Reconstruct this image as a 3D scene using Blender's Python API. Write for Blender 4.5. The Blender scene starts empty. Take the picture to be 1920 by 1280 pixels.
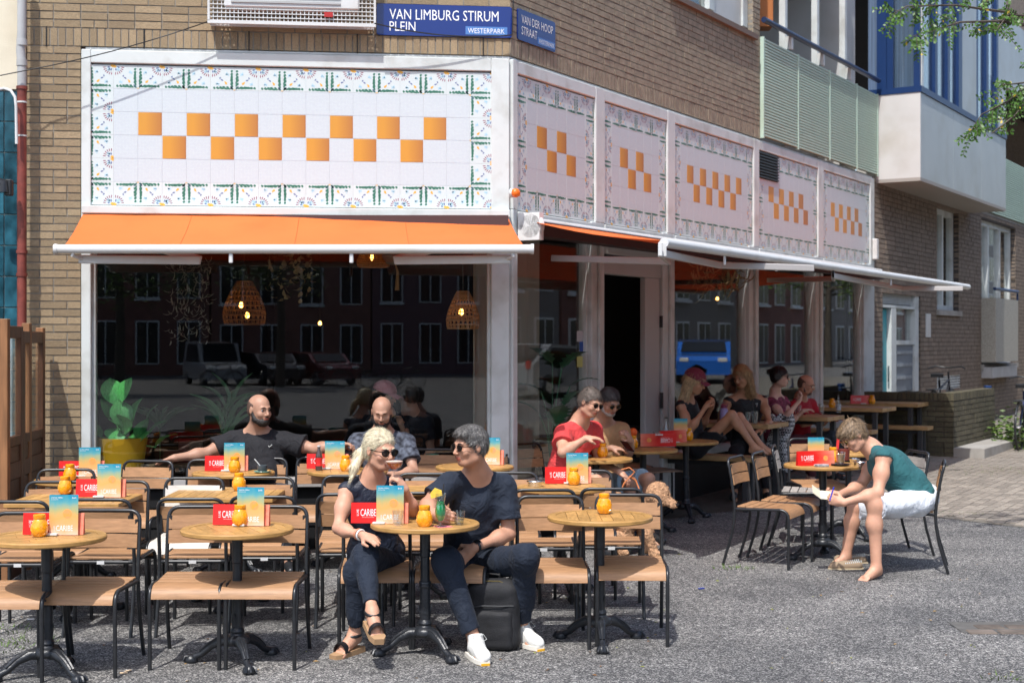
import bpy, math, random, colorsys
import numpy as np
from mathutils import Vector, Matrix
PI = math.pi
rnd = random.Random(11)
scene = bpy.context.scene
col = scene.collection

# ------------------------------------------------------------------ camera, sky, sun, exposure
cam_data = bpy.data.cameras.new('camera'); cam = bpy.data.objects.new('camera', cam_data); col.objects.link(cam)
cam_data.lens = 50.0; cam_data.sensor_width = 36.0; cam_data.clip_start = 0.1; cam_data.clip_end = 500
cam.location = (0, 0, 1.9); cam.rotation_euler = (math.radians(90), 0, 0)
cam_data.dof.use_dof = True; cam_data.dof.focus_distance = 8.6; cam_data.dof.aperture_fstop = 4.0
scene.camera = cam
SUN_AZ = math.radians(-108)      # direction towards the sun, measured from +X
SUN_EL = math.radians(59)
world = bpy.data.worlds.new('World'); scene.world = world; world.use_nodes = True
wn = world.node_tree.nodes; wl = world.node_tree.links; wn.clear()
sky = wn.new('ShaderNodeTexSky'); sky.sky_type = 'NISHITA'; sky.sun_disc = False
sky.sun_elevation = SUN_EL; sky.sun_rotation = math.radians(90) - SUN_AZ
sky.air_density = 1.0; sky.dust_density = 2.0; sky.ozone_density = 1.0
bg = wn.new('ShaderNodeBackground'); bg.inputs['Strength'].default_value = 0.15
wo = wn.new('ShaderNodeOutputWorld'); wl.new(sky.outputs[0], bg.inputs[0]); wl.new(bg.outputs[0], wo.inputs[0])
sd = bpy.data.lights.new('sun', 'SUN'); sd.energy = 3.0; sd.angle = math.radians(0.53); sd.color = (1.0, 0.98, 0.95)
so = bpy.data.objects.new('sun', sd); col.objects.link(so)
tosun = Vector((math.cos(SUN_AZ)*math.cos(SUN_EL), math.sin(SUN_AZ)*math.cos(SUN_EL), math.sin(SUN_EL)))
so.rotation_euler = tosun.to_track_quat('Z', 'Y').to_euler(); so.location = (-5, -5, 20)
vs = scene.view_settings; vs.view_transform = 'Standard'; vs.look = 'None'; vs.exposure = 0.72; vs.gamma = 1.0; vs.use_curve_mapping = False
scene.cycles.max_bounces = 8; scene.cycles.transparent_max_bounces = 16
scene.cycles.sample_clamp_indirect = 6.0

# ------------------------------------------------------------------ measuring helpers
F = 2666.7; H = 1.9; CX = 960.0; CY = 640.0
def P(px, py, Y): return Vector(((px-CX)/F*Y, Y, H+(CY-py)/F*Y))
def gz(y): return 0.015*max(y, 0.0)
def G(px, py):
    Y = H/(0.015+(py-CY)/F); return Vector(((px-CX)/F*Y, Y, gz(Y)))
def srgb(r, g, b):
    f = lambda c: (c/255/12.92) if c/255 <= .04045 else ((c/255+.055)/1.055)**2.4
    return (f(r), f(g), f(b))

# ------------------------------------------------------------------ tagging
def tag(o, label=None, cat=None, group=None, kind=None):
    if label: o['label'] = label
    if cat: o['category'] = cat
    if group: o['group'] = group
    if kind: o['kind'] = kind
    return o
def empty(name, loc=(0, 0, 0), rz=0.0, label=None, cat=None, group=None, kind=None, parent=None):
    o = bpy.data.objects.new(name, None); col.objects.link(o); o.empty_display_size = .1
    o.location = loc; o.rotation_euler = (0, 0, rz); o.parent = parent
    return tag(o, label, cat, group, kind)
def link(name, me, parent=None, loc=None, rot=None, scale=None, M=None):
    o = bpy.data.objects.new(name, me); col.objects.link(o); o.parent = parent
    if M is not None: o.matrix_local = M
    if loc is not None: o.location = loc
    if rot is not None: o.rotation_euler = rot
    if scale is not None: o.scale = scale
    return o
def kids(o): return [c for c in ALLKIDS.get(o.name, [])]
def copy_tree(o, parent=None):
    c = o.copy(); col.objects.link(c); c.parent = parent
    for ch in o.children: copy_tree(ch, c)
    return c

# ------------------------------------------------------------------ mesh builder
class MB:
    def __init__(s): s.v = []; s.f = []; s.m = []; s.c = 0
    def add(s, vs_, fs, M=None):
        b = len(s.v)
        for p in vs_:
            p = Vector(p)
            if M is not None: p = M @ p
            s.v.append(tuple(p))
        for f in fs: s.f.append([b+i for i in f]); s.m.append(s.c)
        return s
    def box(s, c, d, M=None):
        x, y, z = d[0]/2, d[1]/2, d[2]/2
        v = [(c[0]+i*x, c[1]+j*y, c[2]+k*z) for k in (-1, 1) for j in (-1, 1) for i in (-1, 1)]
        return s.add(v, [(0, 2, 3, 1), (4, 5, 7, 6), (0, 1, 5, 4), (2, 6, 7, 3), (0, 4, 6, 2), (1, 3, 7, 5)], M)
    def b2(s, a, b, M=None):
        c = [(a[i]+b[i])/2 for i in range(3)]; d = [abs(b[i]-a[i]) for i in range(3)]
        return s.box(c, d, M)
    def cbox(s, c, d, e=.004, M=None):      # chamfered box
        x, y, z = d[0]/2, d[1]/2, d[2]/2; e = min(e, x*.8, y*.8, z*.8)
        v = []; idx = {}
        for a in (-1, 1):
            for b in (-1, 1):
                for g in (-1, 1):
                    for ax in range(3):
                        q = [a*(x-e), b*(y-e), g*(z-e)]
                        q[ax] = (a*x, b*y, g*z)[ax]
                        idx[(a, b, g, ax)] = len(v); v.append((c[0]+q[0], c[1]+q[1], c[2]+q[2]))
        fs = []
        for ax in range(3):
            o1, o2 = [i for i in range(3) if i != ax]
            for sg in (-1, 1):
                q = []
                for (p1, p2) in ((-1, -1), (1, -1), (1, 1), (-1, 1)):
                    k = [0, 0, 0]; k[ax] = sg; k[o1] = p1; k[o2] = p2; q.append(idx[(k[0], k[1], k[2], ax)])
                fs.append(q)
        for ax in range(3):                 # edges along axis ax
            o1, o2 = [i for i in range(3) if i != ax]
            for p1 in (-1, 1):
                for p2 in (-1, 1):
                    def kk(sgn, face):
                        k = [0, 0, 0]; k[ax] = sgn; k[o1] = p1; k[o2] = p2; return idx[(k[0], k[1], k[2], face)]
                    fs.append([kk(-1, o1), kk(1, o1), kk(1, o2), kk(-1, o2)])
        for a in (-1, 1):
            for b in (-1, 1):
                for g in (-1, 1): fs.append([idx[(a, b, g, 0)], idx[(a, b, g, 1)], idx[(a, b, g, 2)]])
        return s.add(v, fs, M)
    def tube(s, pts, r, seg=8, closed=False, M=None, cap=True):
        pts = [Vector(p) for p in pts]; n = len(pts)
        rs = r if isinstance(r, (list, tuple)) else [r]*n
        up = None; v = []; fs = []
        for i, p in enumerate(pts):
            if closed: t = pts[(i+1) % n]-pts[i-1]
            elif i == 0: t = pts[1]-pts[0]
            elif i == n-1: t = pts[-1]-pts[-2]
            else: t = (pts[i+1]-pts[i]).normalized()+(pts[i]-pts[i-1]).normalized()
            if t.length < 1e-9: t = Vector((0, 0, 1))
            t.normalize()
            if up is None:
                up = Vector((0, 0, 1)) if abs(t.z) < .9 else Vector((1, 0, 0))
            up = (up-t*up.dot(t))
            if up.length < 1e-6: up = t.orthogonal()
            up.normalize(); w = t.cross(up)
            for k in range(seg):
                a = 2*PI*k/seg; v.append(p+(up*math.cos(a)+w*math.sin(a))*rs[i])
        for i in range(n if closed else n-1):
            j = (i+1) % n
            for k in range(seg):
                l = (k+1) % seg; fs.append((i*seg+k, i*seg+l, j*seg+l, j*seg+k))
        if not closed and cap: fs.append(tuple(range(seg-1, -1, -1))); fs.append(tuple((n-1)*seg+k for k in range(seg)))
        return s.add(v, fs, M)
    def lathe(s, prof, seg=16, c=(0, 0, 0), M=None, cap=True):
        v = []; fs = []
        for (r, z) in prof:
            for k in range(seg):
                a = 2*PI*k/seg; v.append((c[0]+r*math.cos(a), c[1]+r*math.sin(a), c[2]+z))
        n = len(prof)
        for i in range(n-1):
            for k in range(seg):
                l = (k+1) % seg; fs.append((i*seg+k, i*seg+l, (i+1)*seg+l, (i+1)*seg+k))
        if cap: fs.append(tuple(range(seg-1, -1, -1))); fs.append(tuple((n-1)*seg+k for k in range(seg)))
        return s.add(v, fs, M)
    def prism(s, pts, a, b, M=None):         # polygon in local XY extruded z from a to b
        n = len(pts); v = [(p[0], p[1], a) for p in pts]+[(p[0], p[1], b) for p in pts]
        fs = [tuple(range(n-1, -1, -1)), tuple(range(n, 2*n))]+[(i, (i+1) % n, n+(i+1) % n, n+i) for i in range(n)]
        return s.add(v, fs, M)
    def sheet(s, fn, nu, nv, closed=False):   # fn(u,v) -> point, u,v in 0..1
        v = [fn(i/nu, j/nv) for j in range(nv+1) for i in range(nu+1)]; fs = []
        for j in range(nv):
            for i in range(nu):
                a = j*(nu+1)+i; fs.append((a, a+1, a+nu+2, a+nu+1))
        return s.add(v, fs)
    def slab(s, fn, nu, nv, th):              # thick sheet, offset along its normal
        b = len(s.v); P0 = [[Vector(fn(i/nu, j/nv)) for i in range(nu+1)] for j in range(nv+1)]
        top = []; bot = []
        for j in range(nv+1):
            for i in range(nu+1):
                du = P0[j][min(i+1, nu)]-P0[j][max(i-1, 0)]; dv = P0[min(j+1, nv)][i]-P0[max(j-1, 0)][i]
                n = du.cross(dv); n = n.normalized() if n.length > 1e-9 else Vector((0, 0, 1))
                top.append(P0[j][i]+n*th/2); bot.append(P0[j][i]-n*th/2)
        N = len(top); W = nu+1; fs = []
        for j in range(nv):
            for i in range(nu):
                a = j*W+i; fs.append((a, a+1, a+W+1, a+W)); fs.append((N+a, N+a+W, N+a+W+1, N+a+1))
        for i in range(nu):
            fs.append((i+1, i, N+i, N+i+1)); a = nv*W+i; fs.append((a, a+1, N+a+1, N+a))
        for j in range(nv):
            a = j*W; fs.append((a, a+W, N+a+W, N+a)); a = j*W+nu; fs.append((a+W, a, N+a, N+a+W))
        return s.add(top+bot, fs)
    def mesh(s, name, mats, smooth=None):
        me = bpy.data.meshes.new(name); me.from_pydata(s.v, [], s.f)
        for m in (mats if isinstance(mats, (list, tuple)) else [mats]): me.materials.append(m)
        if any(s.m): me.polygons.foreach_set('material_index', s.m)
        if smooth:
            me.polygons.foreach_set('use_smooth', [True]*len(me.polygons))
            me.update(); me.set_sharp_from_angle(angle=math.radians(smooth))
        me.update(); return me
    def obj(s, name, mats, parent=None, smooth=None, loc=None, rot=None, M=None, scale=None):
        return link(name, s.mesh(name, mats, smooth), parent, loc, rot, scale, M)

def arc(p0, p1, p2, n=6):    # quadratic corner
    p0, p1, p2 = Vector(p0), Vector(p1), Vector(p2)
    return [(1-t)**2*p0+2*t*(1-t)*p1+t*t*p2 for t in [i/n for i in range(n+1)]]
def clip_circle(rect, R, n=48):
    # clip convex polygon (rect) to circle of radius R
    poly = list(rect)
    for k in range(n):
        a = 2*PI*k/n; nx, ny = math.cos(a), math.sin(a); lim = R*math.cos(PI/n)
        out = []
        for i in range(len(poly)):
            p, q = poly[i], poly[(i+1) % len(poly)]
            dp = p[0]*nx+p[1]*ny-lim; dq = q[0]*nx+q[1]*ny-lim
            if dp <= 0: out.append(p)
            if dp*dq < 0:
                t = dp/(dp-dq); out.append((p[0]+t*(q[0]-p[0]), p[1]+t*(q[1]-p[1])))
        poly = out
        if len(poly) < 3: return []
    res = []
    for p in poly:
        if not res or (abs(p[0]-res[-1][0])+abs(p[1]-res[-1][1])) > 5e-4: res.append(p)
    return res

# ------------------------------------------------------------------ materials
MATS = {}
def mat(name, c, rough=.6, metal=0., var=0., vscale=6., bump=0., bscale=60., stretch=(1, 1, 1), rv=0., spec=.5, detail=3.,
        coat=0., trans=0., ior=1.45, sss=0., emit=None, estr=0., sheen=0., c2=None, dirt=0., dscale=1.5, wrinkle=0.):
    if name in MATS: return MATS[name]
    m = bpy.data.materials.new(name); m.use_nodes = True; MATS[name] = m
    nt = m.node_tree; N = nt.nodes; L = nt.links; N.clear()
    out = N.new('ShaderNodeOutputMaterial'); b = N.new('ShaderNodeBsdfPrincipled'); L.new(b.outputs[0], out.inputs[0])
    b.inputs['Base Color'].default_value = (*c, 1); b.inputs['Roughness'].default_value = rough; b.inputs['Metallic'].default_value = metal
    b.inputs['Specular IOR Level'].default_value = spec; b.inputs['IOR'].default_value = ior
    b.inputs['Coat Weight'].default_value = coat; b.inputs['Transmission Weight'].default_value = trans
    if sss: b.inputs['Subsurface Weight'].default_value = sss; b.inputs['Subsurface Radius'].default_value = (.012, .005, .003); b.inputs['Subsurface Scale'].default_value = 1.0
    if sheen: b.inputs['Sheen Weight'].default_value = sheen
    if emit: b.inputs['Emission Color'].default_value = (*emit, 1); b.inputs['Emission Strength'].default_value = estr
    if var or bump or rv or dirt:
        tc = N.new('ShaderNodeTexCoord'); oi = N.new('ShaderNodeObjectInfo')
        mul = N.new('ShaderNodeMath'); mul.operation = 'MULTIPLY'; mul.inputs[1].default_value = 37.; L.new(oi.outputs['Random'], mul.inputs[0])
        ad = N.new('ShaderNodeVectorMath'); ad.operation = 'ADD'; L.new(tc.outputs['Object'], ad.inputs[0]); L.new(mul.outputs[0], ad.inputs[1])
        mp = N.new('ShaderNodeMapping'); mp.inputs['Scale'].default_value = stretch; L.new(ad.outputs[0], mp.inputs[0])
        colour = None
        if var or c2:
            nz = N.new('ShaderNodeTexNoise'); nz.inputs['Scale'].default_value = vscale; nz.inputs['Detail'].default_value = detail; L.new(mp.outputs[0], nz.inputs[0])
            rp = N.new('ShaderNodeValToRGB'); rp.color_ramp.elements[0].position = .3; rp.color_ramp.elements[1].position = .7
            a = tuple(max(0, x*(1-var)) for x in c); d = c2 if c2 else tuple(min(1, x*(1+var)) for x in c)
            rp.color_ramp.elements[0].color = (*a, 1); rp.color_ramp.elements[1].color = (*d, 1); L.new(nz.outputs[0], rp.inputs[0]); colour = rp.outputs[0]
        if dirt:
            nz2 = N.new('ShaderNodeTexNoise'); nz2.inputs['Scale'].default_value = dscale; nz2.inputs['Detail'].default_value = 6; L.new(tc.outputs['Object'], nz2.inputs[0])
            r2 = N.new('ShaderNodeValToRGB'); r2.color_ramp.elements[0].position = .5; r2.color_ramp.elements[0].color = (1, 1, 1, 1)
            r2.color_ramp.elements[1].position = .75; k = 1-dirt; r2.color_ramp.elements[1].color = (k, k*.96, k*.9, 1); L.new(nz2.outputs[0], r2.inputs[0])
            mx = N.new('ShaderNodeMix'); mx.data_type = 'RGBA'; mx.blend_type = 'MULTIPLY'; mx.inputs[0].default_value = 1
            if colour: L.new(colour, mx.inputs[6])
            else: mx.inputs[6].default_value = (*c, 1)
            L.new(r2.outputs[0], mx.inputs[7]); colour = mx.outputs[2]
        if rv:
            hs = N.new('ShaderNodeHueSaturation'); mr = N.new('ShaderNodeMapRange'); L.new(oi.outputs['Random'], mr.inputs[0])
            mr.inputs[3].default_value = 1-rv; mr.inputs[4].default_value = 1+rv; L.new(mr.outputs[0], hs.inputs['Value'])
            if colour: L.new(colour, hs.inputs['Color'])
            else: hs.inputs['Color'].default_value = (*c, 1)
            colour = hs.outputs[0]
        if colour: L.new(colour, b.inputs['Base Color'])
        if wrinkle:
            nw = N.new('ShaderNodeTexNoise'); nw.inputs['Scale'].default_value = 11; nw.inputs['Detail'].default_value = 3; nw.inputs['Distortion'].default_value = 1.6; L.new(mp.outputs[0], nw.inputs[0])
            bw = N.new('ShaderNodeBump'); bw.inputs['Strength'].default_value = wrinkle; bw.inputs['Distance'].default_value = .03; L.new(nw.outputs[0], bw.inputs['Height'])
        if bump:
            nb = N.new('ShaderNodeTexNoise'); nb.inputs['Scale'].default_value = bscale; nb.inputs['Detail'].default_value = 4; L.new(mp.outputs[0], nb.inputs[0])
            bp = N.new('ShaderNodeBump'); bp.inputs['Strength'].default_value = bump; bp.inputs['Distance'].default_value = .01
            L.new(nb.outputs[0], bp.inputs['Height']); L.new(bp.outputs[0], b.inputs['Normal'])
            if wrinkle: L.new(bw.outputs[0], bp.inputs['Normal'])
    return m

def glass_mat(name, tint=(1, 1, 1), base=.04, power=5.0):
    m = bpy.data.materials.new(name); m.use_nodes = True; nt = m.node_tree; N = nt.nodes; L = nt.links; N.clear()
    out = N.new('ShaderNodeOutputMaterial'); mix = N.new('ShaderNodeMixShader'); tr = N.new('ShaderNodeBsdfTransparent'); gl = N.new('ShaderNodeBsdfGlossy')
    tr.inputs[0].default_value = (*tint, 1); gl.inputs['Roughness'].default_value = 0.0; gl.inputs[0].default_value = (1, 1, 1, 1)
    lw = N.new('ShaderNodeLayerWeight'); lw.inputs[0].default_value = .5
    pw = N.new('ShaderNodeMath'); pw.operation = 'POWER'; pw.inputs[1].default_value = power; L.new(lw.outputs['Facing'], pw.inputs[0])
    ma = N.new('ShaderNodeMath'); ma.operation = 'MULTIPLY_ADD'; ma.inputs[1].default_value = 1-base; ma.inputs[2].default_value = base; L.new(pw.outputs[0], ma.inputs[0])
    L.new(ma.outputs[0], mix.inputs[0]); L.new(tr.outputs[0], mix.inputs[1]); L.new(gl.outputs[0], mix.inputs[2]); L.new(mix.outputs[0], out.inputs[0])
    return m

M_glass = glass_mat('window_glass', (.93, .95, .94), .05)
M_drink = glass_mat('drinking_glass', (.93, .95, .95), .08, 3.0)
M_white = mat('white_paint', (.59, .62, .605), .45, var=.05, vscale=3, dirt=.3, dscale=3.5, bump=.08, bscale=30)
M_whitem = mat('white_metal', (.62, .62, .61), .35, dirt=.12, dscale=3)
M_black = mat('black_metal', (.018, .019, .021), .33, metal=.0, spec=.6, var=.25, vscale=20)
M_iron = mat('cast_iron', (.016, .018, .022), .38, spec=.6, var=.3, vscale=25, bump=.25, bscale=70)
M_slat = mat('slat_wood', (.37, .20, .098), .5, var=.16, vscale=9, stretch=(1.2, 9, 9), rv=.10, bump=.08, bscale=60, dirt=.12, dscale=4)
M_slatg = mat('weathered_slat_wood', (.34, .31, .28), .7, var=.2, vscale=9, stretch=(1.2, 9, 9), rv=.12, bump=.1, bscale=60)
M_slatw = mat('bleached_slat_wood', (.62, .58, .52), .6, var=.12, vscale=9, stretch=(1.2, 9, 9), rv=.08)
M_top = mat('tabletop_wood', (.45, .25, .08), .42, var=.2, vscale=8, stretch=(8, 1.4, 8), rv=.16, bump=.06, bscale=70, dirt=.15, dscale=6)
M_rim = mat('tabletop_rim_wood', (.41, .225, .07), .42, var=.2, vscale=14, stretch=(1, 1, 4), bump=.05)
M_beam = mat('bench_wood', (.46, .29, .13), .5, var=.25, vscale=7, stretch=(1.3, 8, 8), rv=.12, bump=.1, bscale=50)
M_steel = mat('dark_steel', (.05, .052, .055), .45, var=.15, vscale=10)
M_gold = mat('gold_metal', (.7, .48, .2), .25, metal=1.)
M_chrome = mat('chrome', (.7, .7, .7), .18, metal=1.)
# ------------------------------------------------------------------ implicit bodies: smooth unions turned into one surface
class SDF:
    def __init__(s): s.p = []; s.disp = None
    def cap(s, a, b, ra, rb=None, k=.02, cut=False, cuta=False):
        s.p.append(('cap', np.array(a, np.float32), np.array(b, np.float32), ra, ra if rb is None else rb, k, cut, cuta)); return s
    def ell(s, c, B, r, k=.02): # B 3x3 rows = axes
        s.p.append(('ell', np.array(c, float), np.array(B, float), np.array(r, float), k)); return s
    def sub_ell(s, c, B, r, k=.008): s.p.append(('sub', np.array(c, float), np.array(B, float), np.array(r, float), k)); return s
    def sub_cap(s, a, b, ra, rb=None, k=.006): s.p.append(('subcap', np.array(a, float), np.array(b, float), ra, ra if rb is None else rb, k)); return s
    def cut(s, o, n, k=0., jit=0.): s.p.append(('cut', np.array(o, float), np.array(n, float)/np.linalg.norm(n), k, jit)); return s
    @staticmethod
    def _cap(X, a, b, ra, rb):
        ab = b-a; L2 = max(float(ab@ab), 1e-9); t = np.clip(((X-a)@ab)/L2, 0, 1)
        return np.linalg.norm(X-(a+t[:, None]*ab), axis=1)-(ra+(rb-ra)*t)
    @staticmethod
    def _ell(X, c, B, r):
        q = (X-c)@B.T; k0 = np.linalg.norm(q/r, axis=1); k1 = np.linalg.norm(q/(r*r), axis=1)+1e-9
        return k0*(k0-1.0)/k1
    def __call__(s, X):
        X = X.astype(np.float32); d = np.full(len(X), 1e3, np.float32)
        for p in s.p:
            if p[0] == 'cap':
                e = s._cap(X, p[1], p[2], p[3], p[4]); ax = (p[2]-p[1]); ax = ax/max(np.linalg.norm(ax), 1e-9)
                if p[6]: e = np.maximum(e, (X-p[2])@ax)
                if p[7]: e = np.maximum(e, -((X-p[1])@ax))
                k = p[5]; h = np.maximum(k-np.abs(d-e), 0)/k; d = np.minimum(d, e)-h*h*k*.25
            elif p[0] == 'ell':
                e = s._ell(X, p[1], p[2], p[3]); k = p[4]; h = np.maximum(k-np.abs(d-e), 0)/k; d = np.minimum(d, e)-h*h*k*.25
            elif p[0] == 'sub':
                e = -s._ell(X, p[1], p[2], p[3]); k = p[4]; h = np.maximum(k-np.abs(d-e), 0)/k; d = np.maximum(d, e)+h*h*k*.25
            elif p[0] == 'subcap':
                e = -s._cap(X, p[1], p[2], p[3], p[4]); k = p[5]; h = np.maximum(k-np.abs(d-e), 0)/k; d = np.maximum(d, e)+h*h*k*.25
            elif p[0] == 'cut':
                e = ((X-p[1])@p[2]).astype(np.float32)
                if p[4]: e = e+p[4]*(np.sin(X[:, 0]*170)*np.sin(X[:, 1]*140+X[:, 2]*90)+.6*np.sin(X[:, 2]*330+X[:, 0]*200))
                if p[3]: k = p[3]; h = np.maximum(k-np.abs(d-e), 0)/k; d = np.maximum(d, e)+h*h*k*.25
                else: d = np.maximum(d, e)
        if s.disp is not None: d = d+s.disp(X)
        return d
    def bounds(s):
        lo = np.full(3, 1e9); hi = -lo
        for p in s.p:
            if p[0] == 'cap':
                m = max(p[3], p[4]); lo = np.minimum(lo, np.minimum(p[1], p[2])-m); hi = np.maximum(hi, np.maximum(p[1], p[2])+m)
            elif p[0] == 'ell':
                m = p[3].max(); lo = np.minimum(lo, p[1]-m); hi = np.maximum(hi, p[1]+m)
        return lo-.03, hi+.03
def surface(sdf, h):
    lo, hi = sdf.bounds(); K = 4
    n = (np.ceil((hi-lo)/(h*K)).astype(int)+1)*K
    nc = n//K
    cc = [lo[i]+(np.arange(nc[i])*K+(K-1)/2)*h for i in range(3)]
    Cg = np.stack(np.meshgrid(*cc, indexing='ij'), -1).reshape(-1, 3)
    Dc = sdf(Cg).reshape(nc); act = np.abs(Dc) < h*K*1.05+.006
    D = np.repeat(np.repeat(np.repeat(Dc, K, 0), K, 1), K, 2).astype(np.float64)
    A = np.repeat(np.repeat(np.repeat(act, K, 0), K, 1), K, 2)
    I = np.argwhere(A); D[A] = sdf(lo+I*h)
    S = D < 0
    # vertices
    c = [D[a:a+n[0]-1 if a == 0 else None, b:b+n[1]-1 if b == 0 else None, g:g+n[2]-1 if g == 0 else None] for a in (0, 1) for b in (0, 1) for g in (0, 1)]
    c = []
    for a in (0, 1):
        for b in (0, 1):
            for g in (0, 1): c.append(D[a:n[0]-1+a, b:n[1]-1+b, g:n[2]-1+g])
    neg = sum((x < 0).astype(np.int8) for x in c); mix = (neg > 0) & (neg < 8)
    idx = np.argwhere(mix); vals = np.stack([x[mix] for x in c], 1)
    off = np.array([(a, b, g) for a in (0, 1) for b in (0, 1) for g in (0, 1)], float)
    acc = np.zeros((len(idx), 3)); cnt = np.zeros(len(idx))
    for i in range(8):
        for j in range(i+1, 8):
            if np.abs(off[i]-off[j]).sum() != 1: continue
            vi, vj = vals[:, i], vals[:, j]; m = (vi < 0) != (vj < 0)
            t = np.where(m, vi/np.where(m, vi-vj, 1), 0)
            acc += np.where(m[:, None], off[i]+t[:, None]*(off[j]-off[i]), 0); cnt += m
    V = lo+(idx+acc/cnt[:, None])*h
    vid = np.full(np.array(n)-1, -1, np.int64); vid[mix] = np.arange(len(idx))
    Q = []
    for ax in range(3):
        sl0 = [slice(1, n[i]-1) for i in range(3)]; sl1 = list(sl0); sl0[ax] = slice(0, n[ax]-1); sl1[ax] = slice(1, n[ax])
        s0 = S[tuple(sl0)]; s1 = S[tuple(sl1)]; ch = s0 != s1; e = np.argwhere(ch)
        if not len(e): continue
        base = e.copy(); o = [i for i in range(3) if i != ax]
        base[:, o[0]] += 1; base[:, o[1]] += 1
        def g(da, db):
            q = base.copy(); q[:, o[0]] -= da; q[:, o[1]] -= db; return vid[q[:, 0], q[:, 1], q[:, 2]]
        quad = np.stack([g(1, 1), g(0, 1), g(0, 0), g(1, 0)], 1)
        flip = s0[ch]
        if ax == 1: flip = ~flip
        quad[~flip] = quad[~flip][:, ::-1]; Q.append(quad)
    Q = np.concatenate(Q); Q = Q[(Q >= 0).all(1)]
    return V, Q
def sdf_mesh(name, sdf, h, mats, matfn=None):
    V, Q = surface(sdf, h)
    me = bpy.data.meshes.new(name); me.vertices.add(len(V)); me.vertices.foreach_set('co', V.astype(np.float32).ravel())
    me.loops.add(len(Q)*4); me.loops.foreach_set('vertex_index', Q.astype(np.int32).ravel())
    me.polygons.add(len(Q)); me.polygons.foreach_set('loop_start', np.arange(0, len(Q)*4, 4, dtype=np.int32))
    me.polygons.foreach_set('use_smooth', np.ones(len(Q), bool))
    for m in (mats if isinstance(mats, (list, tuple)) else [mats]): me.materials.append(m)
    if matfn is not None:
        me.polygons.foreach_set('material_index', matfn(V[Q].mean(1)).astype(np.int32))
    me.update(calc_edges=True); me.validate(); return me
def folds(seed, amp=.005, freq=30., stretch=(1, 1, 1)):
    g = np.random.RandomState(seed); D1 = g.normal(size=(4, 3))*np.array(stretch); D1 /= np.linalg.norm(D1, axis=1)[:, None]; D1 = D1*np.array([1, 1.5, 2.1, 2.9])[:, None]*freq
    D2 = g.normal(size=(4, 3))*freq*.35; ph = g.uniform(0, 6.28, (4, 2))
    def f(X):
        r = 0
        for i in range(4):
            w = np.sin(X@D1[i]+2.2*np.sin(X@D2[i]+ph[i, 0])+ph[i, 1]); r = r+(np.abs(w)**.7*np.sign(w))*(.5 if i < 2 else .28)
        return np.minimum(r*amp, .0035)
    return f
def strands(B, c, amp=.004, freq=260., seed=0, lumps=.006):
    g = np.random.RandomState(seed); D = g.normal(size=(3, 3))*35
    def f(X):
        q = (X-c)@B.T
        a = np.arctan2(q[:, 0], q[:, 2]+.05)
        return amp*np.sin(a*freq*.12+3*np.sin(q[:, 1]*22+seed))*.6+amp*.5*np.sin(a*freq*.31+q[:, 1]*40)+lumps*np.sin(X@D[0])*np.sin(X@D[1]+1)
    return f
def strand_strips(V, Q, n, flow, ln, w, seed, lift=.25, curl=0.):
    g = np.random.RandomState(seed); A_, B_, C_, D_ = (V[Q[:, i]] for i in range(4)); N_ = np.cross(C_-A_, D_-B_); ar = np.linalg.norm(N_, axis=1)+1e-12; N_ = N_/ar[:, None]
    ii = g.choice(len(Q), n, p=ar/ar.sum()); c = (A_+B_+C_+D_)[ii]/4; nn = N_[ii]
    out = c-V.mean(0); nn = np.where((nn*out).sum(1)[:, None] < 0, -nn, nn)
    t = flow(c)+g.normal(size=c.shape)*(.09+curl); t = t-nn*(t*nn).sum(1)[:, None]; t /= np.linalg.norm(t, axis=1)[:, None]+1e-9
    s = np.cross(nn, t); L_ = (ln*g.uniform(.5, 1.2, n))[:, None]; W_ = w*g.uniform(.6, 1.3, n)[:, None]; lf = lift*g.uniform(.1, 1., n)[:, None]; bend = g.normal(size=(n, 1))*curl*.5
    p0 = c-nn*.0005; p1 = c+t*L_*.5+nn*(L_*.5*lf+.0008)+s*bend*L_; p2 = c+t*L_+nn*(L_*lf*.5+.0004)-s*bend*L_
    P_ = np.concatenate([p0-s*W_, p0+s*W_, p1-s*W_*.9, p1+s*W_*.9, p2], 0); k = np.arange(n)
    T_ = [(a, a+n, a+3*n, a+2*n) for a in k]; T3 = [(a+2*n, a+3*n, a+4*n) for a in k]; return P_, T_, T3
def hair_mesh(name, sdf, h, mats, n, flow, ln, w=.0011, seed=0, lift=.25, curl=0.):
    V, Q = surface(sdf, h); P_, T_, T3 = strand_strips(V, Q, n, flow, ln, w, seed, lift, curl); nv = len(V)
    me = bpy.data.meshes.new(name); fs = Q.tolist()+[[i+nv for i in f] for f in T_]+[[i+nv for i in f] for f in T3]
    me.from_pydata(np.concatenate([V, P_]).tolist(), [], fs)
    for m in mats: me.materials.append(m)
    g = np.random.RandomState(seed+1); r = g.randint(0, len(mats), n); me.polygons.foreach_set('material_index', np.concatenate([np.zeros(len(Q), int), r, r]).astype(np.int32))
    me.polygons.foreach_set('use_smooth', np.concatenate([np.ones(len(Q), bool), np.zeros(2*n, bool)])); me.update(); return me
HV = {}
def hair_vars(m):
    if m.name not in HV:
        HV[m.name] = [m]
        for k, f in ((1, .68), (2, 1.35)):
            c = m.copy(); c.name = m.name+('_dark' if k == 1 else '_light')
            for nd in c.node_tree.nodes:
                if nd.type == 'VALTORGB':
                    for e in nd.color_ramp.elements: e.color = (*[min(.85, x*f) for x in e.color[:3]], 1)
            HV[m.name].append(c)
    return HV[m.name]
def basis(fwd, up=(0, 0, 1)):
    f = Vector(fwd).normalized(); u = Vector(up); r = f.cross(u).normalized(); u = r.cross(f).normalized()
    return np.array([r, f, u])     # rows: right, forward, up

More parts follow.
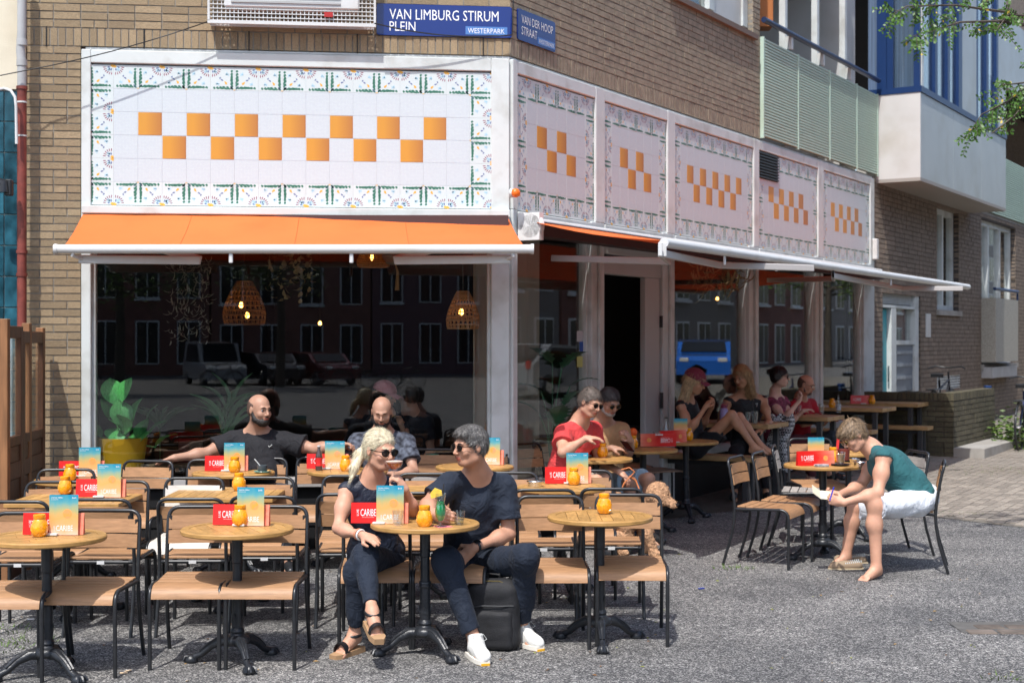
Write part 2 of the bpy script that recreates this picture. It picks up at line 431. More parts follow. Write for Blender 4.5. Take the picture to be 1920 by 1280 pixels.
def hand(s, w, d, n, side, curl=.5, sc=1., spread=.0, thumb=.5, k=.006, index=None):
    w = Vector(w); d = Vector(d).normalized(); n = Vector(n); n = (n-d*n.dot(d)).normalized(); sv = d.cross(n)*side
    L = lambda a, b, c: w+(sv*a+d*b+n*c)*sc
    B = np.array([sv, d, n])
    s.ell(L(0, .045, .002), B, np.array([.038, .05, .017])*sc, .012)
    s.cap(w, L(0, .03, 0), .025*sc, .024*sc, .015)
    for i, ln in enumerate((.072, .080, .074, .058)):
        x = .0285-.019*i; p = L(x, .078-abs(1.2-i)*.004, .002); c = curl if not (index is not None and i == 0) else index
        dirv = (d+sv*(x*spread*8)).normalized(); ang = 0; r = .0092*sc
        for j, fr in enumerate((.45, .32, .23)):
            ang += c*(.55, .95, .6)[j]
            dd = (dirv*math.cos(ang)+n*math.sin(ang)).normalized(); q = p+dd*ln*fr*sc
            s.cap(p, q, r, r*.93, k); p = q; r *= .93
    p = L(.025, .02, .006); q = L(.05+.006*spread, .048, .012+.022*thumb); s.cap(p, q, .0135*sc, .0115*sc, .01)
    r_ = q+(d*.9+n*(.3+thumb)-sv*(.1+.5*thumb)).normalized()*.034*sc; s.cap(q, r_, .0108*sc, .009*sc, k)

def head(s, c, B, sc=1., m=1.):
    c = np.array(c, float)
    L = lambda x, y, z: c+(np.array([x, y, z])*sc)@B
    E = lambda p, r, k=.015: s.ell(L(*p), B, np.array(r)*sc, k)
    E((0, -.014, .032), (.074, .094, .083), .02)
    E((0, .022, -.03), (.060, .068, .082), .03)
    E((0, .048, -.088), (.034*m, .034, .024), .022)
    s.cap(L(-.045*m, .0, -.07), L(-.02, .05, -.09), .018*sc, .018*sc, .02); s.cap(L(.045*m, .0, -.07), L(.02, .05, -.09), .018*sc, .018*sc, .02)
    E((-.037, .062, -.03), (.022, .02, .02), .018); E((.037, .062, -.03), (.022, .02, .02), .018)
    s.cap(L(-.036, .078, .022), L(0, .086, .018), .0085*sc, .0095*sc, .012); s.cap(L(.036, .078, .022), L(0, .086, .018), .0085*sc, .0095*sc, .012)
    for x in (-.031, .031): s.sub_ell(L(x, .094, .002), B, np.array([.017, .014, .011])*sc, .012)
    s.cap(L(0, .086, .008), L(0, .108, -.028), .0085*sc, .0105*sc, .007)
    E((-.011, .098, -.033), (.008, .010, .007), .006); E((.011, .098, -.033), (.008, .010, .007), .006)
    s.cap(L(-.017, .085, -.0575), L(.017, .085, -.0575), .0065*sc, .0065*sc, .008)
    s.cap(L(0, .0875, -.055), L(0, .0885, -.056), .0065*sc, None, .006)
    s.cap(L(-.013, .083, -.069), L(.013, .083, -.069), .0068*sc, .0068*sc, .008)
    for x in (-1, 1):
        s.ell(L(x*.076, -.008, -.004), B, np.array([.009, .018, .030])*sc, .006)
        s.sub_ell(L(x*.085, -.002, -.002), B, np.array([.005, .009, .017])*sc, .004)
    return L

SKIN = {}
def skin_mat(name, c):
    if name in SKIN: return SKIN[name]
    SKIN[name] = mat('skin_'+name, c, .48, var=.13, vscale=11, sss=.12, spec=.4, bump=.18, bscale=180)
    return SKIN[name]
M_lens = mat('dark_lens', (.006, .006, .007), .12, spec=.4)
M_sclera = mat('eye_white', (.34, .30, .28), .35)
M_iris = mat('iris', (.025, .015, .01), .15)

def person(label, at, J, skin, hairmat, h=.006, male=True, headsc=1., build=1.0, face=(0, -1, 0), up=(0, 0, 1),
           shirt=None, pants=None, hair='short', glasses=None, beard=None, eyes=True, hands=(dict(), dict()), feet=('shoe', 'shoe'),
           waist=0., seed=1, group=None, extra=None, fold=.0045, brows=None):
    root = empty('person', at, 0, label, 'person', group)
    o = Vector(at); J = {k: Vector(v)-o for k, v in J.items()}; rs = np.random.RandomState(seed)
    a = build*(1.0 if male else .86)
    pel, neck = J['pelvis'], J['neck']; sl, sr = J['shoL'], J['shoR']   # L = image left, R = image right
    spine = (neck-pel).normalized(); sx = (sr-sl).normalized(); fw = spine.cross(sx)*-1
    if 'front' in J: pass
    Bt = np.array([(sx-spine*sx.dot(spine)).normalized(), fw.normalized(), spine])
    hipx = (J['hipR']-J['hipL']).normalized(); Bp = np.array([hipx, Vector((0, 0, 1)).cross(hipx), (0, 0, 1)])
    sw = (sr-sl).length
    hc = J['head']; Bh = basis(face, up)
    body = SDF(); chest = pel.lerp(neck, .68); belly = pel.lerp(neck, .33)
    chestr = np.array([sw*.5-.015*a, .112*a, .17]); bellyr = np.array([(.142 if male else .125)*build+waist, (.108 if male else .095)*build+waist, .16])
    pelr = np.array([.160*(.97 if male else 1.05), .115, .11])
    body.ell(chest, Bt, chestr, .05).ell(belly, Bt, bellyr, .06).ell(pel, Bp, pelr, .06)
    for sh in (sl, sr): body.cap(neck-spine*.03, sh, .05*a, .052*a, .05)
    Lh = head(body, hc, Bh, headsc, 1.0 if male else .86)
    body.cap(Lh(0, -.022, -.05), neck-spine*.02, (.059 if male else .046), (.066 if male else .052), .03)
    for sh in (sl, sr): body.cap(neck.lerp(Vector(Lh(0, -.03, -.08)), .35)-Vector(Bt[1])*.01, neck.lerp(sh, .62)+spine*.004, .042*a, .035*a, .06)
    arms = {}
    for sd_, sh, i in (('L', sl, 0), ('R', sr, 1)):
        el, wr = J['elb'+sd_], J['wri'+sd_]
        body.cap(sh, el, .050*a, .037*a, .03); m1 = sh.lerp(el, .45); body.cap(m1, m1, .048*a, None, .05)
        body.cap(el, wr, .037*a, .0245*a, .02); q = el.lerp(wr, .28); body.ell(q, np.eye(3), (.040*a,)*3, .05)
        hd = dict(hands[i]); d = hd.pop('d', wr-el); n = hd.pop('n', (0, 0, -1)); side = hd.pop('side', 1)
        hand(body, wr, d, n, side, sc=(1.02 if male else .9), **hd)
    for sd_ in 'LR':
        hp, kn, an, toe = J['hip'+sd_], J['kne'+sd_], J['ank'+sd_], J['toe'+sd_]
        body.cap(hp, kn, .074*a, .053*a, .05); body.cap(kn, an, .052*a, .034*a, .03)
        q = kn.lerp(an, .3); bk = (an-kn).cross(hipx); bk = bk if bk.y > 0 else -bk; bk.normalize()
        body.ell(q+bk*.012, np.eye(3), (.047*a,)*3, .05)
        ft = (toe-an); 
        heel = an-ft.normalized()*.03+Vector((0, 0, -.045)); ball = an+ft*.72
        ball.z = toe.z+.012; body.cap(heel, ball, .028, .026, .03); body.cap(an, an.lerp(ball, .6), .034, .028, .03)
        fx = ft.cross(Vector((0, 0, 1))).normalized()
        sg = 1 if sd_ == 'L' else -1
        for t in range(5):
            b0 = ball+fx*(t-2)*.0155*sg*1.0; ln = (.052, .050, .045, .038, .03)[t]; rr = (.0125, .009, .0085, .008, .008)[t]
            body.cap(b0, b0+ft.normalized()*ln+Vector((0, 0, -.008)), rr*1.15, rr, .006)
    SK = skin_mat(*skin); lipc = tuple(x*y for x, y in zip(skin[1], (.78, .45, .45))); LIP = mat('lips_'+skin[0], lipc, .4)
    def fm(C):
        q = ((C-np.array(hc))@Bh.T)/headsc
        return ((np.abs(q[:, 0]) < .021) & (q[:, 2] < -.0525) & (q[:, 2] > -.0735) & (q[:, 1] > .077)).astype(int)
    bo = link('body', sdf_mesh('body', body, h, [SK, LIP], fm), root)
    # eyes
    if eyes and glasses not in ('dark', 'metal', 'gold'):
        for x in (-.031, .031):
            e = MB(); e.lathe([(.0001, -.0115), (.008, -.008), (.0113, 0), (.008, .008), (.0001, .0105)], 10); e.c = 1
            e.lathe([(.0085, .0072), (.006, .0098), (.0001, .0122)], 10)
            Mx = Matrix([[*(-Bh[0]), 0], [*Bh[2], 0], [*Bh[1], 0], [0, 0, 0, 1]]).transposed(); 
            Mx.translation = Lh(x, .0745, .001); Mx = Mx@Matrix.Scale(headsc*.92, 4); e.obj('eye', [M_sclera, M_iris], root, 60, M=Mx)
    bm = brows or hairmat
    if bm:
        for x in (-1, 1):
            e = MB(); e.tube([Lh(x*.014, .0935, .021), Lh(x*.028, .092, .0265), Lh(x*.043, .080, .0235)], [.0032*headsc, .0036*headsc, .0015], 6); e.obj('eyebrow', bm, root, 60)
    if glasses:
        g = MB()
        for x in (-1, 1):
            pts = []
            for i in range(12):
                t = 2*PI*i/12; pts.append(Lh(x*.033+.025*math.cos(t)*(1+.1*math.sin(t)), .102-.25*abs(.033+x*0+.025*math.cos(t)*x-.03), .0+.019*math.sin(t)))
            cpt = Lh(x*.033, .1035, 0)
            b = len(g.v); g.c = 0; g.add([cpt]+pts, [(0, i+1, (i+1) % 12+1) for i in range(12)])
            back = Vector(Bh[1])*-.003; g.add([Vector(cpt)+back]+[Vector(p)+back for p in pts], [(0, (i+1) % 12+1, i+1) for i in range(12)])
            g.c = 1; g.tube(pts, .0032 if glasses == 'dark' else .0014, 5, closed=True)
            g.tube([Lh(x*.058, .095, .008), Lh(x*.074, .05, .006), Lh(x*.079, -.01, .008), Lh(x*.076, -.03, -.01)], .0028 if glasses == 'dark' else .0018, 5)
        g.tube([Lh(-.01, .104, .006), Lh(0, .107, .008), Lh(.01, .104, .006)], .002, 5)
        go = g.obj('sunglasses' if glasses != 'clear' else 'glasses', [M_lens if glasses != 'clear' else M_drink, M_gold if glasses == 'gold' else M_lens], root, 50)
    # hair
    def shell(r, cz=.034, cy=-.016, cutn=(0, .75, -.66), off=.022, nape=-.075, amp=.0018, lumps=.0025, fr=260, ks=None, post=None):
        s = SDF(); s.ell(Lh(0, cy, cz), Bh, np.array(r)*headsc, .01)
        s.ell(Lh(0, -.045, -.012), Bh, np.array([r[0]*.9, r[1]*.62, r[2]*.75])*headsc, .03)
        if ks: ks(s)
        n = np.array(cutn)@Bh; n = n/np.linalg.norm(n); s.cut(np.array(Lh(0, 0, 0))+n*(off+.003)*headsc, n, .014, .0022); s.cut(Lh(0, 0, nape), -Bh[2], .014, .002)
        if post: post(s)
        s.disp = strands(Bh, np.array(hc), amp, fr, seed, lumps); return s
    if hair == 'short': hs_ = shell((.0805, .103, .0915), off=.016)
    elif hair == 'thick':
        def ks(s): s.ell(Lh(-.01, .045, .083), Bh, np.array([.056, .048, .024])*headsc, .03)
        hs_ = shell((.0815, .105, .0925), off=.020, amp=.002, lumps=.002, ks=ks)
    elif hair == 'buzz': hs_ = shell((.0775, .0975, .0865), off=.012, amp=.0008, lumps=.001)
    elif hair == 'fringe': 
        def ks(s): s.ell(Lh(0, .052, .064), Bh, np.array([.060, .044, .030])*headsc, .03)
        hs_ = shell((.083, .105, .094), off=.034, amp=.003, lumps=.003, ks=ks, fr=320)
    elif hair == 'bald_sides': hs_ = shell((.0765, .096, .0845), cutn=(0, .3, 1.0), off=.045, amp=.0005, lumps=.0008, nape=-.06); hs_.cut(Lh(0, .015, 0), Bh[1])
    elif hair == 'pony':
        def ks(s):
            s.cap(Lh(.01, -.095, .005), Lh(.05, -.12, -.05), .026, .034, .02); s.cap(Lh(.05, -.12, -.05), Lh(.10, -.10, -.12), .034, .026, .02); s.cap(Lh(.10, -.10, -.12), Lh(.125, -.08, -.175), .026, .010, .02)
        hs_ = shell((.080, .103, .091), off=.019, amp=.0009, lumps=.0006, fr=300, nape=-.06, post=ks)
    elif hair == 'long':
        def ks(s):
            for x in (-.062, -.03, 0, .03, .062):
                for yy in (-.06, -.02):
                    s.cap(Lh(x, yy-.005, .0), Lh(x*1.25, yy+.0, -.23-.03*math.cos(x*30)), .032, .020, .03)
        hs_ = shell((.083, .105, .093), off=.018, amp=.003, lumps=.003, nape=-.06, post=ks, fr=320)
    elif hair == 'bun':
        def ks(s): s.ell(Lh(0, -.115, .055), Bh, np.array([.03, .034, .03]), .01)
        hs_ = shell((.081, .104, .091), off=.028, ks=ks)
    else: hs_ = None
    if hs_:
        crown = np.array(Lh(0, -.05, .12)); pb = np.array(Lh(.02, -.115, -.01)); dn = -Bh[2]
        if hair == 'pony': fl = lambda c: (pb-c)/np.linalg.norm(pb-c, axis=1)[:, None]*np.where(((c-pb)@Bh[0] > .015) & ((c-pb)@Bh[2] < 0), 0, 1)[:, None]+np.where(((c-pb)@Bh[0] > .015) & ((c-pb)@Bh[2] < 0), 1, 0)[:, None]*(Bh[0]*.45+dn)
        elif hair in ('long',): fl = lambda c: np.where(((c-crown)@dn > .04)[:, None], dn*1., (c-crown)*8+dn*.3)
        else: fl = lambda c: (c-crown)/np.linalg.norm(c-crown, axis=1)[:, None]+Bh[1]*.35
        cfg = {'buzz': (2600, .008, .0008, .5), 'bald_sides': (1500, .005, .0007, .4), 'short': (3000, .026, .0013, .7), 'thick': (4200, .032, .0012, .2), 'fringe': (4200, .038, .0012, .15), 'pony': (3600, .05, .0010, .08), 'long': (4200, .07, .0012, .15), 'bun': (2400, .04, .0010, .1)}[hair]
        link('hair', hair_mesh('hair', hs_, h*.85, hair_vars(hairmat), cfg[0], fl, cfg[1], cfg[2], seed, cfg[3]), root)
    if beard:
        s = SDF(); e = beard[1]
        s.ell(Lh(0, .045, -.085), Bh, np.array([.042, .044, .034])+e, .02)
        for x in (-1, 1): s.cap(Lh(x*.066, -.002, -.02), Lh(x*.050, .015, -.07), .006+e, .014+e, .015).cap(Lh(x*.050, .015, -.07), Lh(x*.018, .05, -.088), .014+e, .016+e, .02)
        for x in (-1, 1): s.cap(Lh(x*.003, .093, -.046), Lh(x*.027, .078, -.058), .0045, .006, .006)
        s.sub_ell(Lh(0, .10, -.062), Bh, np.array([.019, .025, .008]), .004)
        s.disp = strands(Bh, np.array(hc), .0015, 300, seed, .0015)
        link('beard', hair_mesh('beard', s, h*.8, hair_vars(beard[0]), 900, lambda c: np.tile(-Bh[2]+Bh[1]*.3, (len(c), 1)), .010, .0008, seed, .5), root)
    # clothes
    if shirt:
        s = SDF(); t = shirt.get('sleeve', .6); inf = shirt.get('inf', .014)
        s.ell(chest, Bt, chestr+np.array([.006, inf, .005]), .05).ell(belly, Bt, bellyr+inf+.004, .06).ell(pel.lerp(neck, .1), Bp if shirt.get('hip', 1) else Bt, pelr*np.array([.98, 1, .8])+inf, .06)
        for sh, sd_ in ((sl, 'L'), (sr, 'R')):
            s.cap(neck-spine*.045, sh, .052*a, .056*a+inf*.5, .045)
            if shirt.get('collar') != 'none': s.cap(neck.lerp(Vector(Lh(0, -.03, -.08)), .22)-Vector(Bt[1])*.006, neck.lerp(sh, .66)+spine*.006, .043*a+.006, .037*a+.008, .05)
            el = J['elb'+sd_]
            if t > 0:
                e = sh.lerp(el, t); s.cap(sh, e, .055*a+inf*.5, .050*a+.010+.011*shirt.get('flare', 1.3), .04, cut=True)
            else:
                s.sub_cap(sh.lerp(el, .14)+(sh-(sl+sr)/2).normalized()*.012, el, .062*a, .075*a, .01)
        if t > .98:
            pass
        if shirt.get('scoop'):
            s.sub_cap(neck-spine*.0+Vector(Bt[1])*.03, neck+spine*.2+Vector(Bt[1])*.03, shirt['scoop'], None, .01)
        s.sub_cap(neck-spine*.012, Lh(0, .0, -.05), .060 if male else .048, .075, .006)
        if 'hem' in shirt: s.cut(pel+spine*shirt['hem'], -np.array(spine))
        s.disp = folds(seed+5, fold, shirt.get('freq', 26), (1, 1, .6))
        link(shirt.get('name', 'shirt'), sdf_mesh('shirt', s, h, shirt['mat']), root)
        if shirt.get('collar', 1) and shirt.get('collar') != 'none':
            cpts = []; rr = .060 if male else .052
            for i in range(16):
                an_ = 2*PI*i/16; cpts.append(neck-spine*.016+Vector(Bt[0])*rr*math.cos(an_)+Vector(Bt[1])*rr*1.05*math.sin(an_)+spine*(-.012*math.sin(an_)))
            e = MB(); e.tube(cpts, .008, 6, closed=True); e.obj('collar', shirt['mat'], root, 60)
    if pants:
        s = SDF(); inf = pants.get('inf', .014); t = pants.get('len', .95)
        s.ell(pel, Bp, pelr+inf, .06)
        for sd_ in 'LR':
            hp, kn, an = J['hip'+sd_], J['kne'+sd_], J['ank'+sd_]
            if t <= .5:
                s.cap(hp, hp.lerp(kn, t*2), .080*a+inf, .068*a+inf*pants.get('flare', 1.4), .04, cut=True)
            else:
                s.cap(hp, kn, .080*a+inf, .061*a+inf, .04); s.cap(kn, kn.lerp(an, .06), .066*a+inf, None, .03); s.cap(kn, kn.lerp(an, (t-.5)*2), .060*a+inf, pants.get('ankle', .046)*a+inf*.6, .03, cut=True)
        s.cut(pel+Vector((0, 0, .16)), (0, 0, 1)); s.disp = folds(seed+9, fold*1.6, pants.get('freq', 19), (1, 1, .8))
        link(pants.get('name', 'trousers'), sdf_mesh('trousers', s, h, pants['mat']), root)
    for sd_, ft in zip('LR', feet):
        if not ft or ft == 'bare': continue
        an, toe = J['ank'+sd_], J['toe'+sd_]; f = (toe-an); f.z = 0; L_ = f.length; f.normalize(); fx = f.cross(Vector((0, 0, 1)))
        dz = (toe.z-an.z+.07)
        tilt = Vector((0, 0, toe.z+.07-an.z)); fl = (toe-an+Vector((0, 0, .07))).normalized(); upv = fx.cross(fl); upv = upv if upv.z > 0 else -upv
        W = lambda x, y, z: an+fx*x+fl*y+upv*z
        if ft[0] == 'sneaker':
            s = SDF(); s.cap(W(0, -.02, -.035), W(0, .155, -.05), .040, .036, .03).cap(W(0, .0, .045), W(0, .02, -.02), .044, .042, .03, cuta=True).cap(W(0, .04, -.01), W(0, .13, -.04), .036, .03, .03)
            s.cut(W(0, 0, -.068), -np.array(upv)); s.disp = folds(seed+3, .002, 60)
            so_ = link('shoe', sdf_mesh('shoe', s, h*.8, ft[1]), root)
            e = MB(); pr = [(-.040, -.065), (.040, -.065), (.050, .05), (.047, .14), (.030, .185), (-.022, .188), (-.042, .15), (-.044, .05)]
            Mx = Matrix([[*fx, 0], [*fl, 0], [*upv, 0], [0, 0, 0, 1]]).transposed(); Mx.translation = W(0, 0, -.086)
            e.prism(pr, 0, .024, Mx); e.c = 1; e.prism([(x*.9, y if y < .1 else y+.004) for x, y in pr if y > .1]+[(-.03, .1), (.03, .1)], -.006, .010, Mx)
            e.obj('sole', [ft[2], ft[3]], so_, 40)
            e = MB()
            for q in range(5):
                yy = .035+.02*q; zz = .03-.013*q; e.tube([W(-.028, yy, zz-.012), W(0, yy+.004, zz+.004), W(.028, yy, zz-.012)], .0026, 5)
            for x in (-1, 1): e.tube([W(0, .035, .035), W(x*.03, .05, .055), W(x*.045, .07, .03), W(x*.02, .06, .015), W(0, .04, .03)], .002, 5)
            e.obj('lace', M_white, so_, 60)
        elif ft[0] == 'sandal':
            e = MB(); pr = [(-.033, -.055), (.033, -.055), (.040, .05), (.046, .13), (.032, .185), (-.02, .190), (-.040, .15), (-.036, .05)]
            Mx = Matrix([[*fx, 0], [*fl, 0], [*upv, 0], [0, 0, 0, 1]]).transposed(); Mx.translation = W(0, 0, -.108); e.prism(pr, 0, .032, Mx); so_ = e.obj('sandal', ft[2], root, 40)
            for yy, r_, zz in ((.115, .044, -.055), ):
                e = MB(); pts = [W(r_*math.cos(t_), yy, -.075+.055*math.sin(t_)) for t_ in [PI*i/8 for i in range(9)]]
                e.slab(lambda u, v, pts=pts: Vector(pts[round(u*8)])+fl*(v-.5)*.036, 8, 2, .004); e.obj('strap', ft[1], so_, 60)
            e = MB(); pts = [W(.040*math.cos(t_), .006+.045*math.sin(t_)*1.0, -.004) for t_ in [2*PI*i/12 for i in range(12)]]; e.tube(pts, .009, 6, closed=True); e.obj('strap', ft[1], so_, 60)
        elif ft[0] == 'plain':
            s = SDF(); s.cap(W(0, -.02, -.045), W(0, .165, -.055), .036, .033, .03).cap(W(0, .03, -.02), W(0, .1, -.04), .034, .03, .03); s.cut(W(0, 0, -.075), -np.array(upv)); s.cut(W(0, 0, .02), upv)
            so_ = link('shoe', sdf_mesh('shoe', s, h, ft[1]), root)
    if extra: extra(root, J, Lh, Bh, Bt, o)
    return root
# ------------------------------------------------------------------ wall frames (x along the wall to the right, y into the building, z up)
C0 = Vector((-.013, 11.95, 0))
def frameM(o, u):
    u = Vector(u).normalized(); inw = Vector((0, 0, 1)).cross(u)
    return Matrix(((u.x, inw.x, 0, o.x), (u.y, inw.y, 0, o.y), (0, 0, 1, o.z), (0, 0, 0, 1)))
ML = frameM(C0, (.9936, .1132, 0)); MR = frameM(C0, (.5154, .857, 0))
def wx(M, px, y=0.):           # local x where the pixel column meets the line at local depth y
    k = (px-CX)/F; A = M@Vector((0, y, 0)); u = (M.to_3x3()@Vector((1, 0, 0)))
    return (k*A.y-A.x)/(u.x-k*u.y)
def wz(M, px, py, y=0.):
    p = M@Vector((wx(M, px, y), y, 0)); return H+(CY-py)/F*p.y
def pix(p): return (CX+F*p.x/p.y, CY-F*(p.z-H)/p.y) if p.y > .1 else (-9e3, -9e3)

# ------------------------------------------------------------------ materials of the place
M_brick = mat('yellow_brown_brick', (.31, .23, .14), .85, var=.22, vscale=12, rv=.20, bump=.5, bscale=45, detail=5)
M_brickr = mat('grazing_light_toned_brick', (.31, .255, .185), .85, var=.2, vscale=12, rv=.16, bump=.5, bscale=45, detail=5)  # same brick on the street facade, grazing sun put in as a greyer colour
M_brickd = mat('dark_purple_brown_brick', (.235, .18, .135), .85, var=.25, vscale=12, rv=.2, bump=.5, bscale=45, detail=5)
M_brickm = mat('mossy_shade_darkened_brick', (.115, .085, .068), .9, var=.3, vscale=9, rv=.2, bump=.5, bscale=45, c2=(.12, .115, .06))  # mossy brick, base colour lowered to stand in for shade on the wall
M_mortar = mat('mortar', (.24, .22, .19), .95, var=.15, vscale=20, bump=.3, bscale=80)
M_mortard = mat('dark_mortar', (.07, .06, .055), .95, var=.2, vscale=20)
M_tile = mat('white_tile_print', (.585, .64, .635), .28, var=.02, vscale=2, spec=.5)
M_cream = mat('cream_render', (.66, .60, .47), .85, var=.05, vscale=4, bump=.15, bscale=80, dirt=.2)
M_bluet = mat('petrol_blue_glazed_tile', (.012, .06, .085), .16, var=.5, vscale=6, c2=(.03, .13, .18), spec=.6, rv=.3, bump=.1, bscale=14)
M_red = mat('flaking_red_pipe_paint', (.20, .045, .032), .5, var=.25, vscale=12, dirt=.5, dscale=7)
M_greyp = mat('grey_pvc', (.40, .40, .40), .45, var=.06, dirt=.2)
M_blue = mat('enamel_blue', (.004, .022, .17), .22, coat=.5)
M_bluef = mat('blue_window_frame_paint', (.006, .030, .11), .4, var=.05)
M_wtxt = mat('white_lettering', (.82, .82, .82), .5)
M_panel = mat('pale_cladding_panel', (.55, .54, .52), .42, var=.05, vscale=2, dirt=.16, dscale=1.8)
M_panelg = mat('grazing_shade_cladding', (.40, .425, .42), .38, var=.05, vscale=2, dirt=.12, dscale=2)  # white cladding on street-parallel faces, greyed in colour to imitate grazing light
M_mint = mat('mint_painted_slat', (.45, .59, .49), .5, var=.04, dirt=.1)
M_conc = mat('concrete', (.33, .31, .28), .9, var=.12, vscale=5, bump=.3, bscale=60, dirt=.25)
M_teal = mat('teal_door_paint', (.02, .33, .38), .4)
M_mail = mat('grey_blue_metal', (.16, .19, .225), .4, var=.06)
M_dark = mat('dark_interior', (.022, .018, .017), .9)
M_orange = mat('orange_awning_cloth', (.80, .180, .042), .85, var=.05, vscale=2, bump=.1, bscale=300, dirt=.12, dscale=2)
_nt = M_orange.node_tree; _o = [n for n in _nt.nodes if n.type == 'OUTPUT_MATERIAL'][0]; _p = [n for n in _nt.nodes if n.type == 'BSDF_PRINCIPLED'][0]
_t = _nt.nodes.new('ShaderNodeBsdfTranslucent'); _t.inputs[0].default_value = (.85, .22, .05, 1); _m = _nt.nodes.new('ShaderNodeMixShader'); _m.inputs[0].default_value = .22
_nt.links.new(_p.outputs[0], _m.inputs[1]); _nt.links.new(_t.outputs[0], _m.inputs[2]); _nt.links.new(_m.outputs[0], _o.inputs[0])
M_plinth = mat('black_plinth', (.012, .012, .013), .5, var=.2)
M_curtain = mat('beige_curtain', (.36, .33, .26), .9)
M_rattan = mat('rattan', (.42, .24, .10), .6)
M_bulb = mat('glowing_bulb', (1, .5, .1), .4, emit=(1., .42, .08), estr=9)

# orange tile: printed metallic gradient
def orange_tile():
    m = bpy.data.materials.new('orange_tile_print'); m.use_nodes = True; nt = m.node_tree; b = nt.nodes['Principled BSDF']; b.inputs['Roughness'].default_value = .3
    tc = nt.nodes.new('ShaderNodeTexCoord'); sp = nt.nodes.new('ShaderNodeSeparateXYZ'); rp = nt.nodes.new('ShaderNodeValToRGB')
    nt.links.new(tc.outputs['Generated'], sp.inputs[0]); nt.links.new(sp.outputs[0], rp.inputs[0]); nt.links.new(rp.outputs[0], b.inputs['Base Color'])
    rp.color_ramp.elements[0].color = (.60, .275, .040, 1); rp.color_ramp.elements[1].color = (.43, .17, .045, 1); rp.color_ramp.elements[0].position = .3; return m
M_otile = orange_tile()
def plain_tile():
    m = bpy.data.materials.new('embossed_white_tile'); m.use_nodes = True; nt = m.node_tree; b = nt.nodes['Principled BSDF']; b.inputs['Roughness'].default_value = .3
    b.inputs['Base Color'].default_value = (.70, .715, .76, 1)
    tc = nt.nodes.new('ShaderNodeTexCoord'); br = nt.nodes.new('ShaderNodeTexBrick'); br.offset = 0; br.squash = 1
    mp = nt.nodes.new('ShaderNodeMapping'); mp.inputs['Rotation'].default_value = (math.radians(90), 0, 0)
    br.inputs['Scale'].default_value = 1; br.inputs['Brick Width'].default_value = .0115; br.inputs['Row Height'].default_value = .0115; br.inputs['Mortar Size'].default_value = .0012
    br.inputs['Color1'].default_value = (.585, .64, .635, 1); br.inputs['Color2'].default_value = (.55, .60, .60, 1); br.inputs['Mortar'].default_value = (.50, .53, .60, 1)
    nt.links.new(tc.outputs['Object'], mp.inputs[0]); nt.links.new(mp.outputs[0], br.inputs[0]); nt.links.new(br.outputs[0], b.inputs['Base Color']); return m
M_ptile = plain_tile()
TC = [mat('print_green', (.045, .165, .11), .35), mat('print_burgundy', (.30, .10, .14), .35), mat('print_yellow', (.75, .40, .07), .35),
      mat('print_light_blue', (.42, .62, .72), .35), mat('print_navy', (.16, .19, .34), .35), M_tile]

# ------------------------------------------------------------------ bricks
def brick_rects(x0, x1, z0, z1, course=.0625, L=.205, j=.010, holes=(), seed=0, soldier=False, x0f=None):
    r = random.Random(seed); out = []
    if soldier:
        x = x0
        while x < x1-.02:
            out.append((x, z0, min(.052, x1-x), z1-z0)); x += .0625
        return out
    n = max(1, round((z1-z0)/course)); c = (z1-z0)/n
    for i in range(n):
        z = z0+i*c; x = x0; k = i % 2; half = (L-j)/2
        seq = [half if k else L]; x = x0
        first = True
        while x < x1-.015:
            w = (half if (first and k) else L) if r.random() > .12 else half; first = False
            w = min(w, x1-x)
            if x1-(x+w+j) < .05: w = x1-x
            a, b = x, x+w
            segs = [(a, b)]
            for (hx0, hx1, hz0, hz1) in holes:
                if z+c*.5 > hz0 and z+c*.5 < hz1:
                    ns = []
                    for (p, q) in segs:
                        if q <= hx0 or p >= hx1: ns.append((p, q)); continue
                        if p < hx0-.02: ns.append((p, hx0))
                        if q > hx1+.02: ns.append((hx1, q))
                    segs = ns
            for (p, q) in segs: out.append((p, z, q-p, c-j))
            x += w+j
    return out
_ub = MB(); _ub.cbox((0, 0, 0), (1, 1, 1), .03)
UNIT = {}
def unit_brick(m):
    if m.name not in UNIT:
        b = MB(); b.box((0, 0, 0), (1, 1, 1)); UNIT[m.name] = b.mesh('brick', m)
    return UNIT[m.name]
def lay(items, parent, limit=300, name='brick'):
    """items: (M, rect, depth, mat). The ones that show largest become bricks of their own, the rest one mesh."""
    sc = []
    for it in items:
        M, (x, z, w, h), dep, m = it
        a = pix(M@Vector((x, 0, z))); b = pix(M@Vector((x+w, 0, z+h)))
        area = abs(a[0]-b[0])*abs(a[1]-b[1])
        if not (-40 < a[0] < 1960 and -60 < a[1] < 1340): area *= 1e-4
        sc.append(area)
    order = sorted(range(len(items)), key=lambda i: -sc[i]); rest = {}
    rr = random.Random(3)
    for n, i in enumerate(order):
        M, (x, z, w, h), dep, m = items[i]; pr = rr.uniform(-.0025, .003)
        c = Vector((x+w/2, dep/2-pr, z+h/2)); T = M@Matrix.Translation(c)@Matrix.Rotation(rr.uniform(-.004, .004), 4, 'Y')@Matrix.Diagonal((w, dep, h, 1))
        if n < limit: link(name, unit_brick(m), parent, M=T)
        else: rest.setdefault(m.name, (MB(), m))[0].box((0, 0, 0), (1, 1, 1), T)
    for b, m in rest.values(): tag(b.obj('brickwork', m, parent), kind='stuff')

# ------------------------------------------------------------------ heights on the two facades
ZPB, ZPT = 3.01, 4.15           # tiled fascia
ZSB, ZST = 4.30, 4.45           # soldier course
ZTOP = 7.6
gl = lambda M, x, y=0: gz((M@Vector((x, y, 0))).y)

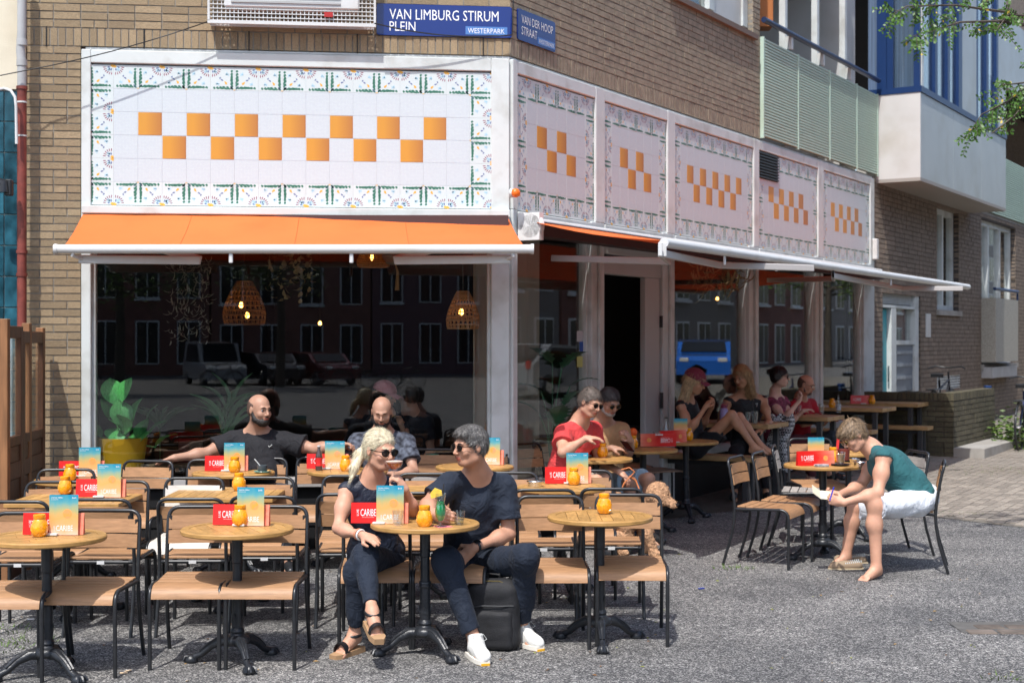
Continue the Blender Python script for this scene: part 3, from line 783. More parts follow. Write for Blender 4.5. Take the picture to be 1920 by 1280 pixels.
cafe = empty('cafe_building', (C0.x, C0.y, 0), 0, 'corner cafe building of yellow-brown brick with tiled fascia', 'building')
CI = Matrix.Translation((-C0.x, -C0.y, 0))
LM = CI@ML; RM = CI@MR

xL0, xLp = wx(ML, 50), wx(ML, 151)           # pier
items = []
for r_ in brick_rects(xL0, xLp, .1, ZSB, seed=1): items.append((ML, r_, .09, M_brick))
# soldier course and wall above, left
for r_ in brick_rects(xL0, -.005, ZSB, ZST-.01, soldier=True): items.append((ML, r_, .09, M_brick))
for r_ in brick_rects(xL0, -.005, ZST, 5.1, seed=2): items.append((ML, r_, .09, M_brick))
# right wall above
xRe = wx(MR, 1425)
for r_ in brick_rects(.0, xRe, ZSB, ZST-.01, soldier=True): items.append((MR, r_, .09, M_brickr))
for r_ in brick_rects(.0, xRe, ZST, 6.9, seed=3, holes=[(wx(MR, 1258), wx(MR, 1412), wz(MR, 1400, 62), 9)]): items.append((MR, r_, .09, M_brickr))
items2 = [(CI@M, r_, d_, m_) for (M, r_, d_, m_) in items]
def lay2(items, parent, off, limit=300, name='brick'):
    # rank in world space, build relative to the parent
    import builtins
    sc = []
    for (M, (x, z, w, h), dep, m) in items:
        a = pix(M@Vector((x, 0, z))); b = pix(M@Vector((x+w, 0, z+h))); ar = abs(a[0]-b[0])*abs(a[1]-b[1])
        if not (-30 < (a[0]+b[0])/2 < 1950 and -20 < (a[1]+b[1])/2 < 1300): ar *= 1e-4
        sc.append(ar)
    order = sorted(range(len(items)), key=lambda i: -sc[i]); rest = {}; rr = random.Random(3)
    for n, i in enumerate(order):
        M, (x, z, w, h), dep, m = items[i]; pr = rr.uniform(-.0025, .003)
        c = Vector((x+w/2, dep/2-pr, z+h/2)); T = off@M@Matrix.Translation(c)@Matrix.Rotation(rr.uniform(-.004, .004), 4, 'Y')@Matrix.Diagonal((w, dep, h, 1))
        if n < limit: link(name, unit_brick(m), parent, M=T)
        else: rest.setdefault(m.name, (MB(), m))[0].box((0, 0, 0), (1, 1, 1), T)
    for b, m in rest.values(): tag(b.obj('brickwork', m, parent), kind='stuff')
lay2(items, cafe, CI)
b = MB(); e = .007
b.b2((xL0, e, 0), (xLp, .3, ZSB), LM); b.b2((xL0, e, ZSB), (-.012, .3, ZTOP), LM)
b.b2((xL0, -.085, 5.1), (-.012, e, ZTOP), LM@Matrix.Translation((0, .09, 0)))
b.obj('wall', M_mortar, cafe)
b = MB(); hx0, hx1, hz0 = wx(MR, 1258), wx(MR, 1412), wz(MR, 1400, 62)
b.b2((.012, e, ZSB), (xRe, .3, hz0), RM); b.b2((.012, e, hz0), (hx0, .3, ZTOP), RM); b.b2((hx1, e, hz0), (xRe, .3, ZTOP), RM)
b.obj('wall', M_mortar, cafe)
# expansion joints in the soldier course
b = MB()
for px_ in (86, 269, 466, 669, 905): x = wx(ML, px_); b.b2((x, -.006, ZSB-.01), (x+.008, .02, ZST), LM)
b.obj('expansion_joint', M_plinth, cafe)
# roof slab, floors, inner walls
b = MB(); DR = 6.0
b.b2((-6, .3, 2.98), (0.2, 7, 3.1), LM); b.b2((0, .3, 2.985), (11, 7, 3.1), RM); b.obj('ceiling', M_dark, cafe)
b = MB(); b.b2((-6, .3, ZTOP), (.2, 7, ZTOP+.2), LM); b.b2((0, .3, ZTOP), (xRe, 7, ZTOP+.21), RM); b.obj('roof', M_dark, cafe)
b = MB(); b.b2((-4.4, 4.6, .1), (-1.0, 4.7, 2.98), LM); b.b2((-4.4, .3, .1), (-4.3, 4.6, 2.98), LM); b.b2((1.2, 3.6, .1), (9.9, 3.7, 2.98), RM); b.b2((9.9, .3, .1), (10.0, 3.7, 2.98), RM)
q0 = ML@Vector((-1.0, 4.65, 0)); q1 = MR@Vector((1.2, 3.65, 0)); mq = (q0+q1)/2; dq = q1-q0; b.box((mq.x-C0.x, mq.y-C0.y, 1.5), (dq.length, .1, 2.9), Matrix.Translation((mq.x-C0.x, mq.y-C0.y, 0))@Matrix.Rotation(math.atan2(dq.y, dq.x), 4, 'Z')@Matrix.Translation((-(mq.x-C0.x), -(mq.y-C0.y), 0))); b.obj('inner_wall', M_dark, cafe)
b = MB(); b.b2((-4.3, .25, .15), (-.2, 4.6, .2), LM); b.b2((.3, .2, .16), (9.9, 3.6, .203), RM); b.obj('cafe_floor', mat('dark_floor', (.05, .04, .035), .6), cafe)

# white frames ---------------------------------------------------------
def part(mb, name, m=M_white, sm=None, parent=cafe, kind=None):
    o = mb.obj(name, m, parent, sm)
    if kind: o['kind'] = kind
    return o
# left shopfront
fr = lambda x0, x1, z0, z1, y0, y1, M, name='frame', m=M_white: part(MB().cbox(((x0+x1)/2, (y0+y1)/2, (z0+z1)/2), (abs(x1-x0), abs(y1-y0), abs(z1-z0)), .006, M), name, m)
lxa, lxb, lxc, lxd = wx(ML, 153), wx(ML, 171), wx(ML, 921), -.01
fr(xLp, xLp+.035, .15, ZSB-.005, .03, .16, LM, 'reveal', mat('dark_red_reveal', (.075, .04, .04), .7))
fr(lxa, lxb, .75, ZPT+.12, -.02, .12, LM, 'post'); fr(lxc, lxd, .2, ZPT+.12, -.02, .12, LM, 'corner_post')
fr(lxb-.002, lxb+.028, .78, ZPB-.12, .03, .12, LM, 'window_bead'); fr(lxc-.028, lxc+.002, .78, ZPB-.12, .03, .12, LM, 'window_bead')
fr(lxb, lxc, ZPT+.012, ZPT+.118, -.018, .11, LM, 'top_rail'); fr(xLp+.036, -.002, ZPT+.124, ZSB-.004, .012, .1, LM, 'flashing', M_whitem)
fr(lxa+.01, lxd, ZPB-.075, ZPB-.012, -.075, .1, LM, 'drip_rail'); fr(lxb, lxc, 2.80, ZPB-.078, .0, .12, LM, 'transom', mat('maroon_rail', (.10, .035, .03), .6))
fr(lxa, -.01, .70, .775, -.05, .12, LM, 'sill', mat('grey_sill', (.42, .41, .40), .6, dirt=.2))
b = MB(); b.b2((xLp+.04, .02, .05), (-.012, .14, .698), LM); part(b, 'plinth', M_plinth)
for k in range(3): b = MB(); z = .22+.16*k; b.b2((xLp+.05, .006, z), (-.03, .019, z+.14), LM); part(b, 'plinth_board', M_plinth)
g_ = MB(); g_.b2((lxb+.028, .07, .776), (lxc-.028, .077, 2.80), LM); part(g_, 'window_pane', M_glass)
# right shopfront posts
rposts = [(958, 967), (1106, 1130), (1240, 1262), (1402, 1420), (1527, 1541), (1617, 1637)]
RX = [(wx(MR, a), wx(MR, c)) for a, c in rposts]
for i, (a, c) in enumerate(RX):
    z0 = gl(MR, a)+.01
    fr(a, c, z0, ZPB-.001, -.02, .12, RM, 'post'); fa, fc = [(958, 967.5), (1114, 1131), (1249, 1263), (1411, 1421), (1532, 1542), (1630, 1637)][i]; fr(wx(MR, fa), wx(MR, fc), ZPB, ZPT+.12, -.02, .12, RM, 'post')
    if i in (1, 2, 3, 4): part(MB().cbox(((a+c)/2, -.035, 1.6), (.035, .028, 2.6), .004, RM), 'post_moulding', M_white)
for i in range(5):
    a, c = RX[i][1], RX[i+1][0]; q5 = [967.5, 1114, 1131, 1249, 1263, 1411, 1421, 1532, 1542, 1630]
    fr(wx(MR, q5[2*i]), wx(MR, q5[2*i+1]), ZPT+.012, ZPT+.118, -.018, .11, RM, 'top_rail'); fr(a, c, ZPB-.075, ZPB-.012, -.03, .1, RM, 'drip_rail')
    z0 = gl(MR, a)
    if i != 1:
        fr(a, c, z0+.45, z0+.53, -.03, .1, RM, 'sill'); b = MB(); b.b2((a, .01, z0-.2), (c, .1, z0+.45), RM); part(b, 'plinth', M_plinth)
        b = MB(); b.b2((a, .06, z0+.53), (c, .067, ZPB-.076), RM); part(b, 'window_pane', M_glass)
        fr(a, a+.03, z0+.53, ZPB-.077, .02, .1, RM, 'window_bead'); fr(c-.03, c, z0+.53, ZPB-.077, .02, .1, RM, 'window_bead')
fr(RX[0][0], RX[5][1], ZPT+.124, ZSB-.004, .012, .1, RM, 'flashing', M_whitem)
# the door: transom, frame and an open leaf
a, c = RX[1][1], RX[2][0]; z0 = gl(MR, a)
dz = wz(MR, 1190, 518)
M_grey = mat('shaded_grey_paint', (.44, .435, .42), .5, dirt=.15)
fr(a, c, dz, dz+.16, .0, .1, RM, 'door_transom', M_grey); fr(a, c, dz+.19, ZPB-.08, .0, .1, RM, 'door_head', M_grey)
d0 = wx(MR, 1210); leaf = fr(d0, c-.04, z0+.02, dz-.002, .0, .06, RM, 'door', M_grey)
b = MB(); b.box((c-.035, -.02, z0+1.1), (.02, .03, .16), RM)
for q in (.35, 1.9): b.box((c-.035, -.015, z0+q), (.02, .03, .12), RM)
b.obj('hinge', M_steel, leaf)
# stickers on the glass of the first bay
for (px_, py_, w_, h_, c_) in ((1092, 620, .07, .10, (.5, .5, .52)), (1097, 640, .05, .1, (.03, .1, .4)), (1092, 668, .06, .1, (.6, .6, .2))):
    b = MB(); x = wx(MR, px_); z = wz(MR, px_, py_); b.b2((x, .055, z-h_), (x+w_*1.8, .058, z), RM); part(b, 'sticker', mat('sticker_%d' % px_ + str(py_), c_, .5))

# ------------------------------------------------------------------ the tiled panels
def leafpoly(c, L, W, ang, z):
    pts = []
    for t in (-1, -.45, .25, .75, 1, .75, .25, -.45):
        pass
    P_ = [(-.5, 0), (-.2, .42), (.2, .5), (.5, 0), (.2, -.5), (-.2, -.15)]
    ca, sa = math.cos(ang), math.sin(ang)
    return [(c[0]+(x*L*ca-y*W*sa), z, c[1]+(x*L*sa+y*W*ca)) for x, y in P_]
def tile_mesh(w, h, fx, fz, kind='border'):
    b = MB(); b.c = 5; b.cbox((0, .006, 0), (w-.0014, .012, h-.0014), .0008)
    if kind == 'border':
        S = lambda x, z: ((x-.5)*w*fx, (z-.5)*h*fz)
        def lf(x, z, L, W, ang, c):
            b.c = c; d = math.radians(ang); dx, dz_ = math.cos(d)*fx, math.sin(d)*fz
            b.add(leafpoly(S(x, z), L*min(w, h*9), W*min(w, h*9) if w > h*.7 else W*w, math.atan2(dz_*h/max(w, h)*1.0, dx*w/max(w, h)), -.0007), [(0, 1, 2, 3, 4, 5)])
        # leaves springing from corner (0,1) along the left edge and along the top edge
        for i in range(6):
            t = .08+.145*i; s_ = (1-abs(i-2.0)/5.2)
            lf(.105, 1-t-.02, .29*s_, .115, -56-4*i, 0)
            lf(t+.03, .895, .29*s_, .115, -34+4*i, 0)
        lf(.11, .88, .18, .09, -45, 4); lf(.02, .98, .05, .05, 0, 2)
        for i in range(6):
            a = 92+16*i; d = math.radians(a); lf(.93+.30*math.cos(d), .06+.30*math.sin(d), .16, .045, a, 1)
        for i in range(3):
            a = 100+32*i; d = math.radians(a); lf(.93+.13*math.cos(d), .06+.13*math.sin(d), .13, .07, a, 4 if i != 1 else 3)
        lf(.94, .05, .16, .14, 0, 2); lf(.37, .68, .18, .10, 130, 2); lf(.53, .55, .14, .07, 150, 4); lf(.60, .46, .10, .07, 60, 4)
        for (x, z) in ((.30, .30), (.70, .72), (.80, .20)):
            lf(x, z, .18, .08, 20, 3); lf(x+.03, z-.03, .15, .07, 80, 3); lf(x-.03, z+.03, .12, .06, 130, 3)
    return b
def panel(M, x0, x1, cols, oranges, label, joined, mirror, skip=(), nm='tile_panel'):
    rows = 6; w = (x1-x0)/cols; h = (ZPT-ZPB)/rows
    ctr = Matrix.Translation(((x0+x1)/2, 0, (ZPB+ZPT)/2)); root = MB(); root.b2((x0-(x0+x1)/2, .0022, -(ZPT-ZPB)/2), ((x1-x0)/2, .05, (ZPT-ZPB)/2))
    po = root.obj('tile_panel', mat('tile_grout', (.58, .59, .61), .7), cafe, M=CI@M@ctr)
    if label: po['label'] = label
    cache = {}; big = MB()
    def get(kind, fx, fz):
        k = (kind, fx, fz)
        if k not in cache:
            if kind == 'border': mm = tile_mesh(w, h, fx, fz); mats_ = TC
            else: mm = MB().cbox((0, .006, 0), (w-.0014, .012, h-.0014), .0008) if kind == 'plain' else MB().cbox((0, .0055, 0), (w-.006, .013, h-.006), .0015); mats_ = [M_ptile if kind == 'plain' else M_otile]
            cache[k] = (mm, mats_, None if joined else mm.mesh('tile', mats_))
        return cache[k]
    bigs = {}
    for r in range(rows):
        for c in range(cols):
            if (c, r) in skip: continue
            edge = r in (0, rows-1) or c in (0, cols-1)
            if edge:
                if r == 0: fx, fz = (1 if c % 2 == 0 else -1), -1
                elif r == rows-1: fx, fz = (1 if c % 2 == 0 else -1), 1
                else: fx, fz = (1 if (c == 0 or not mirror) else -1), (-1 if r % 2 == 0 else 1)
                if r in (0, 5) and c == cols-1 and mirror: fx = -1
                k = get('border', fx, fz)
            elif (c, r) in oranges: k = get('orange', 1, 1)
            else: k = get('plain', 1, 1)
            pos = Vector((x0+(c+.5)*w-(x0+x1)/2, 0, (ZPT-ZPB)/2-(r+.5)*h))
            if joined:
                key = k[1][0].name if len(k[1]) == 1 else 'border'
                B_ = bigs.setdefault(key, (MB(), k[1]))[0]; T = Matrix.Translation(pos); src = k[0]; bse = len(B_.v)
                B_.v += [tuple(T@Vector(v)) for v in src.v]; B_.f += [[bse+i for i in f] for f in src.f]; B_.m += src.m
            else: link('tile', k[2], po, loc=pos)
    for B_, mats_ in bigs.values(): tag(B_.obj('tiling', mats_, po), kind='stuff')
    return po
ors = lambda top, bot: set([(c, 2) for c in top]+[(c, 3) for c in bot])
panel(ML, wx(ML, 167), wx(ML, 924), 17, ors(range(2, 15, 2), range(3, 14, 2)), 'long tiled panel with thirteen orange squares over the orange awning', False, False)
pr = [((967.5, 1114), 8, ors((2, 4), (3, 5)), 'tiled panel with four orange tiles, nearest the corner'), ((1131, 1249), 8, ors((2, 4), (3, 5)), 'tiled panel with four orange tiles above the door'),
      ((1263, 1411), 13, ors(range(2, 11, 2), range(3, 10, 2)), 'tiled panel with nine orange tiles'), ((1421, 1532), 12, ors((2, 4, 6, 8), (3, 5, 7, 9)), 'tiled panel with a black vent in its corner'),
      ((1542, 1630), 12, ors((2, 4, 6, 8), (3, 5, 7, 9)), 'last tiled panel beside the brick wall')]
for i, ((a, c), n, o_, lb) in enumerate(pr):
    panel(MR, wx(MR, a), wx(MR, c), n, o_, lb, i >= 3, True, skip=[(q, s_) for q in range(4) for s_ in (0, 1)] if i == 3 else ())
# black vent grille
x0, x1 = wx(MR, 1420.5), wx(MR, 1458); zt, zb = ZPT-.0, wz(MR, 1440, 338); vg = MB(); vg.b2((x0, -.004, zb), (x1, .045, zt), RM)
vo = part(vg, 'vent_grille', M_plinth)
for i in range(9):
    z = zb+(zt-zb)*(i+.5)/9; m_ = MB(); m_.box(((x0+x1)/2, -.014, z), (x1-x0-.02, .022, .014), RM@Matrix.Translation((0, 0, 0))); m_.obj('louvre', M_black, vo)

# upstairs window on the right wall
wnd = MB(); M_upg = M_glass
wy0 = hz0
up_ = part(MB().b2((hx0+.02, .10, hz0+.02), (hx1-.02, .2, hz0+.10), RM), 'window', M_white)
for (a, c) in ((hx0+.02, hx0+.12), (wx(MR, 1297), wx(MR, 1297)+.12), (wx(MR, 1340), wx(MR, 1340)+.14), (hx1-.16, hx1-.02)): MB().b2((a, .06, hz0+.10), (c, .16, 8), RM).obj('frame', M_white, up_)
MB().b2((wx(MR, 1340)+.14, .085, hz0+.1), (hx1-.16, .12, hz0+.75), RM).obj('white_panel', M_panel, up_)
MB().b2((hx0+.12, .12, hz0+.1), (wx(MR, 1340), .126, 7.6), RM).obj('pane', M_upg, up_)
MB().b2((hx0-.05, -.05, hz0-.04), (hx1+.05, .12, hz0+.018), RM).obj('sill', mat('brown_sill', (.16, .11, .08), .6), up_)
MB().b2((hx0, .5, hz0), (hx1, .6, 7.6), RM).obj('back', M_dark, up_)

# ------------------------------------------------------------------ signs
def text_mesh(s, size, name='lettering', m=M_wtxt, sx=1., depth=.0012, shear=0, space=1.):
    cu = bpy.data.curves.new('t', 'FONT'); cu.body = s; cu.size = size; cu.extrude = depth; cu.shear = shear; cu.offset = 0.0; cu.resolution_u = 2
    cu.space_character = space
    o = bpy.data.objects.new('t', cu); col.objects.link(o); bpy.context.view_layer.update()
    dg = bpy.context.evaluated_depsgraph_get(); me = bpy.data.meshes.new_from_object(o.evaluated_get(dg)); bpy.data.objects.remove(o); bpy.data.curves.remove(cu)
    co = np.zeros(len(me.vertices)*3); me.vertices.foreach_get('co', co); co = co.reshape(-1, 3); co[:, 0] *= sx
    me.vertices.foreach_set('co', co.ravel()); me.materials.clear(); me.materials.append(m); me.update(); me.name = name
    return me, co[:, 0].min(), co[:, 0].max(), co[:, 1].min(), co[:, 1].max()
def put_text(s, x0, x1, z0, z1, y, M, parent, m=M_wtxt, name='lettering', bold=0):
    me, a, b_, c, d = text_mesh(s, 1.0, name, m, 1., .0)
    sx = (x1-x0)/(b_-a); sz = (z1-z0)/(d-c)
    co = np.zeros(len(me.vertices)*3); me.vertices.foreach_get('co', co); co = co.reshape(-1, 3)
    nw = np.stack([x0+(co[:, 0]-a)*sx, np.full(len(co), y), z0+(co[:, 1]-c)*sz], 1); me.vertices.foreach_set('co', nw.ravel()); me.update()
    return link(name, me, parent, M=M)
def sign(M, pxa, pxb, ya0, ya1, yb0, yb1, label, lines):
    x0, x1 = wx(M, pxa, -.02), wx(M, pxb, -.02); zt = (wz(M, pxa, ya0)+wz(M, pxb, yb0))/2; zb = (wz(M, pxa, ya1)+wz(M, pxb, yb1))/2
    c = Vector(((x0+x1)/2, -.004, (zt+zb)/2)); w, h = x1-x0, zt-zb
    root = empty('street_sign', M@c, math.atan2(M[1][0], M[0][0]), label, 'sign', 'blue street name signs on the corner')
    r = .02; pts = []
    for (cx_, cz_, a0) in ((w/2-r, h/2-r, 0), (-w/2+r, h/2-r, 90), (-w/2+r, -h/2+r, 180), (w/2-r, -h/2+r, 270)):
        for i in range(4): a = math.radians(a0+30*i); pts.append((cx_+r*math.cos(a), cz_+r*math.sin(a)))
    RX_ = Matrix.Rotation(math.radians(90), 4, 'X'); MB().prism(pts, .0, .012, RX_).obj('plate', M_blue, root)
    for (s, u0, u1, v0, v1, m_) in lines:
        put_text(s, -w/2+u0*w, -w/2+u1*w, h/2-v1*h, h/2-v0*h, -.0135, Matrix(), root, m_)
    return root, w, h
s1, w, h = sign(ML, 706, 960, 10, 66, 12, 73, 'wide blue enamel street sign reading VAN LIMBURG STIRUM PLEIN', [('VAN LIMBURG STIRUM', .095, .90, .16, .49, M_wtxt), ('PLEIN', .095, .285, .56, .86, M_wtxt)])
MB().b2((-w/2+.655*w, -.0145, h/2-.92*h), (-w/2+.965*w, -.0125, h/2-.66*h)).obj('district_plate', mat('light_blue_plate', (.08, .20, .48), .4), s1)
put_text('WESTERPARK', -w/2+.672*w, -w/2+.945*w, h/2-.875*h, h/2-.715*h, -.0155, Matrix(), s1)
s2, w, h = sign(MR, 972, 1042, 20, 78, 42, 98, 'narrow blue enamel street sign reading VAN DER HOOP STRAAT', [('VAN DER HOOP', .09, .93, .17, .44, M_wtxt), ('STRAAT', .09, .50, .53, .80, M_wtxt)])
MB().b2((-w/2+.52*w, -.0145, h/2-.93*h), (-w/2+.985*w, -.0125, h/2-.70*h)).obj('district_plate', MATS['light_blue_plate'], s2)
put_text('WESTERPARK', -w/2+.54*w, -w/2+.965*w, h/2-.885*h, h/2-.745*h, -.0155, Matrix(), s2)

# orange beacon on the corner
bx = ML@Vector((-.0, -.03, wz(ML, 962, 362)))
bo = empty('warning_light', P(966, 362, 11.86), 0, 'small orange warning beacon on the white corner post', 'light')
MB().lathe([(.0, -.02), (.038, -.02), (.038, 0), (.001, .004)], 14, M=Matrix.Rotation(math.radians(70), 4, 'Z')@Matrix.Rotation(math.radians(90), 4, 'X')@Matrix.Translation((0, 0, -.02))).obj('base', M_white, bo, 40)
MB().lathe([(.001, -.03), (.030, -.028), (.038, -.01), (.040, .01), (.034, .028), (.02, .038), (.001, .04)], 14, M=Matrix.Rotation(math.radians(40), 4, 'Z')@Matrix.Rotation(math.radians(90), 4, 'X')).obj('lens', mat('orange_lens', (.8, .16, .01), .2, coat=.5), bo, 40)
# security camera end box (white) at panel end
x = wx(MR, 1634); zb, zt = wz(MR, 1634, 487), wz(MR, 1634, 448)
jb = MB(); jb.cbox((x, -.06, (zb+zt)/2), (.10, .07, zt-zb), .01, MR); tag(jb.obj('junction_box', M_whitem), 'white box at the far end of the tiled panels', 'box')

# ------------------------------------------------------------------ AC unit behind a wire cage
x0, x1 = wx(ML, 392, -.15), wx(ML, 702, -.15); zb = wz(ML, 500, 42, -.15)
ac = empty('air_conditioner', ML@Vector(((x0+x1)/2, -.2, zb)), math.atan2(.1132, .9936), 'white wire cage around an air conditioner on the brick wall', 'air conditioner')
w = x1-x0; hh = .75
MB().cbox((0, .105, .42), (w*.82, .15, .62), .015).obj('casing', M_whitem, ac)
for k in range(12): MB().box((-.05, .025, .16+.045*k), (w*.66, .012, .018)).obj('louvre', M_greyp, ac)
b = MB(); r = .0035
ny = 23; nx = 40
for i in range(nx+1): x = -w/2+w*i/nx; b.b2((x-r, .05-r, 0), (x+r, .05+r, hh))
for j in range(int(hh/.034)): z = .034*j; b.b2((-w/2, .043-r, z-r), (w/2, .043+r, z+r))
for i in range(nx+1): x = -w/2+w*i/nx; b.b2((x-r, .05, -r), (x+r, .19, r))
for j in range(4): y = .05+.042*j; b.b2((-w/2, y-r, -.01-r), (w/2, y+r, -.01+r))
for sx_ in (-1, 1):
    for j in range(int(hh/.034)): b.b2((sx_*w/2-r, .05, .034*j-r), (sx_*w/2+r, .19, .034*j+r))
b.b2((-w/2-.012, .037, -.02), (w/2+.012, .062, .008)); b.b2((-w/2-.012, .037, 0), (-w/2+.006, .062, hh)); b.b2((w/2-.006, .037, 0), (w/2+.012, .062, hh))
b.obj('cage', M_whitem, ac)
MB().box((w*.22, .03, .07), (.07, .01, .04)).obj('badge', mat('red_badge', (.4, .02, .02), .5), ac)

# cables
def cable(pts, label, r=.006, m=M_plinth, cat='cable'):
    c = Vector(pts[0]); tag(MB().tube([Vector(p)-c for p in pts], r, 6).obj('cable', m, None, 60, loc=c), label, cat)
def sag(a, b, s, n=14): a, b = Vector(a), Vector(b); return [a.lerp(b, t/n)-Vector((0, 0, s*4*(t/n)*(1-t/n))) for t in range(n+1)]
cable(sag(P(-20, 146, 11.2), P(60, 130, 11.3), .0, 4)[:-1]+sag(P(60, 130, 11.3), P(392, 40, 11.52), .03), 'thin black cable slung across the brick pier to the wire cage', .0045)
cable(sag(P(702, 44, 11.62), P(960, 66, 11.88), .05, 10)+sag(P(960, 66, 11.88), P(963, -10, 11.9), 0, 3), 'thin dark cable hanging across the wide street sign', .0055)

# ------------------------------------------------------------------ neighbour at the left: cream render, petrol tiles, pipe
nb = empty('neighbour_building', ML@Vector((xL0-1.5, 0, 0)), math.atan2(.1132, .9936), 'cream rendered neighbour building with petrol-blue tiles below', 'building')
zc = wz(ML, 20, 168)
MB().b2((-1.5, -.02, zc), (1.495, .3, ZTOP)).obj('wall', M_cream, nb); MB().b2((-1.5, .014, 0), (1.495, .3, zc)).obj('tile_backing', mat('pale_grout', (.42, .45, .42), .8), nb)
tw = wx(ML, 60)-wx(ML, 0); tsz = .25; um = MB().cbox((0, 0, 0), (tsz-.008, .02, tsz-.008), .003).mesh('tile', M_bluet)
z = zc-tsz/2-.01; row = 0
while z > .2:
    x = 1.495-tsz/2+.08
    while x > .4:
        xx = x-(tsz/2 if row % 2 else 0)*0
        wv = min(xx+tsz/2, 1.493)-(xx-tsz/2)
        if wv > .02: link('tile', um, nb, M=Matrix.Translation(((xx-tsz/2)+wv/2, .004, z))@Matrix.Diagonal((wv/tsz, 1, 1, 1)))
        x -= tsz
    z -= tsz; row += 1
# drainpipe
px0 = P(41, 0, 11.35); pipe = empty('drainpipe', (px0.x, 11.35, gz(11.35)), 0, 'red drainpipe with grey plastic top between pier and blue tiles', 'drainpipe')
q = lambda py: P(41, py, 11.35).z-gz(11.35)
MB().tube([(0, 0, 0), (0, 0, q(163))], .037, 14).obj('lower_pipe', M_red, pipe, 60)
MB().tube([(0, 0, q(165)), (0, 0, q(120)), (-.01, 0, q(95)), (.0, 0, q(60)), (.0, 0, q(-60))], .036, 14).obj('upper_pipe', M_greyp, pipe, 60)
for py in (80, 118): MB().tube([(0, 0, q(py+6)), (0, 0, q(py-6))], .042, 14).obj('coupling', M_greyp, pipe, 60)
for py in (165, 472, 515): MB().tube([(0, 0, q(py+3)), (0, 0, q(py-3))], .044, 14).obj('bracket', M_red, pipe, 60)
for py in (192, 255): MB().tube([(0, 0, q(py+1.5)), (0, 0, q(py-1.5))], .041, 14).obj('cable_tie', M_white, pipe, 60)
cable([P(-6, 168, 11.25), P(8, 166, 11.25), P(20, 170, 11.25), P(28, 182, 11.24), P(30, 200, 11.25), P(31, 270, 11.25)], 'white cable looping down beside the drainpipe', .012, M_whitem)
lamp = empty('wall_lamp', P(0, 352, 11.2), 0, 'black wall lamp on the blue tiles at the left edge', 'lamp')
MB().cbox((.07, .0, -.0), (.06, .06, .13), .01).obj('bracket', M_black, lamp); MB().tube([(-.12, -.06, .08), (.03, -.03, .03), (.03, -.03, -.04)], [.03, .045, .05], 12).obj('lamp_head', M_black, lamp, 50)
tag(MB().cbox((0, 0, 0), (.06, .03, .10), .006).obj('socket', M_whitem, None, loc=P(82, 800, 11.6)), 'small white socket on the brick pier above the terrace', 'socket')

# ------------------------------------------------------------------ apartment building: everything past the last shop post
apt = empty('apartment_building', (MR@Vector((RX[5][1], 0, 0))), 0, 'dark brick apartment building with mint balcony and white bay', 'building')
AI = Matrix.Translation(-(MR@Vector((RX[5][1], 0, 0)))); AM = AI@MR
def apart(mb, name, m, sm=None): return mb.obj(name, m, apt, sm)
xa0 = RX[5][1]+.01; xr = xa0+24
dz0, dz1 = gl(MR, xa0), wz(MR, 1690, 548)
D0, D1 = wx(MR, 1655), wx(MR, 1726)
W0, W1, wz0, wz1 = wx(MR, 1757), wx(MR, 1798), wz(MR, 1780, 582), wz(MR, 1760, 388)
V0, V1, vz0, vz1 = wx(MR, 1757), wx(MR, 1801), wz(MR, 1780, 731), wz(MR, 1780, 702)
U0, U1, uz0, uz1 = wx(MR, 1840), wx(MR, 1904), wz(MR, 1860, 682), wz(MR, 1860, 415)
holes = [(D0, D1, -1, dz1), (W0, W1, wz0, wz1), (V0, V1, vz0, vz1), (U0, U1, uz0, uz1)]
zbay = 4.22
its = [(MR, r_, .09, M_brickd) for r_ in brick_rects(xa0, xr, .15, 4.3, course=.0725, L=.24, seed=8, holes=holes)]
lay2(its, apt, AI)
b = MB()
def wallholes(b, x0, x1, z0, z1, hs, y0, y1, M):
    xs = sorted(set([x0, x1]+[v for h_ in hs for v in (max(x0, h_[0]), min(x1, h_[1]))]))
    for a, c in zip(xs[:-1], xs[1:]):
        mid = (a+c)/2; zs = [z0]; cuts = sorted([(max(z0, h_[2]), min(z1, h_[3])) for h_ in hs if h_[0] <= mid <= h_[1]])
        lo = z0
        for p, q_ in cuts:
            if p > lo+1e-3: b.b2((a, y0, lo), (c, y1, p), M)
            lo = q_
        if lo < z1-1e-3: b.b2((a, y0, lo), (c, y1, z1), M)
wallholes(b, xa0, xr, 0, 4.3, holes, .008, .35, AM); apart(b, 'wall', M_mortard)
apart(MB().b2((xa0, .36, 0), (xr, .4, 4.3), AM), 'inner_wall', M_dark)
# entrance: frame, louvre, teal door, side light, letter boxes
fw = lambda pa, pb, ya, yb, y0, y1, name, m, ref=None: apart(MB().b2((wx(MR, pa), y0, wz(MR, (pa+pb)/2, yb)), (wx(MR, pb), y1, wz(MR, (pa+pb)/2, ya)), AM), name, m)
fw(1655, 1725, 548, 551, .02, .15, 'door_frame', M_white); fw(1655, 1725, 573, 578, .02, .15, 'door_frame', M_white); fw(1718, 1725, 551, 733, .02, .152, 'door_frame', M_white); fw(1674, 1683, 578, 740, .02, .152, 'door_frame', M_white)
lv = fw(1656, 1717, 552, 572, .10, .14, 'louvre_panel', M_greyp)
for k in range(7): z = wz(MR, 1686, 571)+.022+k*(wz(MR, 1686, 552)-wz(MR, 1686, 571)-.03)/6; MB().box(((wx(MR, 1657)+wx(MR, 1717))/2, .085, z), (wx(MR, 1717)-wx(MR, 1657), .03, .012), AM).obj('louvre', M_white, lv)
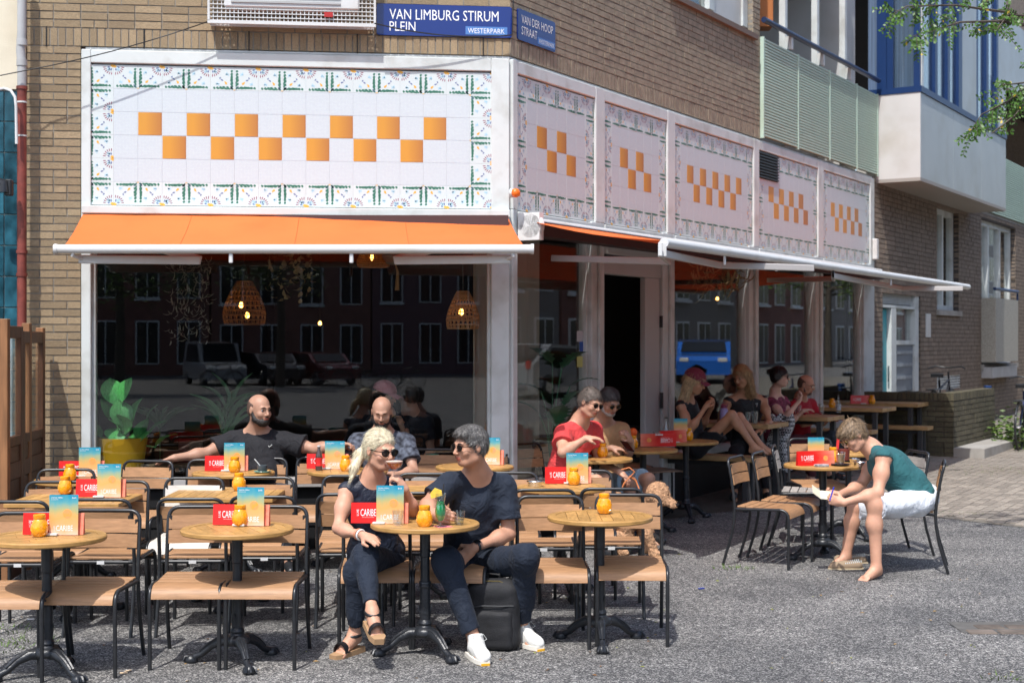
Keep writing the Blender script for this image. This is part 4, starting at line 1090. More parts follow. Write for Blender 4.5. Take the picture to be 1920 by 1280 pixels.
dr = fw(1656, 1673.5, 579, 745, .09, .14, 'door', M_teal); MB().b2((wx(MR, 1656)+.02, .082, wz(MR, 1660, 740)), (wx(MR, 1663), .089, wz(MR, 1660, 605)), AM).obj('pane', mat('pale_door_glass', (.5, .56, .54), .15), dr)
MB().tube([AM@Vector((wx(MR, 1672), .05, wz(MR, 1672, 715))), AM@Vector((wx(MR, 1672), .05, wz(MR, 1672, 686)))], .012, 8).obj('handle', M_chrome, dr, 50)
fw(1683, 1718, 577, 638, .10, .11, 'side_light', M_glass); fw(1683, 1718, 577, 640, .2, .22, 'hall_wall', mat('pale_hall', (.30, .31, .28), .8)); fw(1683, 1718, 638, 646, .03, .14, 'door_frame', M_white)
ml = fw(1683, 1718, 646, 733, .06, .14, 'letter_box_panel', M_mail)
mx0, mx1 = wx(MR, 1687), wx(MR, 1717)
for r_ in range(3):
    z = wz(MR, 1700, 661+r_*23.5)
    for k in range(4):
        x = mx0+(mx1-mx0)*(k+.5)/4; MB().b2((x-.105, .045, z-.02), (x+.105, .059, z+.03), AM).obj('letter_slot', mat('slot_metal', (.26, .29, .32), .35), ml)
put_text('12345678', 0, .3, 0, .05, 0, Matrix(), ml) if False else None
# windows
def apt_window(x0, x1, z0, z1, n, sill=True):
    o = apart(MB().b2((x0, .30, z0), (x1, .33, z1), AM), 'window', mat('grey_net_curtain', (.33, .33, .31), .8))
    t = .09
    for (a, c, e_, f_) in ((x0, x1, z0, z0+t), (x0, x1, z1-t, z1), (x0, x0+t, z0+t, z1-t), (x1-t, x1, z0+t, z1-t)): MB().b2((a, .10, e_), (c, .2, f_), AM).obj('frame', M_white, o)
    for k in range(1, n): x = x0+(x1-x0)*k/n; MB().b2((x-t/2, .095, z0+t), (x+t/2, .2, z1-t), AM).obj('mullion', M_white, o)
    MB().b2((x0+t, .15, z0+t), (x1-t, .156, z1-t), AM).obj('pane', M_glass, o)
    if sill: MB().b2((x0-.05, -.05, z0-.09), (x1+.05, .15, z0-.003), AM).obj('sill', M_conc, o)
apt_window(W0, W1, wz0, wz1, 2); apt_window(U0, U1, uz0, uz1, 3)
vt = apart(MB().b2((V0, .05, vz0), (V1, .1, vz1), AM), 'vent', M_greyp)
for k in range(6): z = vz0+(vz1-vz0)*(k+.5)/6; MB().box(((V0+V1)/2, .03, z), (V1-V0, .04, .025), AM).obj('louvre', M_white, vt)
# number plate
x0, x1 = wx(MR, 1735), wx(MR, 1743); apart(MB().b2((x0, -.02, wz(MR, 1739, 632)), (x1, -.003, wz(MR, 1739, 588)), AM), 'number_plate', M_whitem)
# french balcony of perforated sheet
bx0, bx1 = wx(MR, 1866, -.25), wx(MR, 1908, -.25); bz0, bz1 = wz(MR, 1880, 678, -.25), wz(MR, 1880, 560, -.25)
gb = apart(MB().b2((bx0, -.26, bz0), (bx1, .037, bz1), AM), 'balcony_guard', mat('perforated_beige_sheet', (.36, .34, .29), .6, var=.3, vscale=60))
MB().tube([AM@Vector((bx0-.05, -.25, bz1+.17)), AM@Vector((bx1+.02, -.25, bz1+.17))], .03, 8).obj('rail', M_bluef, gb, 50)
MB().b2((bx1, -.26, bz1), (bx1+.03, -.23, bz1+.16), AM).obj('rail_post', M_bluef, gb); MB().b2((U0, -.2, uz0-.25), (bx1+.2, -.0, uz0-.05), AM).obj('balcony_base', M_greyp, gb)
# mint balcony ---------------------------------------------------------
B0, B1 = xRe+.02, wx(MR, 1641); bz0, bz1 = 4.33, 5.50
bal = apart(MB().b2((B0, .02, bz0-.14), (B1, 1.9, bz0-.02), AM), 'balcony_slab', M_conc)
ns = 33; nb_ = 4; sl = MB().cbox((0, 0, 0), (1, .018, .024), .003).mesh('slat', M_mint)
xb = [B0+(B1-B0)*t for t in (0, .262, .53, .785, 1)]
for i in range(4):
    for k in range(ns):
        z = bz0+(bz1-bz0)*(k+.5)/ns; wdt = xb[i+1]-xb[i]-.03
        link('slat', sl, apt, M=AM@Matrix.Translation(((xb[i]+xb[i+1])/2, -.03, z))@Matrix.Diagonal((wdt, 1, 1, 1)))
for i in range(5): apart(MB().b2((xb[i]-.014, -.045, bz0-.02), (xb[i]+.014, -.0, bz1+.01), AM), 'slat_frame', M_mint)
apart(MB().b2((B0, -.005, bz0), (B1, .0, bz1), AM), 'slat_backing', mat('grey_green_backing', (.22, .32, .26), .8))
zr0, zr1 = wz(MR, 1420, 60, -.05), wz(MR, 1638, 163, -.05)
apart(MB().tube([AM@Vector((B0-.05, -.06, 5.70)), AM@Vector((B1-.02, -.06, 5.70))], .035, 10), 'rail', mat('dark_blue_rail', (.015, .03, .08), .35), 50)
for px_ in (1470, 1530, 1582): x = wx(MR, px_, .05); apart(MB().b2((x-.04, .02, bz0), (x+.04, .10, 8.5), AM), 'white_post', M_white); apart(MB().b2((x-.03, -.06, 5.52), (x+.03, .02, 5.68), AM), 'rail_bracket', M_white)
apart(MB().b2((B0-.3, 1.7, bz0), (B1-.5, 1.8, 8.5), AM), 'recess_wall', mat('pale_recess_wall', (.42, .40, .37), .8))
apart(MB().b2((B1-.5, .3, bz0), (B1-.0, 1.8, 8.5), AM), 'recess_side', M_panel); apart(MB().b2((B0+.6, 1.62, bz0), (B1-1.2, 1.69, 7.2), AM), 'balcony_door_frame', M_cream)
apart(MB().b2((B0+.75, 1.58, bz0), (B1-1.35, 1.615, 7.1), AM), 'balcony_door_glass', mat('dark_pane', (.012, .012, .014), .1)); apart(MB().b2((B0-.3, .2, 7.4), (B1, 1.9, 7.5), AM), 'recess_ceiling', M_panel)
tag(MB().cbox((0, 0, 0), (.3, .25, .75), .01).obj('wood_crate', mat('orange_wood', (.42, .14, .035), .6), None, loc=MR@Vector((wx(MR, 1424, .3), .3, 6.15))), 'orange-brown wooden box at the near end of the balcony', 'box')
# bay
Y0 = wx(MR, 1643.5); dep = .64; Y1 = wx(MR, 1886, -dep); by0, by1 = zbay, 5.50
b = MB(); b.b2((Y0, -dep, by0), (Y1, .5, by0+.05), AM); apart(b, 'bay_underside', mat('bay_soffit', (.32, .29, .26), .6))
apart(MB().b2((Y0, -dep, by0+.05), (Y0+.04, .3, by1), AM), 'bay_side_panel', M_panel)
np_ = 3
for k in range(np_): a = Y0+.042+(Y1-Y0-.04)*k/np_; c = Y0+.04+(Y1-Y0-.04)*(k+1)/np_-.006; apart(MB().b2((a, -dep, by0+.05), (c, -dep+.03, by1), AM), 'cladding_panel', M_panelg)
apart(MB().b2((Y0-.012, -dep-.02, by1+.002), (Y1, .3, by1+.09), AM), 'bay_sill', M_bluef)
# bay windows above
zt_ = 8.2
for (y0, y1, m_) in ((-dep+.01, -dep+.10, M_bluef), (-dep+.40, -dep+.5, M_bluef), (-.15, -.0, M_bluef)): apart(MB().b2((Y0+.01, y0, by1+.09), (Y0+.07, y1, zt_), AM), 'frame', m_)
apart(MB().b2((Y0+.04, -dep+.1, by1+.09), (Y0+.046, -.15, zt_), AM), 'pane', M_glass)
apart(MB().b2((Y0+.25, -dep+.1, by1+.09), (Y0+.27, .2, zt_), AM), 'curtain', mat('blue_curtain', (.10, .15, .24), .8, var=.3, vscale=3, stretch=(12, 12, .3)))
x = Y0+.08
for k, (w_, m_) in enumerate(((.10, M_white), (.65, M_glass), (.14, M_bluef), (.6, M_glass), (.14, M_bluef), (.55, M_glass), (.22, M_bluef), (.95, M_panelg), (.14, M_bluef), (.6, M_glass), (.16, M_bluef), (.6, M_glass), (.14, M_bluef), (1.2, M_panelg))):
    nm = {M_white.name: 'frame', M_glass.name: 'pane', M_bluef.name: 'frame', M_panelg.name: 'cladding_panel'}[m_.name]
    if x < Y1: apart(MB().b2((x, -dep+(.05 if m_ is M_glass else .0), by1+.092), (min(x+w_, Y1), -dep+(.056 if m_ is M_glass else .08), zt_), AM), nm, m_)
    x += w_
apart(MB().b2((Y0+.3, -dep+.35, by1+.1), (Y1, -dep+.4, zt_), AM), 'curtain', mat('net_curtain', (.2, .24, .28), .8, var=.4, vscale=3, stretch=(10, 10, .3)))
# second balcony past the bay
apart(MB().b2((Y1+.02, .0, 4.3), (Y1+20, 1.5, 4.42), AM), 'balcony_slab', M_conc)
for k in range(28):
    link('slat', sl, apt, M=AM@Matrix.Translation((Y1+10, -.03, 4.35+1.17*(k+.5)/28))@Matrix.Diagonal((19.9, 1, 1.1, 1)))
apart(MB().b2((Y1+.02, .0, 4.35), (Y1+20, .01, 5.5), AM), 'slat_backing', MATS['grey_green_backing'])
apart(MB().b2((Y1+.02, 1.5, 4.3), (Y1+30, 1.6, 14), AM), 'recess_wall', M_brickd)
apart(MB().b2((xRe+.02, .35, 7.6), (xr, 6, 7.8), AM), 'roof', M_dark)
apart(MB().b2((Y1+.02, -.1, 6.9), (Y1+25, .0, 8.3), AM), 'cladding_panel', M_panelg)
# ------------------------------------------------------------------ ground
def chip_mat():
    m = bpy.data.materials.new('chip_seal_asphalt'); m.use_nodes = True; nt = m.node_tree; N = nt.nodes; L = nt.links; b = N['Principled BSDF']; b.inputs['Roughness'].default_value = .85
    tc = N.new('ShaderNodeTexCoord'); v = N.new('ShaderNodeTexVoronoi'); v.inputs['Scale'].default_value = 140; v.inputs['Randomness'].default_value = 1
    wv = N.new('ShaderNodeTexNoise'); wv.inputs['Scale'].default_value = 300; L.new(tc.outputs['Object'], wv.inputs[0])
    mxv = N.new('ShaderNodeMix'); mxv.data_type = 'VECTOR'; mxv.inputs[0].default_value = .004; L.new(tc.outputs['Object'], mxv.inputs[4]); L.new(wv.outputs['Color'], mxv.inputs[5])
    L.new(mxv.outputs[1], v.inputs['Vector'])
    sp = N.new('ShaderNodeSeparateColor'); L.new(v.outputs['Color'], sp.inputs[0])
    cr = N.new('ShaderNodeValToRGB'); e = cr.color_ramp.elements; cr.color_ramp.interpolation = 'LINEAR'
    e[0].position = 0; e[0].color = (.038, .038, .042, 1); e[1].position = 1; e[1].color = (.52, .505, .48, 1)
    for p_, c_ in ((.40, (.068, .067, .068, 1)), (.58, (.145, .142, .14, 1)), (.76, (.245, .238, .228, 1))): q = e.new(p_); q.color = c_
    L.new(sp.outputs[0], cr.inputs[0])
    n1 = N.new('ShaderNodeTexNoise'); n1.inputs['Scale'].default_value = 1.3; n1.inputs['Detail'].default_value = 7; L.new(tc.outputs['Object'], n1.inputs[0])
    r1 = N.new('ShaderNodeValToRGB'); r1.color_ramp.elements[0].position = .35; r1.color_ramp.elements[0].color = (.62, .62, .62, 1); r1.color_ramp.elements[1].position = .65; r1.color_ramp.elements[1].color = (1.12, 1.1, 1.07, 1); L.new(n1.outputs[0], r1.inputs[0])
    n2 = N.new('ShaderNodeTexNoise'); n2.inputs['Scale'].default_value = 22; n2.inputs['Detail'].default_value = 3; L.new(tc.outputs['Object'], n2.inputs[0])
    r2 = N.new('ShaderNodeValToRGB'); r2.color_ramp.elements[0].position = .35; r2.color_ramp.elements[0].color = (.7, .7, .7, 1); r2.color_ramp.elements[1].position = .6; r2.color_ramp.elements[1].color = (1.1, 1.1, 1.1, 1); L.new(n2.outputs[0], r2.inputs[0])
    m1 = N.new('ShaderNodeMix'); m1.data_type = 'RGBA'; m1.blend_type = 'MULTIPLY'; m1.inputs[0].default_value = 1; L.new(cr.outputs[0], m1.inputs[6]); L.new(r1.outputs[0], m1.inputs[7])
    m2 = N.new('ShaderNodeMix'); m2.data_type = 'RGBA'; m2.blend_type = 'MULTIPLY'; m2.inputs[0].default_value = 1; L.new(m1.outputs[2], m2.inputs[6]); L.new(r2.outputs[0], m2.inputs[7])
    L.new(m2.outputs[2], b.inputs['Base Color'])
    bp = N.new('ShaderNodeBump'); bp.inputs['Strength'].default_value = .8; bp.inputs['Distance'].default_value = .006; L.new(sp.outputs[1], bp.inputs['Height']); L.new(bp.outputs[0], b.inputs['Normal'])
    return m
M_chip = chip_mat()
b = MB(); XS = [-90, -30, -12, -4, 0, 4, 12, 30, 90]; YS = [-120, -40, -10, 0, 6, 12, 20, 40, 160]
b.sheet(lambda u, v: (XS[round(u*8)], YS[round(v*8)], gz(YS[round(v*8)])), 8, 8)
tag(b.obj('ground', M_chip), kind='structure')
# clinker pavement at the right back
M_pav = mat('pavement_joint_sand', (.16, .145, .12), .95, var=.2, vscale=12, dirt=.2)
M_clk = mat('grey_brown_clinker', (.27, .235, .195), .85, var=.18, vscale=8, rv=.22, bump=.4, bscale=50, dirt=.25, dscale=1.2)
Rn = MR.to_3x3(); line = [G(2300, 1030), G(1925, 990), G(1752, 969), G(1570, 912), G(1330, 893), G(1100, 905)]
pts = [Vector((p.x, p.y, 0)) for p in line]+[MR@Vector((1, .0, 0)), MR@Vector((40, 0, 0)), MR@Vector((40, -14, 0))]
b = MB(); nn = len(pts); b.add([(p.x, p.y, gz(p.y)+.004) for p in pts], [tuple(range(nn))]); pave = tag(b.obj('pavement', M_pav), kind='structure')
def inside(x, y):
    c = False; j = nn-1
    for i in range(nn):
        if (pts[i].y > y) != (pts[j].y > y) and x < (pts[j].x-pts[i].x)*(y-pts[i].y)/(pts[j].y-pts[i].y)+pts[i].x: c = not c
        j = i
    return c
cl = []; 
for r_ in range(0, 130):
    yy = -.12-r_*.1
    for k in range(-10, 90):
        xx = 1.5+k*.215+(.107 if r_ % 2 else 0); p = MR@Vector((xx, yy, 0))
        a = MR@Vector((xx-.1, yy, 0)); c = MR@Vector((xx+.1, yy, 0))
        if p.y > 26 or not (inside(a.x, a.y) and inside(c.x, c.y)): continue
        q = pix(Vector((p.x, p.y, gz(p.y))))
        if q[0] > 2100: continue
        vis = 0 < q[0] < 1920 and 700 < q[1] < 1280
        cl.append((p, vis*1e6-p.y))
cl.sort(key=lambda t: -t[1]); ubr = unit_brick(M_clk); rest = MB(); ang = math.atan2(.857, .5154)
RR = random.Random(5)
for i, (p, _) in enumerate(cl):
    T = Matrix.Translation((p.x, p.y, gz(p.y)-.010+RR.uniform(0, .003)))@Matrix.Rotation(ang+RR.uniform(-.012, .012), 4, 'Z')@Matrix.Rotation(math.atan(.015), 4, 'X')@Matrix.Diagonal((.208, .093, .04, 1))
    if i < 300: link('paver', ubr, pave, M=T)
    elif i < 7000: rest.box((0, 0, 0), (1, 1, 1), T)
tag(rest.obj('paving', M_clk, pave), kind='stuff')
# drain strip of old pavers at the lower right, sunk into the asphalt
b = MB(); c = G(1880, 1175); MB_ = None
po = tag(MB().sheet(lambda u, v: (c.x-.30+1.2*u, c.y-.17+.30*v+.03*u, gz(c.y-.22+.42*v)+.004), 1, 1).obj('paver_patch', mat('dark_patch', (.10, .095, .088), .9, var=.3, vscale=10)), kind='structure')
um = MB().cbox((0, 0, 0), (.17, .10, .02), .006).mesh('paver', mat('rusty_paver', (.11, .088, .072), .85, var=.35, vscale=10, rv=.3))
for r_ in range(2):
    for k in range(6): x, y = c.x-.18+.19*k+.09*r_, c.y-.15+.135*r_; link('paver', um, po, loc=(x, y, gz(y)-.001), rot=(math.atan(.015), 0, RR.uniform(-.04, .04)))
# low brick wall with its end pier and the step
wc = G(1788, 858); lw = MR.inverted()@wc; dW = -lw.y; xW = lw.x; zg = gz(wc.y); zt = H+(640-737)/F*wc.y
wall = empty('garden_wall', wc, 0, 'low dark mossy brick wall behind the picnic tables', 'wall'); WI = Matrix.Translation(-wc)
xe = wx(MR, 1866, -dW)
Mf = frameM(MR@Vector((xW, 0, 0)), -(MR.to_3x3()@Vector((0, 1, 0))))     # face perpendicular to the street, towards the camera
Ms = MR@Matrix.Translation((0, -dW, 0))
its = [(Mf, r_, .09, M_brickm) for r_ in brick_rects(.0, dW, zg, zt-.11, course=.07, L=.22, seed=21)]+[(Ms, r_, .09, M_brickm) for r_ in brick_rects(xW, xe, zg, zt-.11, course=.07, L=.22, seed=22)]
its += [(Mf, r_, .2, M_brickm) for r_ in brick_rects(0, dW, zt-.105, zt, soldier=True)]+[(Ms, r_, .2, M_brickm) for r_ in brick_rects(xW, xe, zt-.105, zt, soldier=True)]
lay2(its, wall, WI)
b = MB(); b.b2((.0, .01, zg-.1), (dW-.01, .21, zt-.012), WI@Mf); b.b2((xW+.01, .01, zg-.1), (xe, .21, zt-.012), WI@Ms); b.obj('wall_core', M_mortard, wall)
# the low wall is cut by the house wall; step beside it
sp = empty('concrete_step', Ms@Vector((xW+.5, -.3, zg)), 0, 'low worn concrete step at the foot of the mossy wall', 'step')
MB().b2((xW-.02, -.42, zg-.1), (xe+.4, -.004, zg+.14), Matrix.Translation(-sp.location)@Ms).obj('slab', M_conc, sp)

# leaves and stubs on the ground
def scatter(name, mb, n, m, label, cat, region, grp=None, sm=None):
    me = mb.mesh(name, m, sm); R_ = random.Random(hash(name) % 1000)
def litter():
    R_ = random.Random(17); b = MB()
    for i in range(150):
        px_, py_ = R_.uniform(0, 1920), R_.uniform(1000, 1278); p = G(px_, py_); s = R_.uniform(.008, .02); a = R_.uniform(0, 6.28)
        M = Matrix.Translation(p+Vector((0, 0, .004)))@Matrix.Rotation(a, 4, 'Z')@Matrix.Rotation(R_.uniform(-.3, .3), 4, 'X'); b.c = R_.choice((0, 0, 1, 2))
        b.add([(-s, 0, 0), (0, s*.4, .003), (s, 0, 0), (0, -s*.4, .003)], [(0, 1, 2, 3)], M)
    tag(b.obj('fallen_leaves', [mat('dry_leaf', (.35, .22, .08), .8), mat('yellow_green_leaf', (.30, .33, .05), .8), mat('brown_leaf', (.2, .1, .04), .8)]), kind='stuff')
    b = MB()
    spots = [(1378, 1066, .12, 40), (15, 1180, .2, 70), (60, 1200, .15, 50), (45, 1128, .2, 80), (120, 1130, .14, 50), (1880, 1270, .1, 30), (1845, 880, .5, 200), (1790, 965, .2, 60), (1900, 890, .5, 160), (1640, 955, .06, 20), (20, 1215, .15, 40)]
    for (px_, py_, r_, n) in spots:
        c = G(px_, py_)
        for i in range(n):
            a = R_.uniform(0, 6.28); d = r_*math.sqrt(R_.random()); x, y = c.x+d*math.cos(a)*1.4, c.y+d*math.sin(a)*.8; h_ = R_.uniform(.01, .035); t = R_.uniform(0, 6.28); w_ = .004
            b.add([(x-w_*math.cos(t), y-w_*math.sin(t), gz(y)), (x+w_*math.cos(t), y+w_*math.sin(t), gz(y)), (x+.02*math.cos(a), y+.02*math.sin(a), gz(y)+h_)], [(0, 1, 2)])
    tag(b.obj('grass_tufts', mat('grass', (.10, .17, .03), .8, rv=.2)), kind='stuff')
litter()
for (px_, py_, rz) in ((232, 1262, .2), (240, 1258, .9), (150, 1273, .5)):
    tag(MB().tube([(-.02, 0, .004), (.02, 0, .004)], .004, 6).obj('cigarette_stub', mat('cigarette_paper', (.75, .55, .35), .8), None, 60, loc=G(px_, py_), rot=(0, 0, rz)), {232: 'left one of two cigarette stubs lying close together at the lower left', 240: 'right one of two cigarette stubs lying close together at the lower left', 150: 'lone cigarette stub beside the front-left table foot'}[px_], 'cigarette stub', 'cigarette stubs near the front table')
tag(MB().cbox((0, 0, .006), (.05, .018, .01), .003).obj('wrapper', mat('blue_foil', (.03, .05, .25), .3), None, loc=G(1315, 1104), rot=(0, 0, .5)), 'small blue wrapper on the bare asphalt', 'litter')
tag(MB().cbox((0, 0, .006), (.045, .014, .01), .003).obj('wrapper', mat('white_foil', (.7, .7, .7), .5), None, loc=G(58, 1162), rot=(0, 0, .2)), 'small white paper scrap on the asphalt at the left', 'litter')
# ------------------------------------------------------------------ chairs
def chair_proto(slat, name='terrace_chair'):
    r = empty(name, (0, 0, 0), 0, 'x', 'chair', 'slatted terrace chairs with black tube frames')
    R_ = .0115
    for sx in (-1, 1):
        x = sx*.205
        MB().tube([(x, -.205, 0), (x, -.205, .36)]+arc((x, -.205, .38), (x, -.205, .445), (x, -.14, .452), 4), R_, 8).obj('leg', M_black, r, 60)
        MB().tube([(x, .315, 0), (x*.995, .285, .10), (x*.99, .25, .22), (x*.985, .228, .34), (x*.98, .222, .44)], R_, 8).obj('leg', M_black, r, 60)
    b = MB()
    for sx in (-1, 1): b.tube([(sx*.205, -.14, .452), (sx*.203, .19, .440)]+arc((sx*.203, .19, .440), (sx*.203, .222, .438), (sx*.17, .224, .438), 4), R_, 8)
    b.tube([(-.17, .224, .438), (.17, .224, .438)], R_, 8); b.tube([(-.205, -.196, .398), (.205, -.196, .398)], R_*.8, 8)
    b.obj('seat_frame', M_black, r, 60)
    pts = [(-.201, .222, .44), (-.201, .232, .55), (-.2, .252, .67), (-.198, .268, .75)]+arc((-.196, .276, .775), (-.19, .286, .822), (-.135, .288, .824), 5)+[(.135, .288, .824)]
    pts += [(-p[0], p[1], p[2]) for p in reversed(pts[:-1])][1:]
    pts = [(-.201, .222, .44), (-.201, .232, .55), (-.2, .252, .67), (-.198, .268, .75)]+[tuple(v) for v in arc((-.196, .276, .775), (-.19, .286, .822), (-.135, .288, .824), 5)]
    full = pts+[(-p[0], p[1], p[2]) for p in reversed(pts)]
    MB().tube(full, R_, 8).obj('back_frame', M_black, r, 60)
    for z0 in (.622, .704):
        yb = .252+(z0-.66)*.2
        MB().slab(lambda u, v, z0=z0, yb=yb: (-.193+.386*u, yb-.012+(v)*.014+.022*math.sin(PI*u), z0+v*.074), 8, 1, .011).obj('back_slat', slat, r, 40)
    for sx in (-1, 1): MB().box((sx*.186, .258, .70), (.02, .006, .16)).obj('bracket', M_black, r)
    n = 5; y0 = .205; d = .068
    for i in range(n):
        a = y0-i*d; c = a-d+.007
        if i < n-1: MB().cbox((0, (a+c)/2, .459-.002*i), (.39, a-c, .012), .002).obj('seat_slat', slat, r)
    MB().slab(lambda u, v: (-.195+.39*u, -.068-.068*min(v*2, 1)-.078*math.sin(max(0, v*2-1)*PI/2), .453-.066*(1-math.cos(max(0, v*2-1)*PI/2))), 1, 8, .012).obj('seat_slat', slat, r, 40)
    MB().box((0, .238, .438), (.045, .003, .02)).obj('sticker', M_whitem, r)
    return r
CH = {}
def chair(px, py, rot, label, kind='n', tilt=0, hgt=.824, Y=None):
    """px,py: middle of the top rail in the photograph"""
    Yr = Y or F*(1.9-hgt)/(py-600); top = Vector(((px-CX)/F*Yr, Yr, 0)); a = math.radians(rot)
    off = Matrix.Rotation(a, 3, 'Z')@Vector((0, .288, 0)); loc = top-off; loc.z = gz(loc.y)
    if kind not in CH: o = chair_proto({'n': M_slat, 'g': M_slatg, 'w': M_slatw}[kind]); CH[kind] = o
    else: o = copy_tree(CH[kind])
    o.location = loc; o.rotation_euler = (math.atan(.015)*math.cos(a), -math.atan(.015)*math.sin(a)*-1*0, a); o['label'] = label
    return o
# front row, facing the street
chair(58, 961, 2, 'front-row chair cut by the left edge, behind the first round table')
chair(200, 956, -2, 'front-row chair right of the first round table with a candle and menu')
chair(383, 949, 2, 'front-row chair just left of the second round table')
chair(513, 949, -1, 'front-row chair just right of the second round table')
chair(707, 930, 4, 'chair the blond woman in navy sits on')
chair(856, 930, -3, 'chair the man in navy with the backpack sits on')
chair(1031, 930, 1, 'front-row chair left of the round table holding only a candle')
chair(1178, 927, -2, 'front-row chair right of the round table holding only a candle')
# second row, back to back with the first
chair(28, 940, 180, 'chair with its back to the street at the left edge, by the square table')
chair(184, 936, 178, 'chair with its back to the street, tucked under the left square table')
chair(358, 935, 181, 'chair with its back to the street, left side of the middle square table')
chair(493, 931, 180, 'chair with its back to the street, right side of the middle square table')
chair(655, 926, 183, 'chair with its back to the street behind the blond woman')
chair(800, 924, 180, 'chair with its back to the street between the couple')
chair(1020, 918, 181, 'chair with its back to the street below the steel ashtray table')
chair(1147, 916, 178, 'chair with its back to the street in front of the dog')
# third row
chair(107, 903, 0, 'third-row chair behind the left square table, left one')
chair(226, 902, -3, 'third-row chair behind the left square table, right one')
chair(366, 896, 0, 'bleached chair behind the middle square table', 'w')
chair(498, 895, -1, 'third-row chair behind the middle square table, right one')
chair(660, 892, 4, 'third-row chair whose seat shows left of the blond woman')
chair(800, 888, 0, 'third-row chair seen between the heads of the couple')
chair(955, 886, 0, 'third-row chair right of the man in navy, below the ashtray')
chair(1095, 882, -2, 'third-row chair behind the table with the ashtray')
# against the window
chair(125, 880, 8, 'back-row chair at the far left round table')
chair(280, 864, -8, 'back-row chair under the outstretched hand')
chair(402, 862, 3, 'back-row chair behind the round table with the espresso cup')
chair(492, 859, -3, 'back-row chair the man in a black T-shirt sits on')
chair(605, 857, 2, 'back-row chair right of the man in the black T-shirt')
chair(712, 850, 0, 'back-row chair of the man in the patterned shirt')
chair(815, 842, -2, 'back-row chair left of the grey-haired man, under the window')
chair(908, 840, 4, 'back-row chair behind the table right of the grey-haired man')
chair(978, 832, 38, 'turned chair beside the white corner post')
chair(1022, 822, 50, 'turned chair behind the man in the red polo')
chair(1164, 799, 10, 'chair behind the man in the tan T-shirt, against the doorway')
# right group
chair(1377, 856, 63, 'nearest chair of the right-hand group, empty and facing the round table')
chair(1419, 848, 66, 'second empty chair of the right-hand group, facing the table')
chair(1449, 836, 76, 'weathered grey chair beside the picnic bench', 'g')
chair(1517, 822, 4, 'chair behind the round table of the young man in green')
chair(1770, 872, -106, 'chair the young man in green sits on', Y=10.84)
chair(1722, 846, -78, 'chair half hidden behind the back of the young man in green', 'g')
# backless stool at the door
st = empty('stool', (P(1240, 0, 13.75).x, 13.75, gz(13.75)), math.radians(20), 'black metal stool with a brown seat before the open door', 'stool')
MB().slab(lambda u, v: (-.2+.4*u, -.19+.38*v, .455-.02*(2*u-1)**4), 8, 2, .016).obj('seat', mat('brown_seat', (.25, .16, .11), .5), st, 40)
for sx in (-1, 1):
    for sy in (-1, 1): MB().tube([(sx*.21, sy*.19, 0), (sx*.2, sy*.17, .35)]+arc((sx*.2, sy*.17, .38), (sx*.2, sy*.17, .44), (sx*.15, sy*.17, .44), 4), .0115, 8).obj('leg', M_black, st, 60)

# ------------------------------------------------------------------ tables
def iron_base(r, M_=M_iron):
    prof = [(.030, .715), (.030, .56), (.026, .555), (.027, .42), (.034, .415), (.036, .405), (.031, .40), (.036, .392), (.034, .382), (.030, .378), (.030, .30), (.034, .24), (.030, .20), (.036, .192), (.040, .18), (.036, .168), (.040, .160), (.062, .150), (.070, .138), (.070, .120), (.055, .105), (.02, .10)]
    MB().lathe(prof[::-1], 18).obj('column', M_, r, 35)
    for k in range(4):
        a = PI/4+PI/2*k; b = MB(); ca, sa = math.cos(a), math.sin(a)
        b.slab(lambda u, v: ((.033+.010*v*v)*math.cos(a+(u-.5)*.9*(1-v)), (.033+.010*v*v)*math.sin(a+(u-.5)*.9*(1-v)), .235+.055*v), 4, 4, .004); b.obj('leaf_ornament', M_, r, 60)
    for k in range(3):
        a = 2*PI*k/3-PI/2; T = Matrix.Rotation(a, 4, 'Z'); b = MB()
        pts = [(.03, 0, .125), (.09, 0, .125), (.15, 0, .095), (.20, 0, .050), (.24, 0, .032), (.265, 0, .026)]
        b.tube(pts, [.034, .030, .022, .018, .020, .018], 8, M=T)
        for sy in (-1, 1): b.tube([(.04, sy*.02, .145), (.10, sy*.016, .145), (.16, sy*.012, .11), (.21, sy*.009, .065)], .007, 5, M=T)
        l = b.obj('leg', M_, r, 50)
        s = MB(); s.lathe([(.001, .0), (.034, .0), (.040, .010), (.034, .03), (.018, .045), (.001, .048)], 12, (.262, 0, 0), M=T)
        for q in (-.5, 0, .5): s.tube([(.245, 0, .04), (.262+.03*math.cos(q), .03*math.sin(q*1.6), .036), (.262+.042*math.cos(q), .042*math.sin(q*1.6), .012)], .007, 5, M=T)
        s.obj('foot', M_, l, 50)
    MB().box((0, 0, .718), (.26, .05, .006)).box((0, 0, .7179), (.05, .26, .0062)).obj('top_bracket', M_black, r)
